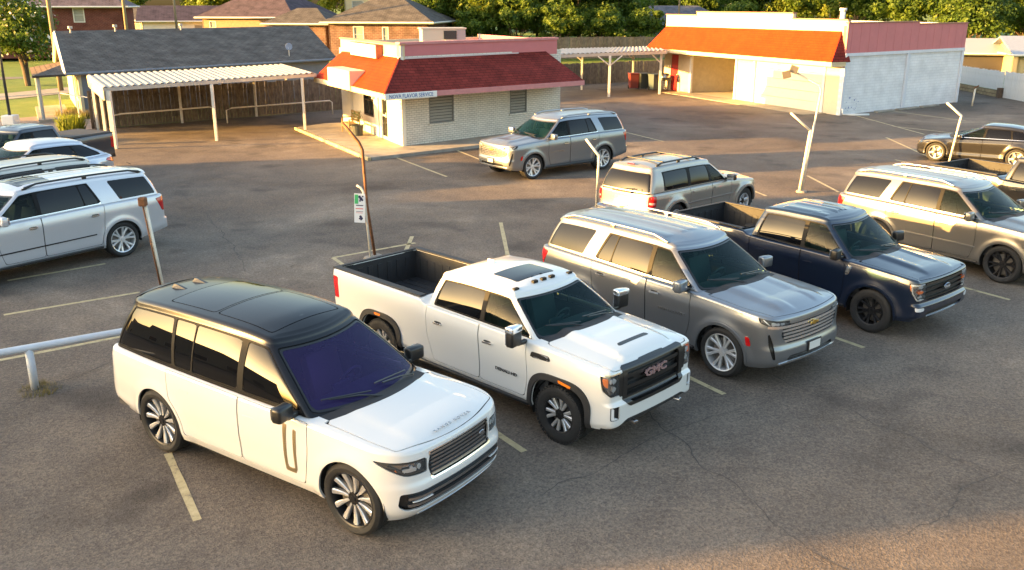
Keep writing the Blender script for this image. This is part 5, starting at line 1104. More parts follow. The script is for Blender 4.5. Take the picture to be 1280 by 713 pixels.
def sign_board(name, M, x0, x1, y0, y1, z0, z1, m, label, text=None, tm=None, size=.2, squash=1.0, side=None):
    e = empty(name, M.translation, 0, label, 'sign'); bpy.context.view_layer.update(); B = MB(); B.bbox(x0, x1, y0, y1, z0, z1-.012, .02); local('cabinet', B, M, side or m, e); B = MB(); B.box(x0+.03, x1-.03, y0+.03, y1-.03, z1-.012, z1+.004); fc = local('sign_face', B, M, m, e)
    if text:
        V, F = text_mesh(text, size, .003, squash); k = M @ Matrix.Translation(((x0+x1)/2, (y0+y1)/2, z1+.008)); o = mk('lettering', V, F, tm); o.matrix_world = k; par(o, e)
    return e
SIGNW = mat('white_sign_face', (.80, .79, .76), .45); DKSIDE = mat('dark_red_sign_side', (.20, .07, .05), .6)
e_dir = frame_of((-9.07, 42.37, 0), (-4.74, 34.28, 0))
sign_board('sign_box', frame_of((-9.1, 42.4, 2.13), (-4.77, 34.3, 2.13)), 2.45, 5.35, .05, .83, -.65, .06, SIGNW, 'blank white sign box standing on the orange eave over the shop entrance', side=mat('sign_cabinet_cream', (.6, .5, .36), .5))
sign_board('sign_box', shopM3, 2.6, 6.2, .05, .62, 0, .32, SIGNW, 'long faded white sign box fixed to the cream parapet of the shop', 'FLAVOR STOP', mat('faint_grey_letters', (.66, .65, .62), .5), .3, 1.5, side=DKSIDE)
sign_board('banner', frame_of((-4.76, 34.22, 2.12), (3.19, 40.61, 2.12)), .0, 2.35, 0, .24, .03, .06, SIGNW, 'narrow white banner with blue capitals along the shop corner eave', 'NOVA FLAVOR SERVICE', mat('blue_letters', (.03, .10, .36), .5), .215, .86)
def shop_front():
    n1 = Vector((-.9, -.44, 0)); c, l, r = sc_, sl_, sr_
    o = mk('shop_walkway', [], [], CONC); bpy.data.objects.remove(o)
    B = MB(); P = [(-8.9, 43.6), (-9.9, 42.2), (-5.2, 33.5), (4.1, 41.0), (2.4, 42.3), (-4.36, 36.36), (-8.0, 43.9)]
    B.prism(P, 0, .12); tag(B.obj('walkway', CONC), kind='structure')
    K_ = MB(); a = (-9.94, 42.17); b = (-5.22, 33.45); M = frame_of((*a, 0), (*b, 0)); L = math.hypot(b[0]-a[0], b[1]-a[1]); K_.bbox(0, L, 0, .125, 0, .14, .02); o = K_.obj('kerb', CURB); o.matrix_world = M; tag(o, kind='structure')
    # bench, plant pot, roof unit
    M = frame_of((-8.6, 42.3, .12), (-4.8, 34.5, .12)); WY = mat('varnished_bench_wood', (.34, .22, .08), .5, var=.2, scale=6); e = empty('bench', M @ Vector((2.5, 0, -.6)), 0, 'wooden slatted bench with arms on the shop walkway', 'bench'); bpy.context.view_layer.update()
    Bn = Matrix.Translation((.0, 0, 0))
    for k in range(4): q = MB(); q.bbox(1.95, 3.15, .42, .445, -.62+k*.11, -.53+k*.11, .008); local('seat_slat', q, M, WY, e)
    for k in range(4): q = MB(); q.bbox(1.95, 3.15, .52+k*.11, .61+k*.11, -.64-.02*k, -.615-.02*k, .008); local('back_slat', q, M, WY, e)
    for x in (1.97, 3.10):
        q = MB(); q.bbox(x, x+.05, 0, .66, -.22, -.17, .01); q.bbox(x, x+.05, 0, .95, -.68, -.63, .01); q.bbox(x, x+.05, .62, .66, -.66, -.16, .01); q.bbox(x, x+.05, .38, .42, -.66, -.16, .01); local('bench_end', q, M, WY, e)
    e = empty('plant_pot', M @ Vector((3.5, 0, -.4)), 0, 'dark planter with dry plant beside the shop bench', 'planter'); bpy.context.view_layer.update(); q = MB(); q.lathe([(0, 0), (.20, 0), (.26, .42), (.28, .46), (.24, .46), (.22, .40), (0, .40)], 16, Matrix.Translation((3.5, 0, -.45)) @ Matrix.Rotation(R(-90), 4, 'X')); local('pot', q, M, DARKM, e)
    q = MB(); rr = random.Random(3)
    for k in range(60): a = rr.uniform(0, 6.28); d = rr.uniform(.1, .4); p = Vector((3.5+math.cos(a)*d*.7, .45+rr.uniform(.1, .55), -.45+math.sin(a)*d*.7)); q.add([p, p+Vector((.08, .02, 0)), p+Vector((.04, .12, .03))], [(0, 1, 2)]); 
    local('stems', q, M, LEAF[1], e)['kind'] = 'stuff'
    e = empty('roof_air_conditioner', (-3.4, 54, 0), R(0), 'boxy rooftop air conditioner with dark grilles behind the pink parapet', 'air conditioner'); bpy.context.view_layer.update(); M = Matrix.Translation((-3.2, 42.6, 3.5)) @ Matrix.Rotation(R(12), 4, 'Z')
    q = MB(); q.bbox(-.95, 1.0, -.6, .6, .12, 1.02, .03); q.box(-1.0, 1.05, -.63, .63, .98, 1.04); q.box(-.8, .9, -.5, .5, 0, .13); local('housing', q, M, mat('beige_unit_metal', (.50, .47, .40), .5, .2), e)
    q = MB(); q.box(.02, .60, -.625, -.60, .55, .92); 
    for k in range(7): q.box(.04, .58, -.64, -.62, .57+k*.05, .59+k*.05)
    local('intake_grille', q, M, DARKM, e); q = MB(); q.bbox(.08, .56, -.74, -.60, .14, .52, .02); local('access_panel', q, M, GALV, e); q = MB(); q.box(.62, 1.005, -.615, .615, .14, .96); local('side_panel', q, M, mat('grey_unit_panel', (.30, .30, .33), .5, .3), e)
    e = tag(local('roof_vent_pipe', MB().tube([(1.75, 0, 0), (1.75, 0, .75)], .05, 8), M, TRIMW, None), 'thin white vent pipe right of the rooftop air conditioner', 'vent pipe')
shop_front()
# ------------------------------------------------------------------ garage building on the right
def garage():
    a, b, d = (17.04, 47.8), (26.31, 54.47), (10.35, 63.2); f4 = (b[0]+d[0]-a[0], b[1]+d[1]-a[1]); LF = math.hypot(a[0]-d[0], a[1]-d[1]); LR = math.hypot(b[0]-a[0], b[1]-a[1])
    root = empty('garage_building', (a[0], a[1], 0), 0, 'cream garage block with orange mansard, open bay and pink-topped white side wall', 'building'); bpy.context.view_layer.update()
    S = lambda s: LF-s                                                         # distance from corner a along the front
    hol = [(S(7.1), S(1.35), 0, 2.55), (S(13.55), S(8.9), 0, 2.62), (S(16.0), S(15.1), 0, 2.35)]
    FRW = mat('garage_front_cream', (.66, .57, .42), .6, var=.05)
    _, M = wall('wall', d, a, 4.2, FRW, root, holes=hol)
    for s in (13.62, 8.85, 7.15, 1.3): T = MB(); T.bbox(S(s)-.09, S(s)+.09, 0, 2.66, -.1, .06, .015); local('door_casing', T, M, WHITEP, root)
    # roller door panels
    for k in range(5): q = MB(); q.bbox(S(7.1)+.02, S(1.35)-.02, k*.51+.006, k*.51+.504, -.09, -.05, .012); local('door_panel', q, M, mat('pale_yellow_door', (.78, .73, .58), .5, var=.04), root)
    q = MB(); q.bbox(S(16.0)+.03, S(15.1)-.03, .02, 2.33, -.10, -.05, .01); dr = local('red_door', q, M, mat('red_door_paint', (.42, .012, .018), .4), root); dr.name = 'door'; q = MB(); q.bbox(S(15.25), S(15.18), 1.02, 1.10, -.05, .0, .01); local('door_handle', q, M, STEELW, dr)
    q = MB(); q.bbox(S(13.7)-.12, S(13.7)+.10, 2.28, 2.55, .0, .16, .03); local('wall_lamp', q, M, mat('lamp_glass_cream', (.7, .6, .3), .4), root)
    # bay interior
    I = MB(); x0, x1 = S(13.6)-.3, S(8.9)+.3; I.box(x0-.05, x0, 0, 2.9, -6, -.15); I.box(x1, x1+.05, 0, 2.9, -6, -.15); I.box(x0, x1, 0, 2.9, -6.05, -6); I.box(x0, x1, 2.85, 2.9, -6, -.15); I.box(x0, x1, .0, .012, -6, 0.0); local('bay_lining', I, M, mat('bay_wall_paint', (.55, .50, .38), .7, var=.1), root)
    # apron
    q = MB(); q.box(S(14.6), S(.9), .002, .03, 0, 1.5); o = q.obj('concrete_apron', mat('apron_concrete', (.36, .31, .23), .85, var=.25, scale=.8)); o.matrix_world = M; tag(o, kind='structure')
    # mansard
    n = Vector((-.917, -.399, 0)); E1, E2 = M @ Vector((-.9, 2.72, .95)), M @ Vector((S(-.15), 2.72, .95)); T1, T2 = M @ Vector((.1, 4.15, .02)), M @ Vector((S(.35), 4.22, .02))
    slab('mansard_slope', E1, E2, T2, T1, RED_LIT, root); B_ = M @ Vector((S(.05), 2.72, -.0)); slab('mansard_slope', E2, M @ Vector((S(-.15)+.0, 2.72, -.3)), M @ Vector((S(.33), 4.22, -.05)), T2, RED_SHADE, root)
    q = MB(); q.box(-.9, S(-.15), 2.50, 2.72, .90, .95); q.box(S(-.15)-.05, S(-.15), 2.50, 2.72, 0, .90); local('fascia', q, M, mat('fascia_cream', (.66, .54, .34), .55, var=.06), root); q = MB(); q.box(-.9, S(-.15), 2.62, 2.66, 0, .9); local('soffit', q, M, CREAM, root)
    # stepped parapet
    for s0, s1, z in ((16.9, 13.3, 4.86), (13.3, 4.2, 5.06), (4.2, -.0, 4.76)):
        x0, x1 = max(0, S(s0)), S(s1); q = MB(); q.box(x0, x1, 4.19, z, -.22, .004); local('parapet', q, M, FRW, root); q = MB(); q.box(x0-.03, x1+.03, z, z+.06, -.27, .05); local('parapet_cap', q, M, mat('brown_cap', (.32, .16, .10), .6), root)
    # right-hand wall
    _, M2 = wall('wall', a, b, 3.12, WBRICK2, root)
    q = MB(); 
    BW = mat('bluish_white_trim', (.66, .68, .74), .6, var=.05)
    for x0, x1 in ((0, .22), (LR/2-.10, LR/2+.18), (LR-.22, LR)): q = MB(); q.bbox(x0, x1, 0, 3.0, 0, .09, .012); local('pilaster', q, M2, BW, root)
    q = MB(); q.box(0, LR, 2.98, 3.14, 0, .10); local('wall_band', q, M2, BW, root)
    for k in range(30): x = k*LR/30; q = MB(); q.box(x+.003, x+LR/30-.003, 3.14, 4.62 if k < 17 else 4.50, -.05+.004*(k % 2), .05+.006*(k % 2)); local('fascia_panel', q, M2, PINK, root)
    q = MB(); q.box(-.05, LR*17/30, 4.62, 4.68, -.1, .10); q.box(LR*17/30, LR+.05, 4.50, 4.56, -.1, .10); q.box(0, LR, 3.10, 4.5, -.2, -.06); local('parapet_cap', q, M2, MATS['brown_cap'], root)
    wall('wall', b, f4, 4.5, WHITEP, root); wall('wall', f4, d, 4.5, WHITEP, root)
    q = MB(); q.add([(a[0], a[1], 4.2), (b[0], b[1], 4.2), (f4[0], f4[1], 4.2), (d[0], d[1], 4.2)], [(0, 1, 2, 3)]); par(q.obj('flat_roof', CONC), root)
    rr = random.Random(5); q = MB()
    for k in range(16): x = .55+rr.random()*1.1; y = .15+rr.random()*.7; s = rr.uniform(.02, .05); q.box(x, x+s, y, y+s*rr.uniform(.6, 2.2), .0, .006)
    local('blue_paint_splash', q, M2, mat('blue_spray', (.04, .08, .35), .6), root)
    q = MB(); q.tube([(.35, 4.2, -.6), (.35, 5.25, -.6)], .13, 12); q.tube([(.35, 5.22, -.6), (.35, 5.36, -.6)], .18, 12); tag(local('flue_pipe', q, M2, WHITEP, None, True), 'stout white flue pipe on the garage roof above the wall corner', 'flue')
    q = MB(); q.tube([(.1, .35, .14), (.1, .07, .16), (.4, .05, .5), (1.2, .05, 1.0)], .06, 8); tag(local('drain_pipe', q, M2, WHITEP, None, True), 'short white drainpipe lying at the foot of the garage corner', 'drainpipe')
    for i, (x0, x1) in enumerate(((2.6, 4.2), (4.6, 6.6), (6.9, 8.6))): q = MB(); q.bbox(x0, x1, 0, .10, .35, .6, .03); tag(local('parking_block', q, M2, CONC, None), ['concrete wheel stop nearest the graffiti on the white wall', 'concrete wheel stop midway along the white garage wall', 'concrete wheel stop at the far end of the white garage wall'][i], 'wheel stop', 'wheel stops along the garage wall')
    return M
garM = garage()
# ------------------------------------------------------------------ carports
def carport(name, label, A, B, C, D, posts, braces=(), rib=.3, m=GALV, fas=.16, lowfas=None):
    root = empty(name, (A[0], A[1], 0), 0, label, 'carport'); bpy.context.view_layer.update(); A, B, C, D = map(Vector, (A, B, C, D))
    n = int((B-A).length/rib); V = []; F = []
    for i in range(n*4+1):
        t = i/(n*4); z = (0, .045, .045, 0)[i % 4]; V += [A.lerp(B, t)+Vector((0, 0, z)), D.lerp(C, t)+Vector((0, 0, z)), A.lerp(B, t)+Vector((0, 0, z-.012)), D.lerp(C, t)+Vector((0, 0, z-.012))]
    for i in range(n*4): k = 4*i; F += [(k, k+4, k+5, k+1), (k+2, k+3, k+7, k+6), (k, k+2, k+6, k+4), (k+1, k+5, k+7, k+3)]
    par(mk('corrugated_roof', V, F, m), root)
    for P_, Q_, h in ((A, B, fas), (D, A, lowfas or fas), (C, B, fas), (C, D, fas)):
        L = (Q_-P_).length; M = frame_of(P_-Vector((0, 0, h)), Q_-Vector((0, 0, h))); q = MB(); q.box(0, L, 0, h-.015, -.05, .0); local('beam', q, M, m if h < .3 else CREAM, root)
    for (x, y, top, s) in posts:
        q = MB(); q.bbox(x-s, x+s, y-s, y+s, 0, top, .008); o = q.obj('post', STEELW); par(o, root)
    for p, q_ in braces: q = MB(); q.tube([p, q_], .04, 6); par(q.obj('brace', STEELW), root)
    return root
CA, CB = (-16.05, 36.2, 2.42), (-8.85, 41.75, 2.58); CD, CC = (-20.1, 43.8, 2.32), (-12.4, 50.6, 2.42)
carport('carport', 'long white corrugated carport on posts in front of the board fence', CA, CB, CC, CD, [(-15.92, 36.36, 2.3, .085), (-12.55, 38.6, 2.35, .055), (-9.37, 41.3, 2.4, .055), (-18.93, 41.71, 2.2, .06), (-16.1, 44.6, 2.22, .05), (-13.2, 47.3, 2.25, .05), (-12.0, 49.2, 2.25, .05), (-17.8, 39.9, 2.2, .06)], rib=.27, fas=.15, lowfas=.5)
MA, MB_, MC, MD = (1.6, 56.2, 2.62), (9.75, 59.0, 2.75), (10.4, 66.2, 2.7), (3.4, 64.0, 2.62)
carport('flat_carport', 'flat white carport with Y-braced posts between the shop and garage', MA, MB_, MC, MD, [(6.07, 57.7, 2.5, .07), (4.71, 62.5, 2.5, .06), (8.42, 64.6, 2.5, .06), (9.5, 59.4, 2.55, .07)],
    [((6.07, 57.7, 1.9), (5.3, 57.45, 2.48)), ((6.07, 57.7, 1.9), (6.85, 57.95, 2.5)), ((9.5, 59.4, 1.95), (8.85, 59.1, 2.52)), ((4.71, 62.5, 1.9), (4.0, 62.3, 2.48)), ((8.42, 64.6, 1.9), (7.7, 64.4, 2.48))], rib=.3, fas=.2)
# ------------------------------------------------------------------ fences
def board_fence(name, label, a, b, z0, h, m, w=.15, gap=.012, rails=True, cat='fence', postm=None, lean=.01):
    root = empty(name, (a[0], a[1], 0), 0, label, cat); bpy.context.view_layer.update(); L = math.hypot(b[0]-a[0], b[1]-a[1]); M = frame_of((*a, z0), (*b, z0)); n = int(L/(w+gap)); rr = random.Random(int(a[0]*10))
    q = MB(); q.box(-w/2, w/2, 0, 1, -.011, .011); me = q.obj('fence_board', m).data; None
    o0 = [o for o in bpy.data.objects if o.data == me][0]; bpy.data.objects.remove(o0)
    for k in range(min(n, 300)):
        o = bpy.data.objects.new('fence_board', me); COL.objects.link(o); o.matrix_world = M @ Matrix.Translation(((k+.5)*L/n, 0, rr.uniform(-.006, .006))) @ Matrix.Rotation(rr.uniform(-lean, lean), 4, 'Z') @ Matrix.Diagonal((1, h+rr.uniform(-.04, .03), 1, 1)); par(o, root)
    if rails:
        for y in (.3, h-.35): q = MB(); q.box(0, L, y, y+.08, -.06, -.012); local('rail', q, M, postm or m, root)
    return root, M
board_fence('board_fence', 'weathered grey board fence under the left carport', (-19.6, 42.5), (-9.0, 50.95), 0, 1.72, FENCE)
board_fence('board_fence', 'weathered board fence behind the flat carport', (3.3, 65.6), (12.2, 71.4), 0, 1.5, FENCE)
board_fence('far_fence', 'low grey board fence below the brown brick house', (-12.5, 76), (-1.5, 77.5), .35, 1.9, FENCE, w=.3)
board_fence('far_fence', 'dark board fence under the trees between the two roofs', (0, 84), (21, 88), .8, 1.9, FENCE, w=.3)
WB = mat('white_fence_metal', (.62, .64, .66), .55, var=.12, stretch=(1, 1, .3), scale=3)
board_fence('white_fence', 'tall white ribbed fence standing on a low block wall at right', (30.5, 65.0), (30.45, 57.3), .42, 1.15, WB, w=.16, gap=.02, lean=0)
board_fence('white_gate', 'white ribbed gate panel at the right end of the fence', (30.42, 57.2), (30.4, 49.0), .02, 1.6, WB, w=.16, gap=.02, lean=0, cat='gate')
BLK = brick_mat('tan_block', (.34, .28, .17), (.28, .22, .14), (.16, .13, .09), bw=.4, bh=.2, ms=.02, var=.25)
e = empty('block_wall', (30.3, 65, 0), 0, 'low tan block wall under the white fence', 'wall'); bpy.context.view_layer.update(); M = frame_of((30.3, 65.0, 0), (30.25, 57.3, 0))
for j in range(2):
    for k in range(18): q = MB(); x = k*.42+(.21 if j else 0); q.bbox(x, x+.41, j*.21, j*.21+.2, -.16, .02+.006*((k*7+j) % 3), .012); local('block', q, M, BLK, e)
tag(local('dark_gate_post', MB().bbox(7.7, 7.95, 0, .6, -.15, .15, .02), M, BARK, None), 'short dark post where block wall meets gate', 'post')
# ------------------------------------------------------------------ pipes, poles, rails
def pipe_thing(name, label, cat, parts, group=None):
    o0 = parts[0][1][0]; e = empty(name, (o0[0], o0[1], 0), 0, label, cat, group); bpy.context.view_layer.update()
    for nm, pts, r, m in parts: par(MB().tube(pts, r, 10).obj(nm, m, None, True), e)
    if 'pole' in cat or cat == 'sign post': q = MB(); q.lathe([(0, .0), (.17, .0), (.15, .05), (.09, .06), (0, .06)], 14, Matrix.Translation((o0[0], o0[1], 0))); par(q.obj('footing', CONC), e)
    return e
WP = mat('cream_pole_paint', (.70, .65, .55), .5, var=.15, scale=8)
pipe_thing('bent_pole', 'rusty brown pole bent at the top beside the white truck bed', 'pole', [('shaft', [(-3.14, 20.05, 0), (-3.28, 20.1, 1.2), (-3.33, 20.15, 2.45), (-3.40, 20.15, 2.62), (-3.75, 20.15, 3.05)], 0.035, RUST)])
e = pipe_thing('sign_post', 'white post with a curled top carrying a small notice board', 'sign post', [('shaft', [(-3.22, 19.9, 0), (-3.30, 19.9, 1.45), (-3.32, 19.9, 1.56), (-3.37, 19.9, 1.65), (-3.46, 19.9, 1.70)], 0.025, WP)])
q = MB(); Ms = Matrix.Translation((-3.40, 19.82, 1.20)) @ Matrix.Rotation(R(2.5), 4, 'Y'); q.bbox(-.12, .12, -.012, .0, -.33, .33, .004, Ms); nb = q.obj('notice_board', mat('notice_white', (.66, .70, .76), .45)); par(nb, e)
def printq(nm, x0, x1, z0, z1, m): q = MB(); q.box(x0, x1, -.0155, -.0135, z0, z1, Ms); par(q.obj(nm, m), nb)
GRN = mat('sign_green', (.06, .42, .16), .5); INK = mat('sign_ink', (.03, .03, .09), .5); SRED = mat('sign_pink_red', (.55, .12, .14), .5)
printq('green_print', -.11, -.03, .10, .31, GRN); printq('red_print', -.09, .08, -.02, .0, SRED); printq('ink_line', -.08, .08, .055, .075, INK); printq('ink_line', -.08, .08, -.08, -.07, INK); printq('ink_line', -.08, .07, -.11, -.10, SRED)
q = MB()
for (x, z, s) in ((.0, .26, .03), (.03, .22, .035), (.06, .19, .025), (.01, .17, .02), (.07, .27, .018)): q.lathe([(0, 0), (s, 0), (s, .002), (0, .002)], 10, Ms @ Matrix.Translation((x, -.0135, z)) @ Matrix.Rotation(R(90), 4, 'X'))
for (x, z, s) in ((.02, -.19, .03), (.045, -.23, .03), (.0, -.235, .02), (.03, -.26, .018)): q.lathe([(0, 0), (s, 0), (s, .002), (0, .002)], 10, Ms @ Matrix.Translation((x, -.0135, z)) @ Matrix.Rotation(R(90), 4, 'X'))
pm_ = par(q.obj('printed_mark', INK), nb); pm_['kind'] = 'stuff'
e = pipe_thing('short_rail_pole', 'white pole with a rusty socket on top left of the black-roofed SUV', 'pole', [('shaft', [(-7.10, 17.6, 0), (-7.32, 17.75, 1.72)], 0.031, WP), ('rusty_strip', [(-7.13, 17.56, 0), (-7.36, 17.71, 1.72)], 0.017, RUST)])
q = MB(); q.bbox(-7.44, -7.28, 17.66, 17.80, 1.70, 1.88, .03); par(q.obj('rusty_socket', RUST), e)
pipe_thing('bent_pole', 'white pole with bent tip in front of the old silver SUV', 'pole', [('shaft', [(2.38, 25.12, 0), (2.42, 25.15, 1.35), (2.42, 25.15, 1.52), (2.05, 25.15, 1.98)], 0.035, WP)])
e = pipe_thing('lamp_pole', 'tall cream pole holding two small floodlights on a bent arm', 'lamp pole', [('shaft', [(8.95, 27.6, 0), (9.12, 27.7, 1.55), (9.30, 27.75, 3.05), (9.24, 27.75, 3.22), (8.45, 27.75, 3.62)], 0.03, WP), ('lower_shaft', [(8.87, 27.55, 0), (9.05, 27.6, 1.9)], 0.047, WP), ('side_arm', [(9.05, 27.6, 1.88), (8.40, 27.6, 2.42)], 0.033, WP)])
for (x, z, a, nm) in ((8.40, 3.68, 20, 'flood_lamp'), (8.20, 3.54, -15, 'flood_lamp')):
    q = MB(); Mx = Matrix.Translation((x, 27.7, z)) @ Matrix.Rotation(R(a), 4, 'Y') @ Matrix.Rotation(R(-12), 4, 'Z'); q.bbox(-.09, .09, -.07, .05, -.08, .10, .015, Mx); q.bbox(-.12, .12, -.09, -.06, -.10, .12, .015, Mx); par(q.obj(nm, mat('floodlamp_grey', (.16, .14, .12), .4, .3)), e)
pipe_thing('bent_pole', 'white pole with bent tip near the dark crossover', 'pole', [('shaft', [(15.9, 32.8, 0), (16.12, 32.85, 1.62), (16.14, 32.85, 1.72), (15.55, 32.85, 2.18)], 0.039, WP)])
e = pipe_thing('bollard', 'thin white standpipe by the end of the white garage wall', 'standpipe', [('shaft', [(26.2, 52.3, 0), (26.25, 52.3, 1.05)], 0.047, WP), ('valve', [(26.15, 52.25, 1.0), (26.4, 52.25, 1.15)], 0.039, RUST)])
e = pipe_thing('pipe_rail', 'low blue-white pipe barrier left of the black-roofed SUV', 'barrier', [('rail', [(-9.8, 10.95, .63), (-7.56, 12.37, .66), (-6.05, 13.3, .67), (-4.9, 14.0, .67)], .056, mat('blue_white_pipe', (.50, .54, .60), .4, var=.12, scale=3)), ('post', [(-7.2, 12.6, 0), (-7.2, 12.6, .66)], .06, MATS['blue_white_pipe'] if 'blue_white_pipe' in MATS else WP)])
pipe_thing('pipe_rail', 'short grey pipe barrier end behind the navy and beige vehicles', 'barrier', [('rail', [(9.9, 25.4, .50), (11.4, 24.6, .50)], .055, STEELW), ('post', [(10.4, 25.13, 0), (10.4, 25.13, .5)], .05, STEELW)])
pipe_thing('pipe_hoop', 'thin grey pipe hoop under the left carport', 'hoop rail', [('rail', [(-17.9, 40.9, .0), (-17.9, 40.95, .78), (-17.6, 41.3, .82), (-14.5, 43.9, .85), (-14.3, 44.0, .78), (-14.3, 44.0, 0)], .035, STEELW)])
pipe_thing('pipe_hoop', 'long grey pipe guard rail before the board fence', 'hoop rail', [('rail', [(-13.9, 44.6, 0), (-13.9, 44.6, .62), (-13.7, 44.8, .7), (-9.6, 48.4, .7), (-9.5, 48.5, .6), (-9.5, 48.5, 0)], .035, STEELW)])
# clump of weeds at the barrier post
def tuft(name, label, x, y, r, h, n, m, seed, cat='weeds', z=0):
    rr = random.Random(seed); V = []; F = []
    for k in range(n):
        a = rr.uniform(0, 6.28); d = r*math.sqrt(rr.random()); b = Vector((x+math.cos(a)*d, y+math.sin(a)*d, z)); t = b+Vector((rr.uniform(-.4, .4)*h, rr.uniform(-.4, .4)*h, h*rr.uniform(.4, 1))); w = Vector((math.cos(a+1.5), math.sin(a+1.5), 0))*.012*(h/.2); i = len(V); V += [b-w, b+w, t]; F.append((i, i+1, i+2))
    o = mk(name, V, F, m); tag(o, label, cat); o['kind'] = 'stuff'; return o
tuft('weeds', 'dry weeds round the foot of the barrier post', -7.1, 12.55, .30, .10, 260, leaf_mat('weed_leaf', (.10, .10, .04), (.24, .20, .09)), 4)
tuft('weeds', 'dry yellow shrub clump at the corner of the driveway', -19.0, 38.2, .8, .45, 900, MATS['weed_leaf'], 5)
tuft('weeds', 'taller yellow green shrub beside the left fence end', -19.9, 41.2, .5, .9, 700, LEAF[2], 6)
tuft('weeds', 'sprawling weeds along the grey house step', -22.3, 46.8, 1.0, .5, 900, MATS['weed_leaf'], 8)
# bins and grill by the red door
def bin_(x, y, m, rz, label):
    e = empty('wheelie_bin', (x, y, 0), rz, label, 'bin'); q = MB(); 
    V = [(-.26, -.28, .08), (.26, -.28, .08), (.26, .28, .08), (-.26, .28, .08), (-.31, -.36, 1.0), (.31, -.36, 1.0), (.31, .36, 1.0), (-.31, .36, 1.0)]; q.add(V, [(3, 2, 1, 0), (4, 5, 6, 7), (0, 1, 5, 4), (1, 2, 6, 5), (2, 3, 7, 6), (3, 0, 4, 7)]); q.obj('bin_body', m, e)
    q = MB(); q.bbox(-.34, .34, -.40, .38, 1.0, 1.08, .03); q.obj('lid', m, e)
    for s in (-1, 1): q = MB(); q.lathe([(0, -.03), (.11, -.03), (.12, 0), (.11, .03), (0, .03)], 14, Matrix.Translation((s*.27, .30, .12)) @ Matrix.Rotation(R(90), 4, 'Y')); q.obj('wheel', MATS['tyre_rubber'], e)
    q = MB(); q.tube([(-.25, .42, .95), (.25, .42, .95)], .02, 6); q.obj('handle', m, e); return e
car_mats()
bin_(9.6, 62.2, mat('blue_grey_bin', (.06, .09, .11), .5), .4, 'blue-grey wheeled bin beside the red door')
bin_(8.95, 63.0, DARKM, .2, 'black wheeled bin behind the blue-grey one')
bin_(8.3, 63.2, mat('maroon_bin', (.16, .03, .03), .5), .1, 'maroon bin furthest from the red door')
e = empty('kettle_grill', (10.15, 61.4, 0), .3, 'chrome-lidded barbecue grill next to the red door', 'grill')
q = MB(); q.bbox(-.35, .35, -.25, .25, .72, .92, .05); q.obj('firebox', DARKM, e); q = MB(); q.lathe([(.0, .28), (.15, .26), (.25, .18), (.28, 0)], 16, Matrix.Translation((0, 0, .92)) @ Matrix.Diagonal((1.25, .9, 1, 1))); q.obj('lid', MATS['satin_silver'], e, True)
for x in (-.3, .3):
    for y in (-.2, .2): MB().tube([(x*.9, y, .74), (x, y, 0)], .02, 6).obj('leg', DARKM, e)
e = tag(mk('door_mat', *(lambda B: (B.V, B.F))(MB().bbox(-.35, .35, -.22, .22, 0, .03, .01)), mat('brown_mat', (.12, .06, .04), .9), loc=(10.6, 61.0, .0)), 'small brown mat in front of the red door', 'mat')
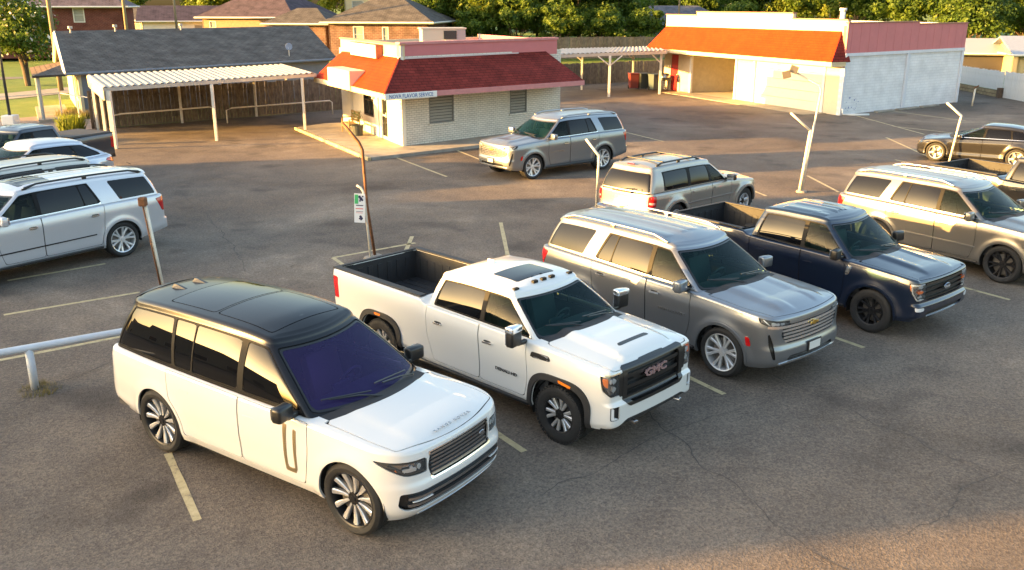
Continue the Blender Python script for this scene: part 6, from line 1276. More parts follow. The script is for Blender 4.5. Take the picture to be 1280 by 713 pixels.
# ------------------------------------------------------------------ the grey-roofed house and houses beyond
def grey_house():
    # eave line front, ridge behind; the long roof slope faces the lot
    root = empty('grey_roof_house', (-23, 47, 0), 0, 'low house with a long dark grey shingle roof and side porch', 'house'); bpy.context.view_layer.update()
    e1, e2 = Vector((-22.0, 45.7, 2.30)), Vector((-11.0, 58.7, 2.30)); d = (e2-e1).normalized(); n = Vector((-.47, .883, 0)); L = (e2-e1).length
    r1, r2 = e1+n*6.2+Vector((0, 0, 1.85)), e2+n*6.2+Vector((0, 0, 1.85)); b1, b2 = e1+n*12.4, e2+n*12.4
    r2h = r2
    slab('roof_slope', e1, e2, r2h, r1, GRSH, root, .12); slab('roof_slope', b2, b1, r1, r2h, GRSH, root, .12); None
    w0, w1 = e1+n*.5+d*.6, e2+n*.5-d*.5; w2, w3 = b2-n*.5-d*.5, b1-n*.5+d*.6
    wall('wall', (w0.x, w0.y), (w1.x, w1.y), 2.25, GREYP, root, z0=0)
    CG = mat('cream_gable_siding', (.62, .54, .36), .6, var=.08)
    _, M = wall('wall', (w3.x, w3.y), (w0.x, w0.y), 2.2, CG, root, z0=0, holes=[(9.4, 10.2, .8, 2.1), (8.2, 9.0, .8, 2.1), (6.4, 7.3, 0, 2.1)])
    for x0, x1, y0 in ((9.4, 10.2, .8), (8.2, 9.0, .8), (6.4, 7.3, .02)): window(M, x0, x1, y0, 2.1, root, TRIMW, WGLASS, hbars=((y0+2.1)/2,))
    LW = (w3-w0).length; q = MB(); q.add([(.1, 2.2, 0), (LW-.1, 2.2, 0), (LW/2, 3.95, 0), (.1, 2.2, -.15), (LW-.1, 2.2, -.15), (LW/2, 3.95, -.15)], [(0, 1, 2), (5, 4, 3), (0, 3, 4, 1), (1, 4, 5, 2), (2, 5, 3, 0)]); local('gable_wall', q, M, CG, root)
    for a, b in ((e1, r1), (b1, r1)):
        v = (b-a); q = MB(); q.tube([a-Vector((0, 0, .08)), b-Vector((0, 0, .08))], .10, 4); par(q.obj('barge_board', TRIMW), root)
    q = MB(); q.tube([e1-Vector((0, 0, .06)), e2-Vector((0, 0, .06))], .08, 6); par(q.obj('gutter', GREYP), root)
    # porch roof on the left gable
    o = -d; pA, pB = e1+n*.0+Vector((0, 0, -.05)), e1+n*7.0+Vector((0, 0, -.05)); qA, qB = pA+o*1.6+n*.0, pB+o*1.6
    up = Vector((0, 0, .42)); tA, tB = pA+n*1.9+d*.1+up, pB-n*1.9+d*.6+up
    slab('porch_roof', qB, qA, tA, tB, BRSH, root, .1); slab('porch_roof', qA, pA, tA+d*.02, tA, GRSH, root, .1)
    for k in range(4): p = qA+n*(.3+k*1.6)+d*.25; q = MB(); q.bbox(p.x-.06, p.x+.06, p.y-.06, p.y+.06, 0, 2.25, .01); par(q.obj('porch_post', mat('blue_grey_post', (.22, .27, .31), .5)), root)
    q = MB(); P = [qA, qB, pB, pA]; q.prism([(v.x, v.y) for v in P], 0, .15); par(q.obj('porch_floor', CONC), root)
    # roof vents
    for i, (t, w) in enumerate(((.05, .93), (.2, .95), (.44, .95))):
        p = e1.lerp(e2, t).lerp(r1.lerp(r2, t), w); q = MB(); q.tube([p, p+Vector((0, 0, .30))], .05, 8); q.tube([p+Vector((0, 0, .25)), p+Vector((0, 0, .38))], .13, 8); tag(q.obj('roof_vent', GALV), ['small metal roof vent at the left end of the grey ridge', 'mushroom vent second from left on the grey ridge', 'mushroom vent nearest the middle of the grey ridge'][i], 'roof vent', 'vents on the grey roof')
    p = e1.lerp(e2, .80).lerp(r1.lerp(r2, .80), .12); e = empty('satellite_dish', p, R(0), 'small satellite dish on the grey roof near the eave', 'satellite dish'); e.scale = (.72,)*3; MB().tube([(0, 0, 0), (0, 0, .65)], .03, 6).obj('mast', STEELW, e)
    q = MB(); q.lathe([(0, 0), (.12, .01), (.24, .045), (.30, .08), (.29, .09), (.2, .05), (0, .02)], 18, Matrix.Translation((0, -.02, .78)) @ Matrix.Rotation(R(75), 4, 'X') @ Matrix.Rotation(R(25), 4, 'Y')); q.obj('dish', mat('grey_blue_dish', (.22, .26, .36), .4), e, True); MB().tube([(0, 0, .6), (.05, -.4, .72)], .018, 5).obj('feed_arm', STEELW, e)
grey_house()
def hip_house(name, label, c, L, W_, rz, z0, wh, rh, wm, rm, rm2=None, ridge=.5, wins=(), trim=TRIMW, cat='house', gable=False, over=.6):
    """box house with hipped (or gabled) roof; local x along the front, front faces -y; wins = (side, x, z, w, h)"""
    root = empty(name, (c[0], c[1], z0-.3), R(rz), label, cat); bpy.context.view_layer.update(); MW = root.matrix_world.copy(); P = lambda x, y, z: MW @ Vector((x, y, z)); hx, hy = L/2, W_/2
    sides = {'f': ((-hx, -hy), (hx, -hy)), 'r': ((hx, -hy), (hx, hy)), 'b': ((hx, hy), (-hx, hy)), 'l': ((-hx, hy), (-hx, -hy))}
    for k, (a, b) in sides.items():
        A, B = P(*a, 0), P(*b, 0); hs = [(x, x+w, z+.3, z+h+.3) for s, x, z, w, h in wins if s == k]
        _, M = wall('wall', (A.x, A.y), (B.x, B.y), wh+.3, wm, root, z0=z0-.3, holes=hs)
        for x0, x1, y0, y1 in hs: window(M, x0, x1, y0, y1, root, trim, BLIND, hbars=((y0+y1)/2,), fw=.09)
    o = over; zt = wh+.3; E = [P(-hx-o, -hy-o, zt), P(hx+o, -hy-o, zt), P(hx+o, hy+o, zt), P(-hx-o, hy+o, zt)]; rl = hx*ridge if not gable else hx+o; ra, rb = P(-rl, 0, zt+rh), P(rl, 0, zt+rh)
    slab('roof_slope', E[0], E[1], rb, ra, rm, root, .15); slab('roof_slope', E[2], E[3], ra, rb, rm, root, .15)
    if not gable: 
        e_ = Vector((.01, .01, 0)); slab('roof_slope', E[3], E[0], ra, ra+e_, rm2 or rm, root, .15); slab('roof_slope', E[1], E[2], rb, rb+e_, rm, root, .15)
    else:
        for s in (-1, 1): 
            V = [P(s*hx, -hy, zt), P(s*hx, hy, zt), P(s*hx, 0, zt+rh*hy/(hy+o)), P(s*(hx-.15), -hy, zt), P(s*(hx-.15), hy, zt), P(s*(hx-.15), 0, zt+rh*hy/(hy+o))]; par(mk('gable_wall', V, [(0, 1, 2), (5, 4, 3), (0, 3, 4, 1), (1, 4, 5, 2), (2, 5, 3, 0)], wm if name != 'white_garage' else WHITEP), root)
    for a, b in ((0, 1), (1, 2), (3, 0)): q = MB(); q.tube([E[a]-Vector((0, 0, .05)), E[b]-Vector((0, 0, .05))], .09, 4); par(q.obj('fascia', trim), root)
    return root
hip_house('brick_house', 'brown brick house with a grey hip roof beside the shop', (-11.4, 89.5), 9.3, 9.5, -8, 1.3, 2.7, 2.5, BBRICK, GRSH, BRSH, .12, [('f', 2.3, .9, 1.0, 1.45), ('f', 5.0, .7, .6, 1.6), ('l', 7.3, .9, 1.2, 1.4)])
hip_house('brick_house', 'small brick garage wing with low grey roof left of the brown house', (-20.0, 92.5), 5.6, 6, -8, 1.3, 2.5, 1.4, BBRICK, GRSH, BRSH, .35, [('l', 2.6, .8, .8, 1.4)])
hip_house('brick_house', 'brick house with purple-grey and tan hip roof above the dark roof', (-27.5, 108), 10.5, 12, -12, 1.5, 2.7, 3.2, mat('tan_brick_far', (.32, .20, .13), .8, var=.2), brick_mat('purple_shingle', (.10, .075, .09), (.08, .06, .075), (.05, .04, .045), bw=.6, bh=.25, ms=.02), BRSH, .2, [('l', 3, .9, 1.4, 1.4), ('l', 7.4, .9, 1.0, 1.4), ('f', .8, .9, .8, 1.4)])
hip_house('cream_house', 'pale two-storey house glimpsed between the hip roofs', (-17.5, 128), 8, 8, -8, 1.8, 5.0, 1.8, CREAM, GRSH, None, .3, [('f', 1.0, 2.9, 1.6, 1.3), ('f', 4.4, 2.9, 1.8, 1.3)])
hip_house('tall_brick_house', 'tall red brick house with one small window behind the grey roof', (-46.4, 91.9), 17, 9, 16, 1.0, 4.35, 2.4, RBRICK, brick_mat('dusty_purple_shingle', (.17, .13, .14), (.14, .11, .12), (.09, .07, .07), bw=.6, bh=.25, ms=.02), None, .6, [('f', 12.6, 2.9, 1.0, 1.35)])
hip_house('white_garage', 'white garage house with dark purple-grey gable roof', (-38.6, 112), 9.4, 7, 16, 1.5, 2.2, 1.7, WHITEP, MATS['purple_shingle'], None, 1, [('f', 5.6, .5, 1.0, 1.3), ('f', 7.4, .5, 1.4, 1.4)], gable=True)
hip_house('cream_shed', 'cream gabled shed with white door left of the garage house', (-45.2, 118), 4, 6, -6, 1.5, 2.2, 1.4, CREAM, GRSH, None, 1, [('f', 1.0, .2, 1.2, 1.6)], gable=True)
hip_house('tan_house', 'tan brick house with blue-grey roof behind the flat carport', (17.8, 104), 10.5, 8, 3, 1.0, 2.5, 1.9, mat('tan_brick_wall', (.30, .22, .15), .8, var=.15), brick_mat('bluegrey_shingle', (.11, .12, .15), (.09, .10, .13), (.06, .065, .08), bw=.6, bh=.25, ms=.02), None, .5, [('f', 2.2, 1.0, 1.2, 1.2), ('f', .2, .8, 1.0, 1.4)])
hip_house('tan_shed', 'tan shed with a pale metal roof beyond the white fence', (45.2, 75.2), 10, 7, -12, .2, 1.6, 1.3, mat('tan_siding', (.42, .34, .19), .7, var=.1), mat('pale_metal_roof', (.34, .37, .42), .45, .4, var=.1), None, 1, [], gable=True)
hip_house('grey_shed', 'open dark shed with a white lean-to roof behind the white fence', (38.8, 79.5), 7, 5, -12, .2, 1.5, 1.1, mat('dark_shed_board', (.05, .045, .045), .8), mat('dull_metal_roof', (.36, .38, .42), .5, .3), None, 1, [], gable=True)
hip_house('white_roof_building', 'pale metal roof among the trees above the garage', (37, 128), 14, 9, -5, 2.2, 3.4, 1.5, mat('pinkish_metal_wall', (.50, .44, .42), .6), mat('pinkish_metal_roof', (.52, .46, .45), .5, .2), None, 1, [], gable=True)

# ------------------------------------------------------------------ trees: trunk, limbs and a crown of separate leaf sprays
def crown_mesh(seed, h, rad, base, n, leaf, clumps, mi=0):
    rr = random.Random(seed); np_ = np.random.RandomState(seed); C = []
    for k in range(clumps):
        while True:
            v = np_.uniform(-1, 1, 3)
            if .25 < np.linalg.norm(v) < 1: break
        v = v*np.array([1, 1, 1])*(.55+.45*np_.rand()); c = np.array([v[0]*rad, v[1]*rad, base+(h-base)*(.5+.5*v[2])]); C.append((c, rad*np_.uniform(.16, .36)))
    V = []; per = n//clumps; cen = []; 
    for c, r in C:
        u = np_.normal(size=(per, 3)); u /= np.linalg.norm(u, axis=1)[:, None]; d = r*np_.uniform(.55, 1.08, per)[:, None]; p = c+u*d*np.array([1, 1, .75]); cen.append((p, u))
    P = np.concatenate([a for a, b in cen]); U = np.concatenate([b for a, b in cen]); m = len(P)
    nrm = U+np_.normal(size=(m, 3))*.55+np.array([0, 0, .25]); nrm /= np.linalg.norm(nrm, axis=1)[:, None]
    a = np.cross(nrm, np_.normal(size=(m, 3))); a /= np.linalg.norm(a, axis=1)[:, None]; b = np.cross(nrm, a); s = leaf*np_.uniform(.6, 1.35, m)[:, None]
    Q = np.stack([P-a*s, P+b*s*.55, P+a*s, P-b*s*.55], 1).reshape(-1, 3)
    me = bpy.data.meshes.new('crown'); me.vertices.add(4*m); me.vertices.foreach_set('co', Q.ravel()); me.loops.add(4*m); me.loops.foreach_set('vertex_index', np.arange(4*m, dtype=np.int32)); me.polygons.add(m); me.polygons.foreach_set('loop_start', np.arange(0, 4*m, 4, dtype=np.int32)); me.polygons.foreach_set('loop_total', np.full(m, 4, np.int32)); me.update(calc_edges=True)
    return me, C
def trunk_mesh(seed, base, h, r, C, mult=1):
    rr = random.Random(seed); B = MB()
    for s in range(mult):
        dx, dy = (rr.uniform(-.5, .5) if mult > 1 else 0), (rr.uniform(-.5, .5) if mult > 1 else 0)
        B.tube([(dx*.2, dy*.2, -.3), (dx*.5, dy*.5, base*.6), (dx, dy, base*1.15), (dx*1.3+rr.uniform(-.2, .2), dy*1.3, base+(h-base)*.55)], [r*1.2/mult**.5, r/mult**.5, r*.7/mult**.5, r*.15], 7)
    for c, q in rr.sample(C, min(12, len(C))): m = Vector((0, 0, base*rr.uniform(.8, 1.3))); B.tube([m, m.lerp(Vector(c), .5)+Vector((0, 0, -.2)), Vector(c)], [r*.35, r*.2, r*.06], 5)
    me = bpy.data.meshes.new('trunk'); me.from_pydata([tuple(v) for v in B.V], [], B.F); me.materials.append(BARK); return me
PROTO = []
for i, (h, rad, base, n, leaf, cl, lm) in enumerate([(9, 4.2, 2.2, 9000, .20, 46, 0), (10.5, 4.6, 1.6, 10000, .21, 54, 1), (8, 4.4, 1.5, 9000, .19, 44, 2), (7, 3.4, 1.0, 7000, .18, 36, 0), (11, 4.4, 1.2, 10000, .20, 50, 2)]):
    cm, C = crown_mesh(20+i, h, rad, base, n, leaf, cl); cm.materials.append(LEAF[lm]); PROTO.append((cm, trunk_mesh(i, base, h, .22, C), h))
def tree(x, y, k, s, rz, label, group='trees behind the lot', name='leafy_tree', z=None, sz=1.):
    cm, tm, h = PROTO[k]; e = empty(name, (x, y, (rise(x, y) if z is None else z)), rz, label, 'tree', group); e.scale = (s, s, s*sz)
    for nm, me in (('crown', cm), ('trunk', tm)): o = bpy.data.objects.new(nm, me); COL.objects.link(o); o.parent = e
    return e
bg_label = 'leafy green tree among the trees behind the lot'
rr = random.Random(11)
row = [(-10, 103, 2, 1.0), (-6.2, 97, 2, .95), (-1.8, 95, 4, .95), (2.6, 97, 2, 1.0), (6.6, 93, 1, .9), (10.8, 95, 0, .85), (15, 118, 2, 1.05), (20.5, 120, 0, 1.1), (26, 122, 1, 1.0), (31, 112, 4, .8), (37, 108, 2, .9), (42, 101, 0, 1.0), (46.5, 98, 4, 1.1), (50.5, 93, 2, 1.1), (55, 97, 1, 1.15), (60, 102, 0, 1.2), (52, 110, 1, 1.2), (44, 118, 1, 1.2), (35, 132, 0, 1.3), (24, 138, 1, 1.3), (12, 134, 4, 1.2), (2, 128, 1, 1.25), (-6, 130, 0, 1.2), (-24, 138, 2, 1.1), (-34, 140, 1, 1.2), (-46, 140, 2, 1.1), (-54, 134, 0, 1.0), (-66, 136, 1, 1.0), (65, 92, 2, 1.1), (47.5, 84.5, 3, .95), (41.6, 84, 1, .75), (-3, 110, 1, 1.1), (8, 112, 1, 1.1), (30, 98.5, 3, .55), (-29, 122, 2, .9), (-40.5, 130, 2, 1.0), (24.5, 101, 3, .8), (58, 84, 4, .9), (-8, 94, 3, .9), (-4, 92, 3, .8), (.4, 92, 3, .85), (4.6, 90, 3, .85), (8.6, 90.5, 3, .8), (13, 91, 3, .75), (22.5, 110, 3, 1.0), (28.5, 112, 3, 1.1), (33.5, 108, 3, 1.05), (40, 96, 3, 1.0), (44.5, 93, 3, 1.1), (49, 88, 3, .95), (53, 87, 3, 1.0), (17.5, 112, 3, 1.0), (56.5, 90, 3, 1.0), (37, 101, 3, 1.1)]
_seen = {}
ORD = ['first', 'second', 'third', 'fourth', 'fifth', 'sixth', 'seventh', 'eighth', 'ninth', 'tenth', 'eleventh', 'twelfth']
ZONES = [(-9, 'above the dark grey roof at the far left'), (150, 'just left of the brown hip roofs'), (330, 'behind the brick hip-roofed houses'), (500, 'right of the brown brick house'), (610, 'above the pink shop parapet'), (720, 'above the flat carport'), (830, 'above the left half of the orange mansard'), (960, 'above the right half of the orange mansard'), (1060, 'above the pink-topped wall'), (1180, 'over the white fence'), (1290, 'beyond the right edge')]
def tree_label(x, y, k, s):
    px = 640+1132*x/(y*.955); z = [w for a, w in ZONES if px >= a]; z = z[-1] if z else 'beyond the left edge'; kind = ['mid green', 'dark green', 'yellow green', 'small bushy green', 'tall pale green'][k]; dist = 'nearer' if y < 104 else ('middle-distance' if y < 119 else 'distant')
    base = kind+' '+dist+' tree '+z; _seen[base] = _seen.get(base, 0)+1
    return base if _seen[base] == 1 else base+', '+ORD[_seen[base]-1]+' one'
for i, (x, y, k, s) in enumerate(sorted(row)): tree(x, y, k, s, rr.uniform(0, 6.28), tree_label(x, y, k, s), sz=rr.uniform(.85, 1.1))
# flowering tree at the left with several stems
cm, C = crown_mesh(77, 6.4, 3.6, 1.9, 9000, .13, 46); cm.materials.append(LEAF[0]); e = empty('flowering_tree', (-34.5, 66.0, 0), 0, 'multi-stemmed tree with pale blossom at the left edge', 'tree')
o = bpy.data.objects.new('crown', cm); COL.objects.link(o); o.parent = e; o = bpy.data.objects.new('trunk', trunk_mesh(7, 2.0, 6, .26, C, 5)); COL.objects.link(o); o.parent = e
cm2, _ = crown_mesh(77, 6.6, 3.75, 1.9, 400, .14, 40); cm2.materials.append(mat('pale_blossom', (.75, .68, .60), .7)); o = bpy.data.objects.new('blossom', cm2); COL.objects.link(o); o.parent = e
# utility poles and wires
POLE = mat('creosote_pole_wood', (.22, .17, .10), .85, var=.3, stretch=(4, 4, .3))
def upole(x, y, h, r, label, arm=True, m=POLE, z0=0):
    e = empty('utility_pole', (x, y, z0), 0, label, 'utility pole'); MB().tube([(0, 0, 0), (0, 0, h)], [r, r*.7], 10).obj('shaft', m, e, True)
    if arm: q = MB(); q.bbox(-1.1, 1.1, -.05, .05, h-.7, h-.58, .01); q.obj('crossarm', m, e)
    return e
upole(-30.3, 62, 9.5, .17, 'leaning wooden utility pole in front of the tall brick house'); upole(-33.6, 82, 9.5, .16, 'wooden utility pole at the right end of the tall brick house'); upole(-34.2, 96, 9, .14, 'slim pale utility pole in front of the white garage house')
upole(-24.2, 44.1, 7.5, .07, 'thin dark metal pole on a white base by the driveway', False, DARKM)
q = MB(); q.bbox(-24.5, -23.9, 43.8, 44.4, 0, .45, .04); tag(q.obj('pole_base', WHITEP), 'white concrete footing at the thin dark pole', 'pole base')
upole(-10.8, 112, 12, .13, 'bare wooden utility pole left of the green trees'); upole(36, 104, 12, .12, 'utility pole behind the middle of the garage roof', False); upole(44.5, 104, 12, .12, 'utility pole behind the right part of the garage roof', False); upole(17.3, 98, 10, .10, 'thin utility pole right of the tan house trees', False); upole(50.6, 92, 9, .10, 'double pole in the trees above the pink wall', False); upole(-14.5, 100, 9, .08, 'dark thin pole above the brown brick house', False)
def wire(a, b, sag, lab): 
    pts = [tuple(Vector(a).lerp(Vector(b), t)-Vector((0, 0, sag*4*t*(1-t)))) for t in [k/12 for k in range(13)]]; tag(MB().tube(pts, .022, 4).obj('overhead_wire', DARKM), lab, 'wire', 'overhead wires')
for lab, (a, b) in zip(('top wire running over the tan house trees', 'upper of two wires above the flat carport trees', 'lower of two wires above the orange mansard', 'wire running from the brick house pole over the hip roofs', 'wire above the pink-topped wall'), (((-10.8, 112, 8.6), (17.3, 98, 8.0)), ((17.3, 98, 7.9), (36, 104, 7.6)), ((17.3, 98, 7.0), (36, 104, 6.9)), ((-33.6, 82, 8), (-10.8, 112, 9.2)), ((36, 104, 8.8), (50.6, 92, 8.2)))): wire(a, b, .7, lab)
# chain-link posts and meter box at the driveway
for i, (x, y) in enumerate(((-25.6, 44.6), (-22.9, 46.6), (-19.8, 41.9), (-20.2, 44.2))):
    e = empty('fence_post', (x, y, 0), 0, ['thin grey fence post at the far left of the drive', 'thin grey fence post on the lawn edge by the drive', 'grey fence post at the carport corner', 'grey fence post next to the porch corner'][i], 'fence post', 'posts of the old wire fence'); MB().tube([(0, 0, 0), (0, 0, 1.35)], .045, 8).obj('shaft', STEELW, e)
tag(MB().tube([(-25.6, 44.6, 1.2), (-22.9, 46.6, 1.25), (-20.2, 44.2, 1.25)], .02, 5).obj('fence_rail', STEELW), 'thin top rail strung between the old fence posts', 'rail')
e = empty('meter_box', (-19.6, 36.9, 0), R(-20), 'upright white meter box in the dry shrubs', 'meter box'); q = MB(); q.bbox(-.16, .16, -.12, .12, .0, .85, .04); q.obj('box_body', STEELW, e); q = MB(); q.bbox(-.12, .12, -.14, -.11, .45, .78, .01); q.obj('box_door', GREYP, e)

# ------------------------------------------------------------------ beyond the frame: unseen blocks added to shade the lot, with trees beyond
def west_shade_row():
    n = Vector((-math.sin(R(SUN_AZ-180)), math.cos(R(SUN_AZ-180)), 0)); a = Vector((math.cos(R(SUN_AZ)), math.sin(R(SUN_AZ)), 0)); d = WEST_D
    for i, (p0, p1, h) in enumerate(WEST):
        root = empty('west_shade_block', n*p0+a*d, 0, ['plain tan shop west of the lot, nearest the camera', 'low tan shop west of the lot', 'taller tan shop west of the lot', 'lowest tan shop west of the lot', 'small tan shop west of the lot, furthest north'][i], 'shop', 'row of shops west of the lot'); bpy.context.view_layer.update()
        A, B, C_, D_ = n*p1+a*d, n*p0+a*d, n*p0+a*(d+12), n*p1+a*(d+12); tw = mat('tan_stucco', (.34, .27, .2), .85, var=.15)
        _, M = wall('wall', (A.x, A.y), (B.x, B.y), h, tw, root, holes=[(x, x+1.6, .6, 2.4) for x in np.arange(.8, p1-p0-1.8, 3.2)])
        for x in np.arange(.8, p1-p0-1.8, 3.2): window(M, x, x+1.6, .6, 2.4, root, TRIMW, WGLASS)
        wall('wall', (B.x, B.y), (C_.x, C_.y), h, tw, root); wall('wall', (C_.x, C_.y), (D_.x, D_.y), h, tw, root); wall('wall', (D_.x, D_.y), (A.x, A.y), h, tw, root)
        q = MB(); q.add([(v.x, v.y, h-.3) for v in (A, B, C_, D_)], [(0, 1, 2, 3)]); par(q.obj('flat_roof', CONC), root)
WEST_D = 45; WEST = [(7.75, 24.5, 7.25), (24.5, 29.3, 5.9), (29.3, 32.1, 6.9), (32.1, 34.4, 5.3), (45.3, 49.3, 6.3)]  # spans and heights of the added blocks, shaped to set the shade bands
west_shade_row()
BEAR = ['due west', 'west by south', 'west-southwest', 'southwest by west', 'southwest', 'southwest by south', 'south-southwest', 'south by west', 'due south', 'south by east', 'south-southeast', 'southeast by south', 'southeast']
lab2 = lambda i: ['mid green', 'dark green', 'yellow green', 'small bushy', 'tall pale green'][i % 5]+' tree far off '+BEAR[min(i//2, 12)]+' of the lot'
for i in range(26):
    az = 175+i*6.2; r = 95+12*math.sin(i*2.3); tree(r*math.cos(R(az)), 12+r*math.sin(R(az)), i % 5, .62+.12*math.sin(i*1.7), i, lab2(i), group='trees west and south of the lot', z=0)
# ------------------------------------------------------------------ the vehicles
def spec_old_suv(col):
    """rounded older SUV with big rear glass (seen from behind)"""
    S = spec_chrome_suv(col, 0, plate=False); wb = 2.944
    S.update(xf=.80, xr=-wb-.98, axles=(0, -wb), tyre=.365, rimr=.215, tw=.24, track=.90, arch=.42, flare=.05, sillz=.32, spokes='five',
      W=[(.80, .82), (.3, .88), (-.5, .90), (-1.6, .905), (-wb, .90), (-wb-.98, .86)], plan=(.14, .05, .62, .80, .42, .22),
      shoulder=[(.80, .86), (.4, .93), (-.3, 1.0), (-1.5, 1.04), (-wb, 1.05), (-wb-.98, 1.05)], bottom=[(.8, .34), (.5, .32), (-2.5, .32), (-wb-.6, .36), (-wb-.98, .42)],
      centre=[(.2, .98), (-.4, 1.06), (-.8, 1.08), (-4, 1.08)], hood=lambda x, y: .03*sstep(.5, .3, np.abs(y)), cowl=-.45, hoodx=.66, hoodw=interp([(.8, .62), (.2, .74), (-.6, .80)]), frontd=[(.3, .1), (.42, 0), (.6, 0), (.8, .06), (.95, .10)],
      rear=[(.3, .05), (.45, -.08), (.58, -.08), (.63, .02), (1.1, .06)], rho=.07, rhof=.10)
    S['gh'] = dict(xfb=-.50, xrb=-wb-.93, xft=-1.18, xrt=-wb-.72, planb=(.24, .06, .93, .86, .36, .18), plant=(.12, .05, .88, .84, .24, .18), low=[(-.3, 1.02), (-1.5, 1.05), (-4, 1.06)], edge=[(-1.1, 1.56), (-1.7, 1.63), (-2.6, 1.65), (-3.7, 1.63)],
      Wb=[(-.3, .80), (-1.5, .835), (-wb, .83), (-3.9, .79)], Wt=[(-1.1, .61), (-2.2, .66), (-3.6, .64)], rho=.08, crown=.05, bow=.03)
    S.update(windows=[(None, 0, -1.45, -1.48), (-1.54, -1.57, -2.32, -2.26), (-2.42, -2.38, -3.30, -3.26)], band=(0, 0, -3.33, -3.29), chrome_line=None, dps=.10, wr=.05, rw=(.05, .88), rpillar=.04, wtop=.86,
      doors=[[(-1.48, .42), (-.72, .42), (-.64, .7), (-.66, 1.4), (-1.48, 1.4)], [(-2.30, .42), (-1.49, .42), (-1.49, 1.4), (-2.38, 1.4), (-2.40, .8)]], handles=[(-1.32, .93), (-2.20, .93)], handlem='body', mirror=dict(x=-.80, y=.87, z=1.12, h=.15, m='black'), hip=.72, seats=(-1.5, -2.3),
      allpg=False)
    S['front'] = [dict(n='grille', m='black', off=-.03, rim=0, f=lambda L: quad(L.s, L.z, [(-1, .66), (.42, .66), (.46, .84), (-1, .84)], .02)), dict(n='headlight', m='lampbowl', pair=1, off=-.01, rim=0, f=lambda L: quad(L.s, L.z, [(.50, .68), (.85, .68), (.95, .80), (.50, .84)], .02))]
    S['back'] = [dict(n='tail_light', m='red', pair=1, off=.004, f=lambda L: boxf(L.s2, L.z, .74, .98, .74, 1.0, .03))]
    S['tailgate'] = lambda L: smax(boxf(L.s2, L.z, -1, .70, .63, 2, .04), (L.c-.2), .02)
    P = [arch_trim(S, .05, 'body', .03), sill(wb, .43, .40, 'body'), dict(n='body_moulding', m='satin', pair=1, off=.010, rim=.012, f=lambda L: smax(np.abs(L.z-.66)-.018, np.abs(L.x+wb/2)-.98, .01)),
      dict(n='tail_light_lens', m='redclear', pair=1, off=.008, rim=.004, f=lambda L: boxf(L.s2, L.z, .78, .94, .80, .85, .01)), dict(n='plate_recess', m='plate', off=.006, rim=.006, f=lambda L: boxf(L.s2, L.z, -1, .17, .74, .86, .01)), dict(n='plate_surround', m='satin', off=.003, rim=.006, f=lambda L: boxf(L.s2, L.z, -1, .30, .71, .91, .01)),
      dict(n='bumper_step', m='satin', off=.012, rim=.01, f=lambda L: smax(smax(.585-L.z, L.z-.625, .01), L.s2-.95, .01))]
    S['patch'] = P; S['roof_take'] = []
    def extra(root, S, K, body, lb, gh, both, mid):
        roof_rails(root, S, K, 'black', .56, -1.7, -3.35, .05, (-1.95, -3.1)); running_board(root, S, K, .36, 'plastic')
        q = MB(); q.bbox(-3.66, -3.60, -.10, .10, 1.655, 1.685, .01); q.obj('high_brake_light', K['red'], root); q = MB(); q.tube([(-3.93, .0, 1.10), (-3.90, -.35, 1.14)], .012, 6); q.obj('rear_wiper', K['black'], root)
        q = MB(); q.bbox(-3.96, -3.90, -.30, .30, 1.02, 1.06, .01); q.obj('tailgate_handle_bar', K['black'], root)
    S['extra'] = extra; return S
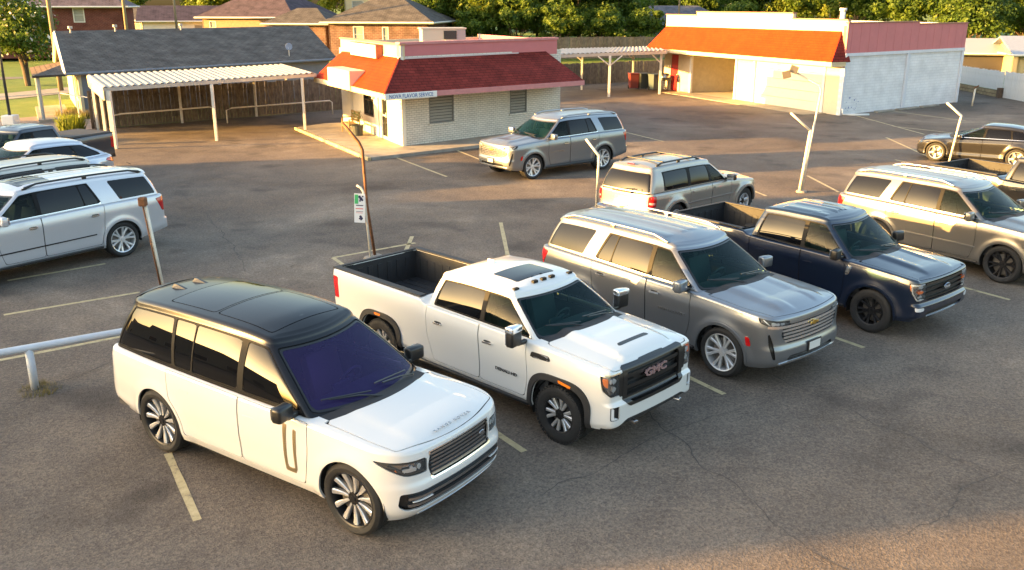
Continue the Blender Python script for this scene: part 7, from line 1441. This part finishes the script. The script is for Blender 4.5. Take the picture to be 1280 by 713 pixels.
def spec_crossover(col):
    S = spec_chrome_suv(col, 0, plate=False); wb = 2.89
    S.update(xf=.90, xr=-wb-.92, axles=(0, -wb), tyre=.375, rimr=.265, tw=.26, track=.94, arch=.42, flare=.05, sillz=.24, spokes='five',
      W=[(.9, .82), (.3, .92), (-.6, .95), (-1.6, .945), (-wb, .96), (-wb-.92, .86)], plan=(.20, .10, .55, .70, .55, .40),
      shoulder=[(.9, .74), (.5, .84), (-.2, .93), (-1.5, 1.0), (-wb, 1.05), (-wb-.92, 1.04)], bottom=[(.9, .28), (.6, .23), (-2.8, .24), (-wb-.92, .38)],
      side=[(0, .06), (.12, .02), (.3, .045), (.5, .02), (.78, -.01), (1, .05)], centre=[(.2, .93), (-.4, 1.02), (-.9, 1.05), (-4, 1.06)], hood=lambda x, y: .02*sstep(.5, .3, np.abs(y)), cowl=-.45, hoodx=.70, hoodw=interp([(.8, .58), (.2, .76), (-.6, .84)]), frontd=[(.2, .12), (.35, 0), (.55, 0), (.75, .08), (.9, .16)],
      rear=[(.3, .10), (.5, 0), (.8, .0), (1.1, .08)], rho=.08, rhof=.12)
    S['gh'] = dict(xfb=-.38, xrb=-wb-.80, xft=-1.38, xrt=-wb-.20, planb=(.30, .10, .92, .80, .40, .40), plant=(.16, .06, .84, .80, .30, .30), low=[(-.3, .98), (-1.5, 1.02), (-3.8, 1.06)], edge=[(-1.3, 1.46), (-1.8, 1.53), (-2.4, 1.52), (-3.1, 1.44)],
      Wb=[(-.3, .84), (-1.5, .88), (-wb, .87), (-3.7, .74)], Wt=[(-1.3, .60), (-2.2, .63), (-3.1, .55)], rho=.08, crown=.05, bow=.03)
    S.update(windows=[(None, 0, -1.62, -1.66), (-1.70, -1.74, -2.62, -2.50), (-2.68, -2.56, -3.30, -2.95)], band=(0, 0, -3.33, -2.98), chrome_line='low', dps=.10, wr=.05, rw=(.1, .85), rpillar=.05, wtop=.88,
      doors=[[(-1.64, .32), (-.66, .32), (-.58, .7), (-.60, 1.3), (-1.64, 1.3)], [(-2.58, .32), (-1.65, .32), (-1.65, 1.3), (-2.74, 1.3)]], handles=[(-1.46, .86), (-2.44, .90)], handlem='body', mirror=dict(x=-.84, y=.93, z=1.08, h=.14, m='body'), hip=.62, seats=(-1.6, -2.4), allpg=False)
    S['front'] = [dict(n='grille', m='black', off=-.03, rim=0, f=lambda L: quad(L.s, L.z, [(-1, .42), (.5, .42), (.42, .66), (-1, .66)], .02)), dict(n='headlight', m='lampbowl', pair=1, off=-.01, rim=0, f=lambda L: quad(L.s, L.z, [(.52, .66), (.85, .68), (1.05, .78), (.52, .73)], .02))]
    S['back'] = [dict(n='tail_light', m='red', pair=1, off=.004, f=lambda L: quad(L.s2, L.z, [(.1, .84), (.85, .84), (1.15, .92), (1.1, .98), (.1, .95)], .02))]
    S['tailgate'] = lambda L: smax(boxf(L.s2, L.z, -1, .62, .60, 2, .04), (L.c-.2), .02); S['roof_take'] = []
    S['patch'] = [arch_trim(S, .045, 'plastic', .014), sill(wb, .43, .33, 'plastic'), dict(n='rear_diffuser', m='plastic', off=.008, rim=.01, f=lambda L: smax(L.z-.52, L.s2-1.0, .01))]
    S['extra'] = lambda *a: None
    return S
GREYM = lambda: paint('grey_metallic_paint', (.24, .26, .29), .7, .3)
slx = spec_luxury(); slx['wy'] = .955
vehicle(slx, 'luxury_suv', 'white SUV with glossy black roof and slim grille, nearest the camera', 'SUV', (-1.185, 9.475), -34.7, 1.06)
vehicle(spec_hd_pickup(), 'heavy_pickup', 'white crew cab pickup with black grille and open black bed', 'pickup', (1.26, 11.51), -44.5, .93)
cs = vehicle(spec_chrome_suv(GREYM(), script='HIGH COUNTRY'), 'chrome_grille_suv', 'metallic grey SUV with chrome bar grille between white and navy pickups', 'SUV', (3.98, 13.7), -50, 1.0)
vehicle(spec_oval_pickup(paint('navy_paint', (.004, .012, .036), .3)), 'navy_pickup', 'navy blue crew cab pickup with black grille, oval badge and black wheels', 'pickup', (7.0, 15.66), -50.8, .95)
se = spec_chrome_suv(paint('beige_silver_paint', (.27, .255, .235), .75, .3), -.12, plate=False, rail='satin'); se['spokes'] = 'black_six'; se['patch'] = [p for p in se['patch'] if p['n'] != 'side_marker']+[std_mouldings(2.95, .66, .70, 'satin')]
vehicle(se, 'beige_suv', 'beige silver SUV with black wheels at the right edge', 'SUV', (10.91, 18.6), -54, .98)
vehicle(spec_old_suv(paint('old_silver_paint', (.34, .325, .30), .6, .35)), 'older_suv', 'older silver SUV with black roof rack seen from behind', 'SUV', (5.75, 25.15), 43, 1.04)
hh = copy_tree(cs); hh.location = (.09, 30.51, 0); hh.rotation_euler.z = R(-142.5); hh.scale = (1.02,)*3; hh['label'] = 'metallic grey SUV with gold-lit grille parked by the shop wall'; hh.name = 'chrome_grille_suv'
vehicle(spec_crossover(paint('dark_graphite_paint', (.016, .016, .018), .2, .3)), 'dark_crossover', 'dark graphite coupe-roofed crossover catching gold light at the right', 'car', (16.16, 34.06), 142, .92)
sj = spec_chrome_suv(paint('pearl_white_paint', (.55, .56, .60), .35, .3), .28, plate=False, rail='black', sunroof=True); sj['patch'] += [std_mouldings(3.35, .62, .66, 'dark_rim')]
vehicle(sj, 'long_white_suv', 'long pearl white SUV with black roof rails at the left edge', 'SUV', (-11.66, 17.98), -126, 1.0)
sk = spec_chrome_suv(paint('champagne_paint', (.48, .45, .40), .5, .3), 0, plate=False, rail='black')
vehicle(sk, 'champagne_suv', 'champagne SUV of which only the roof shows behind the long white one', 'SUV', (-13.55, 20.35), -124, .96)
sl_spec = spec_crossover(paint('pale_silver_paint', (.50, .53, .60), .5, .3)); 
vehicle(sl_spec, 'pale_silver_suv', 'pale silver SUV with red tail lamp, second from the back at left', 'SUV', (-15.2, 24.7), -122, 1.12)
vehicle(spec_oval_pickup(paint('slate_paint', (.03, .038, .055), .3), 3.6, True, cover=True), 'covered_pickup', 'dark slate pickup with grey covered bed at the upper left', 'pickup', (-16.5, 27.8), -115, .93)
vehicle(spec_oval_pickup(paint('charcoal_paint', (.022, .023, .025), .2), 3.69, True), 'charcoal_pickup', 'charcoal pickup behind the beige SUV, cut off by the right edge', 'pickup', (14.75, 21.05), -57, .97)
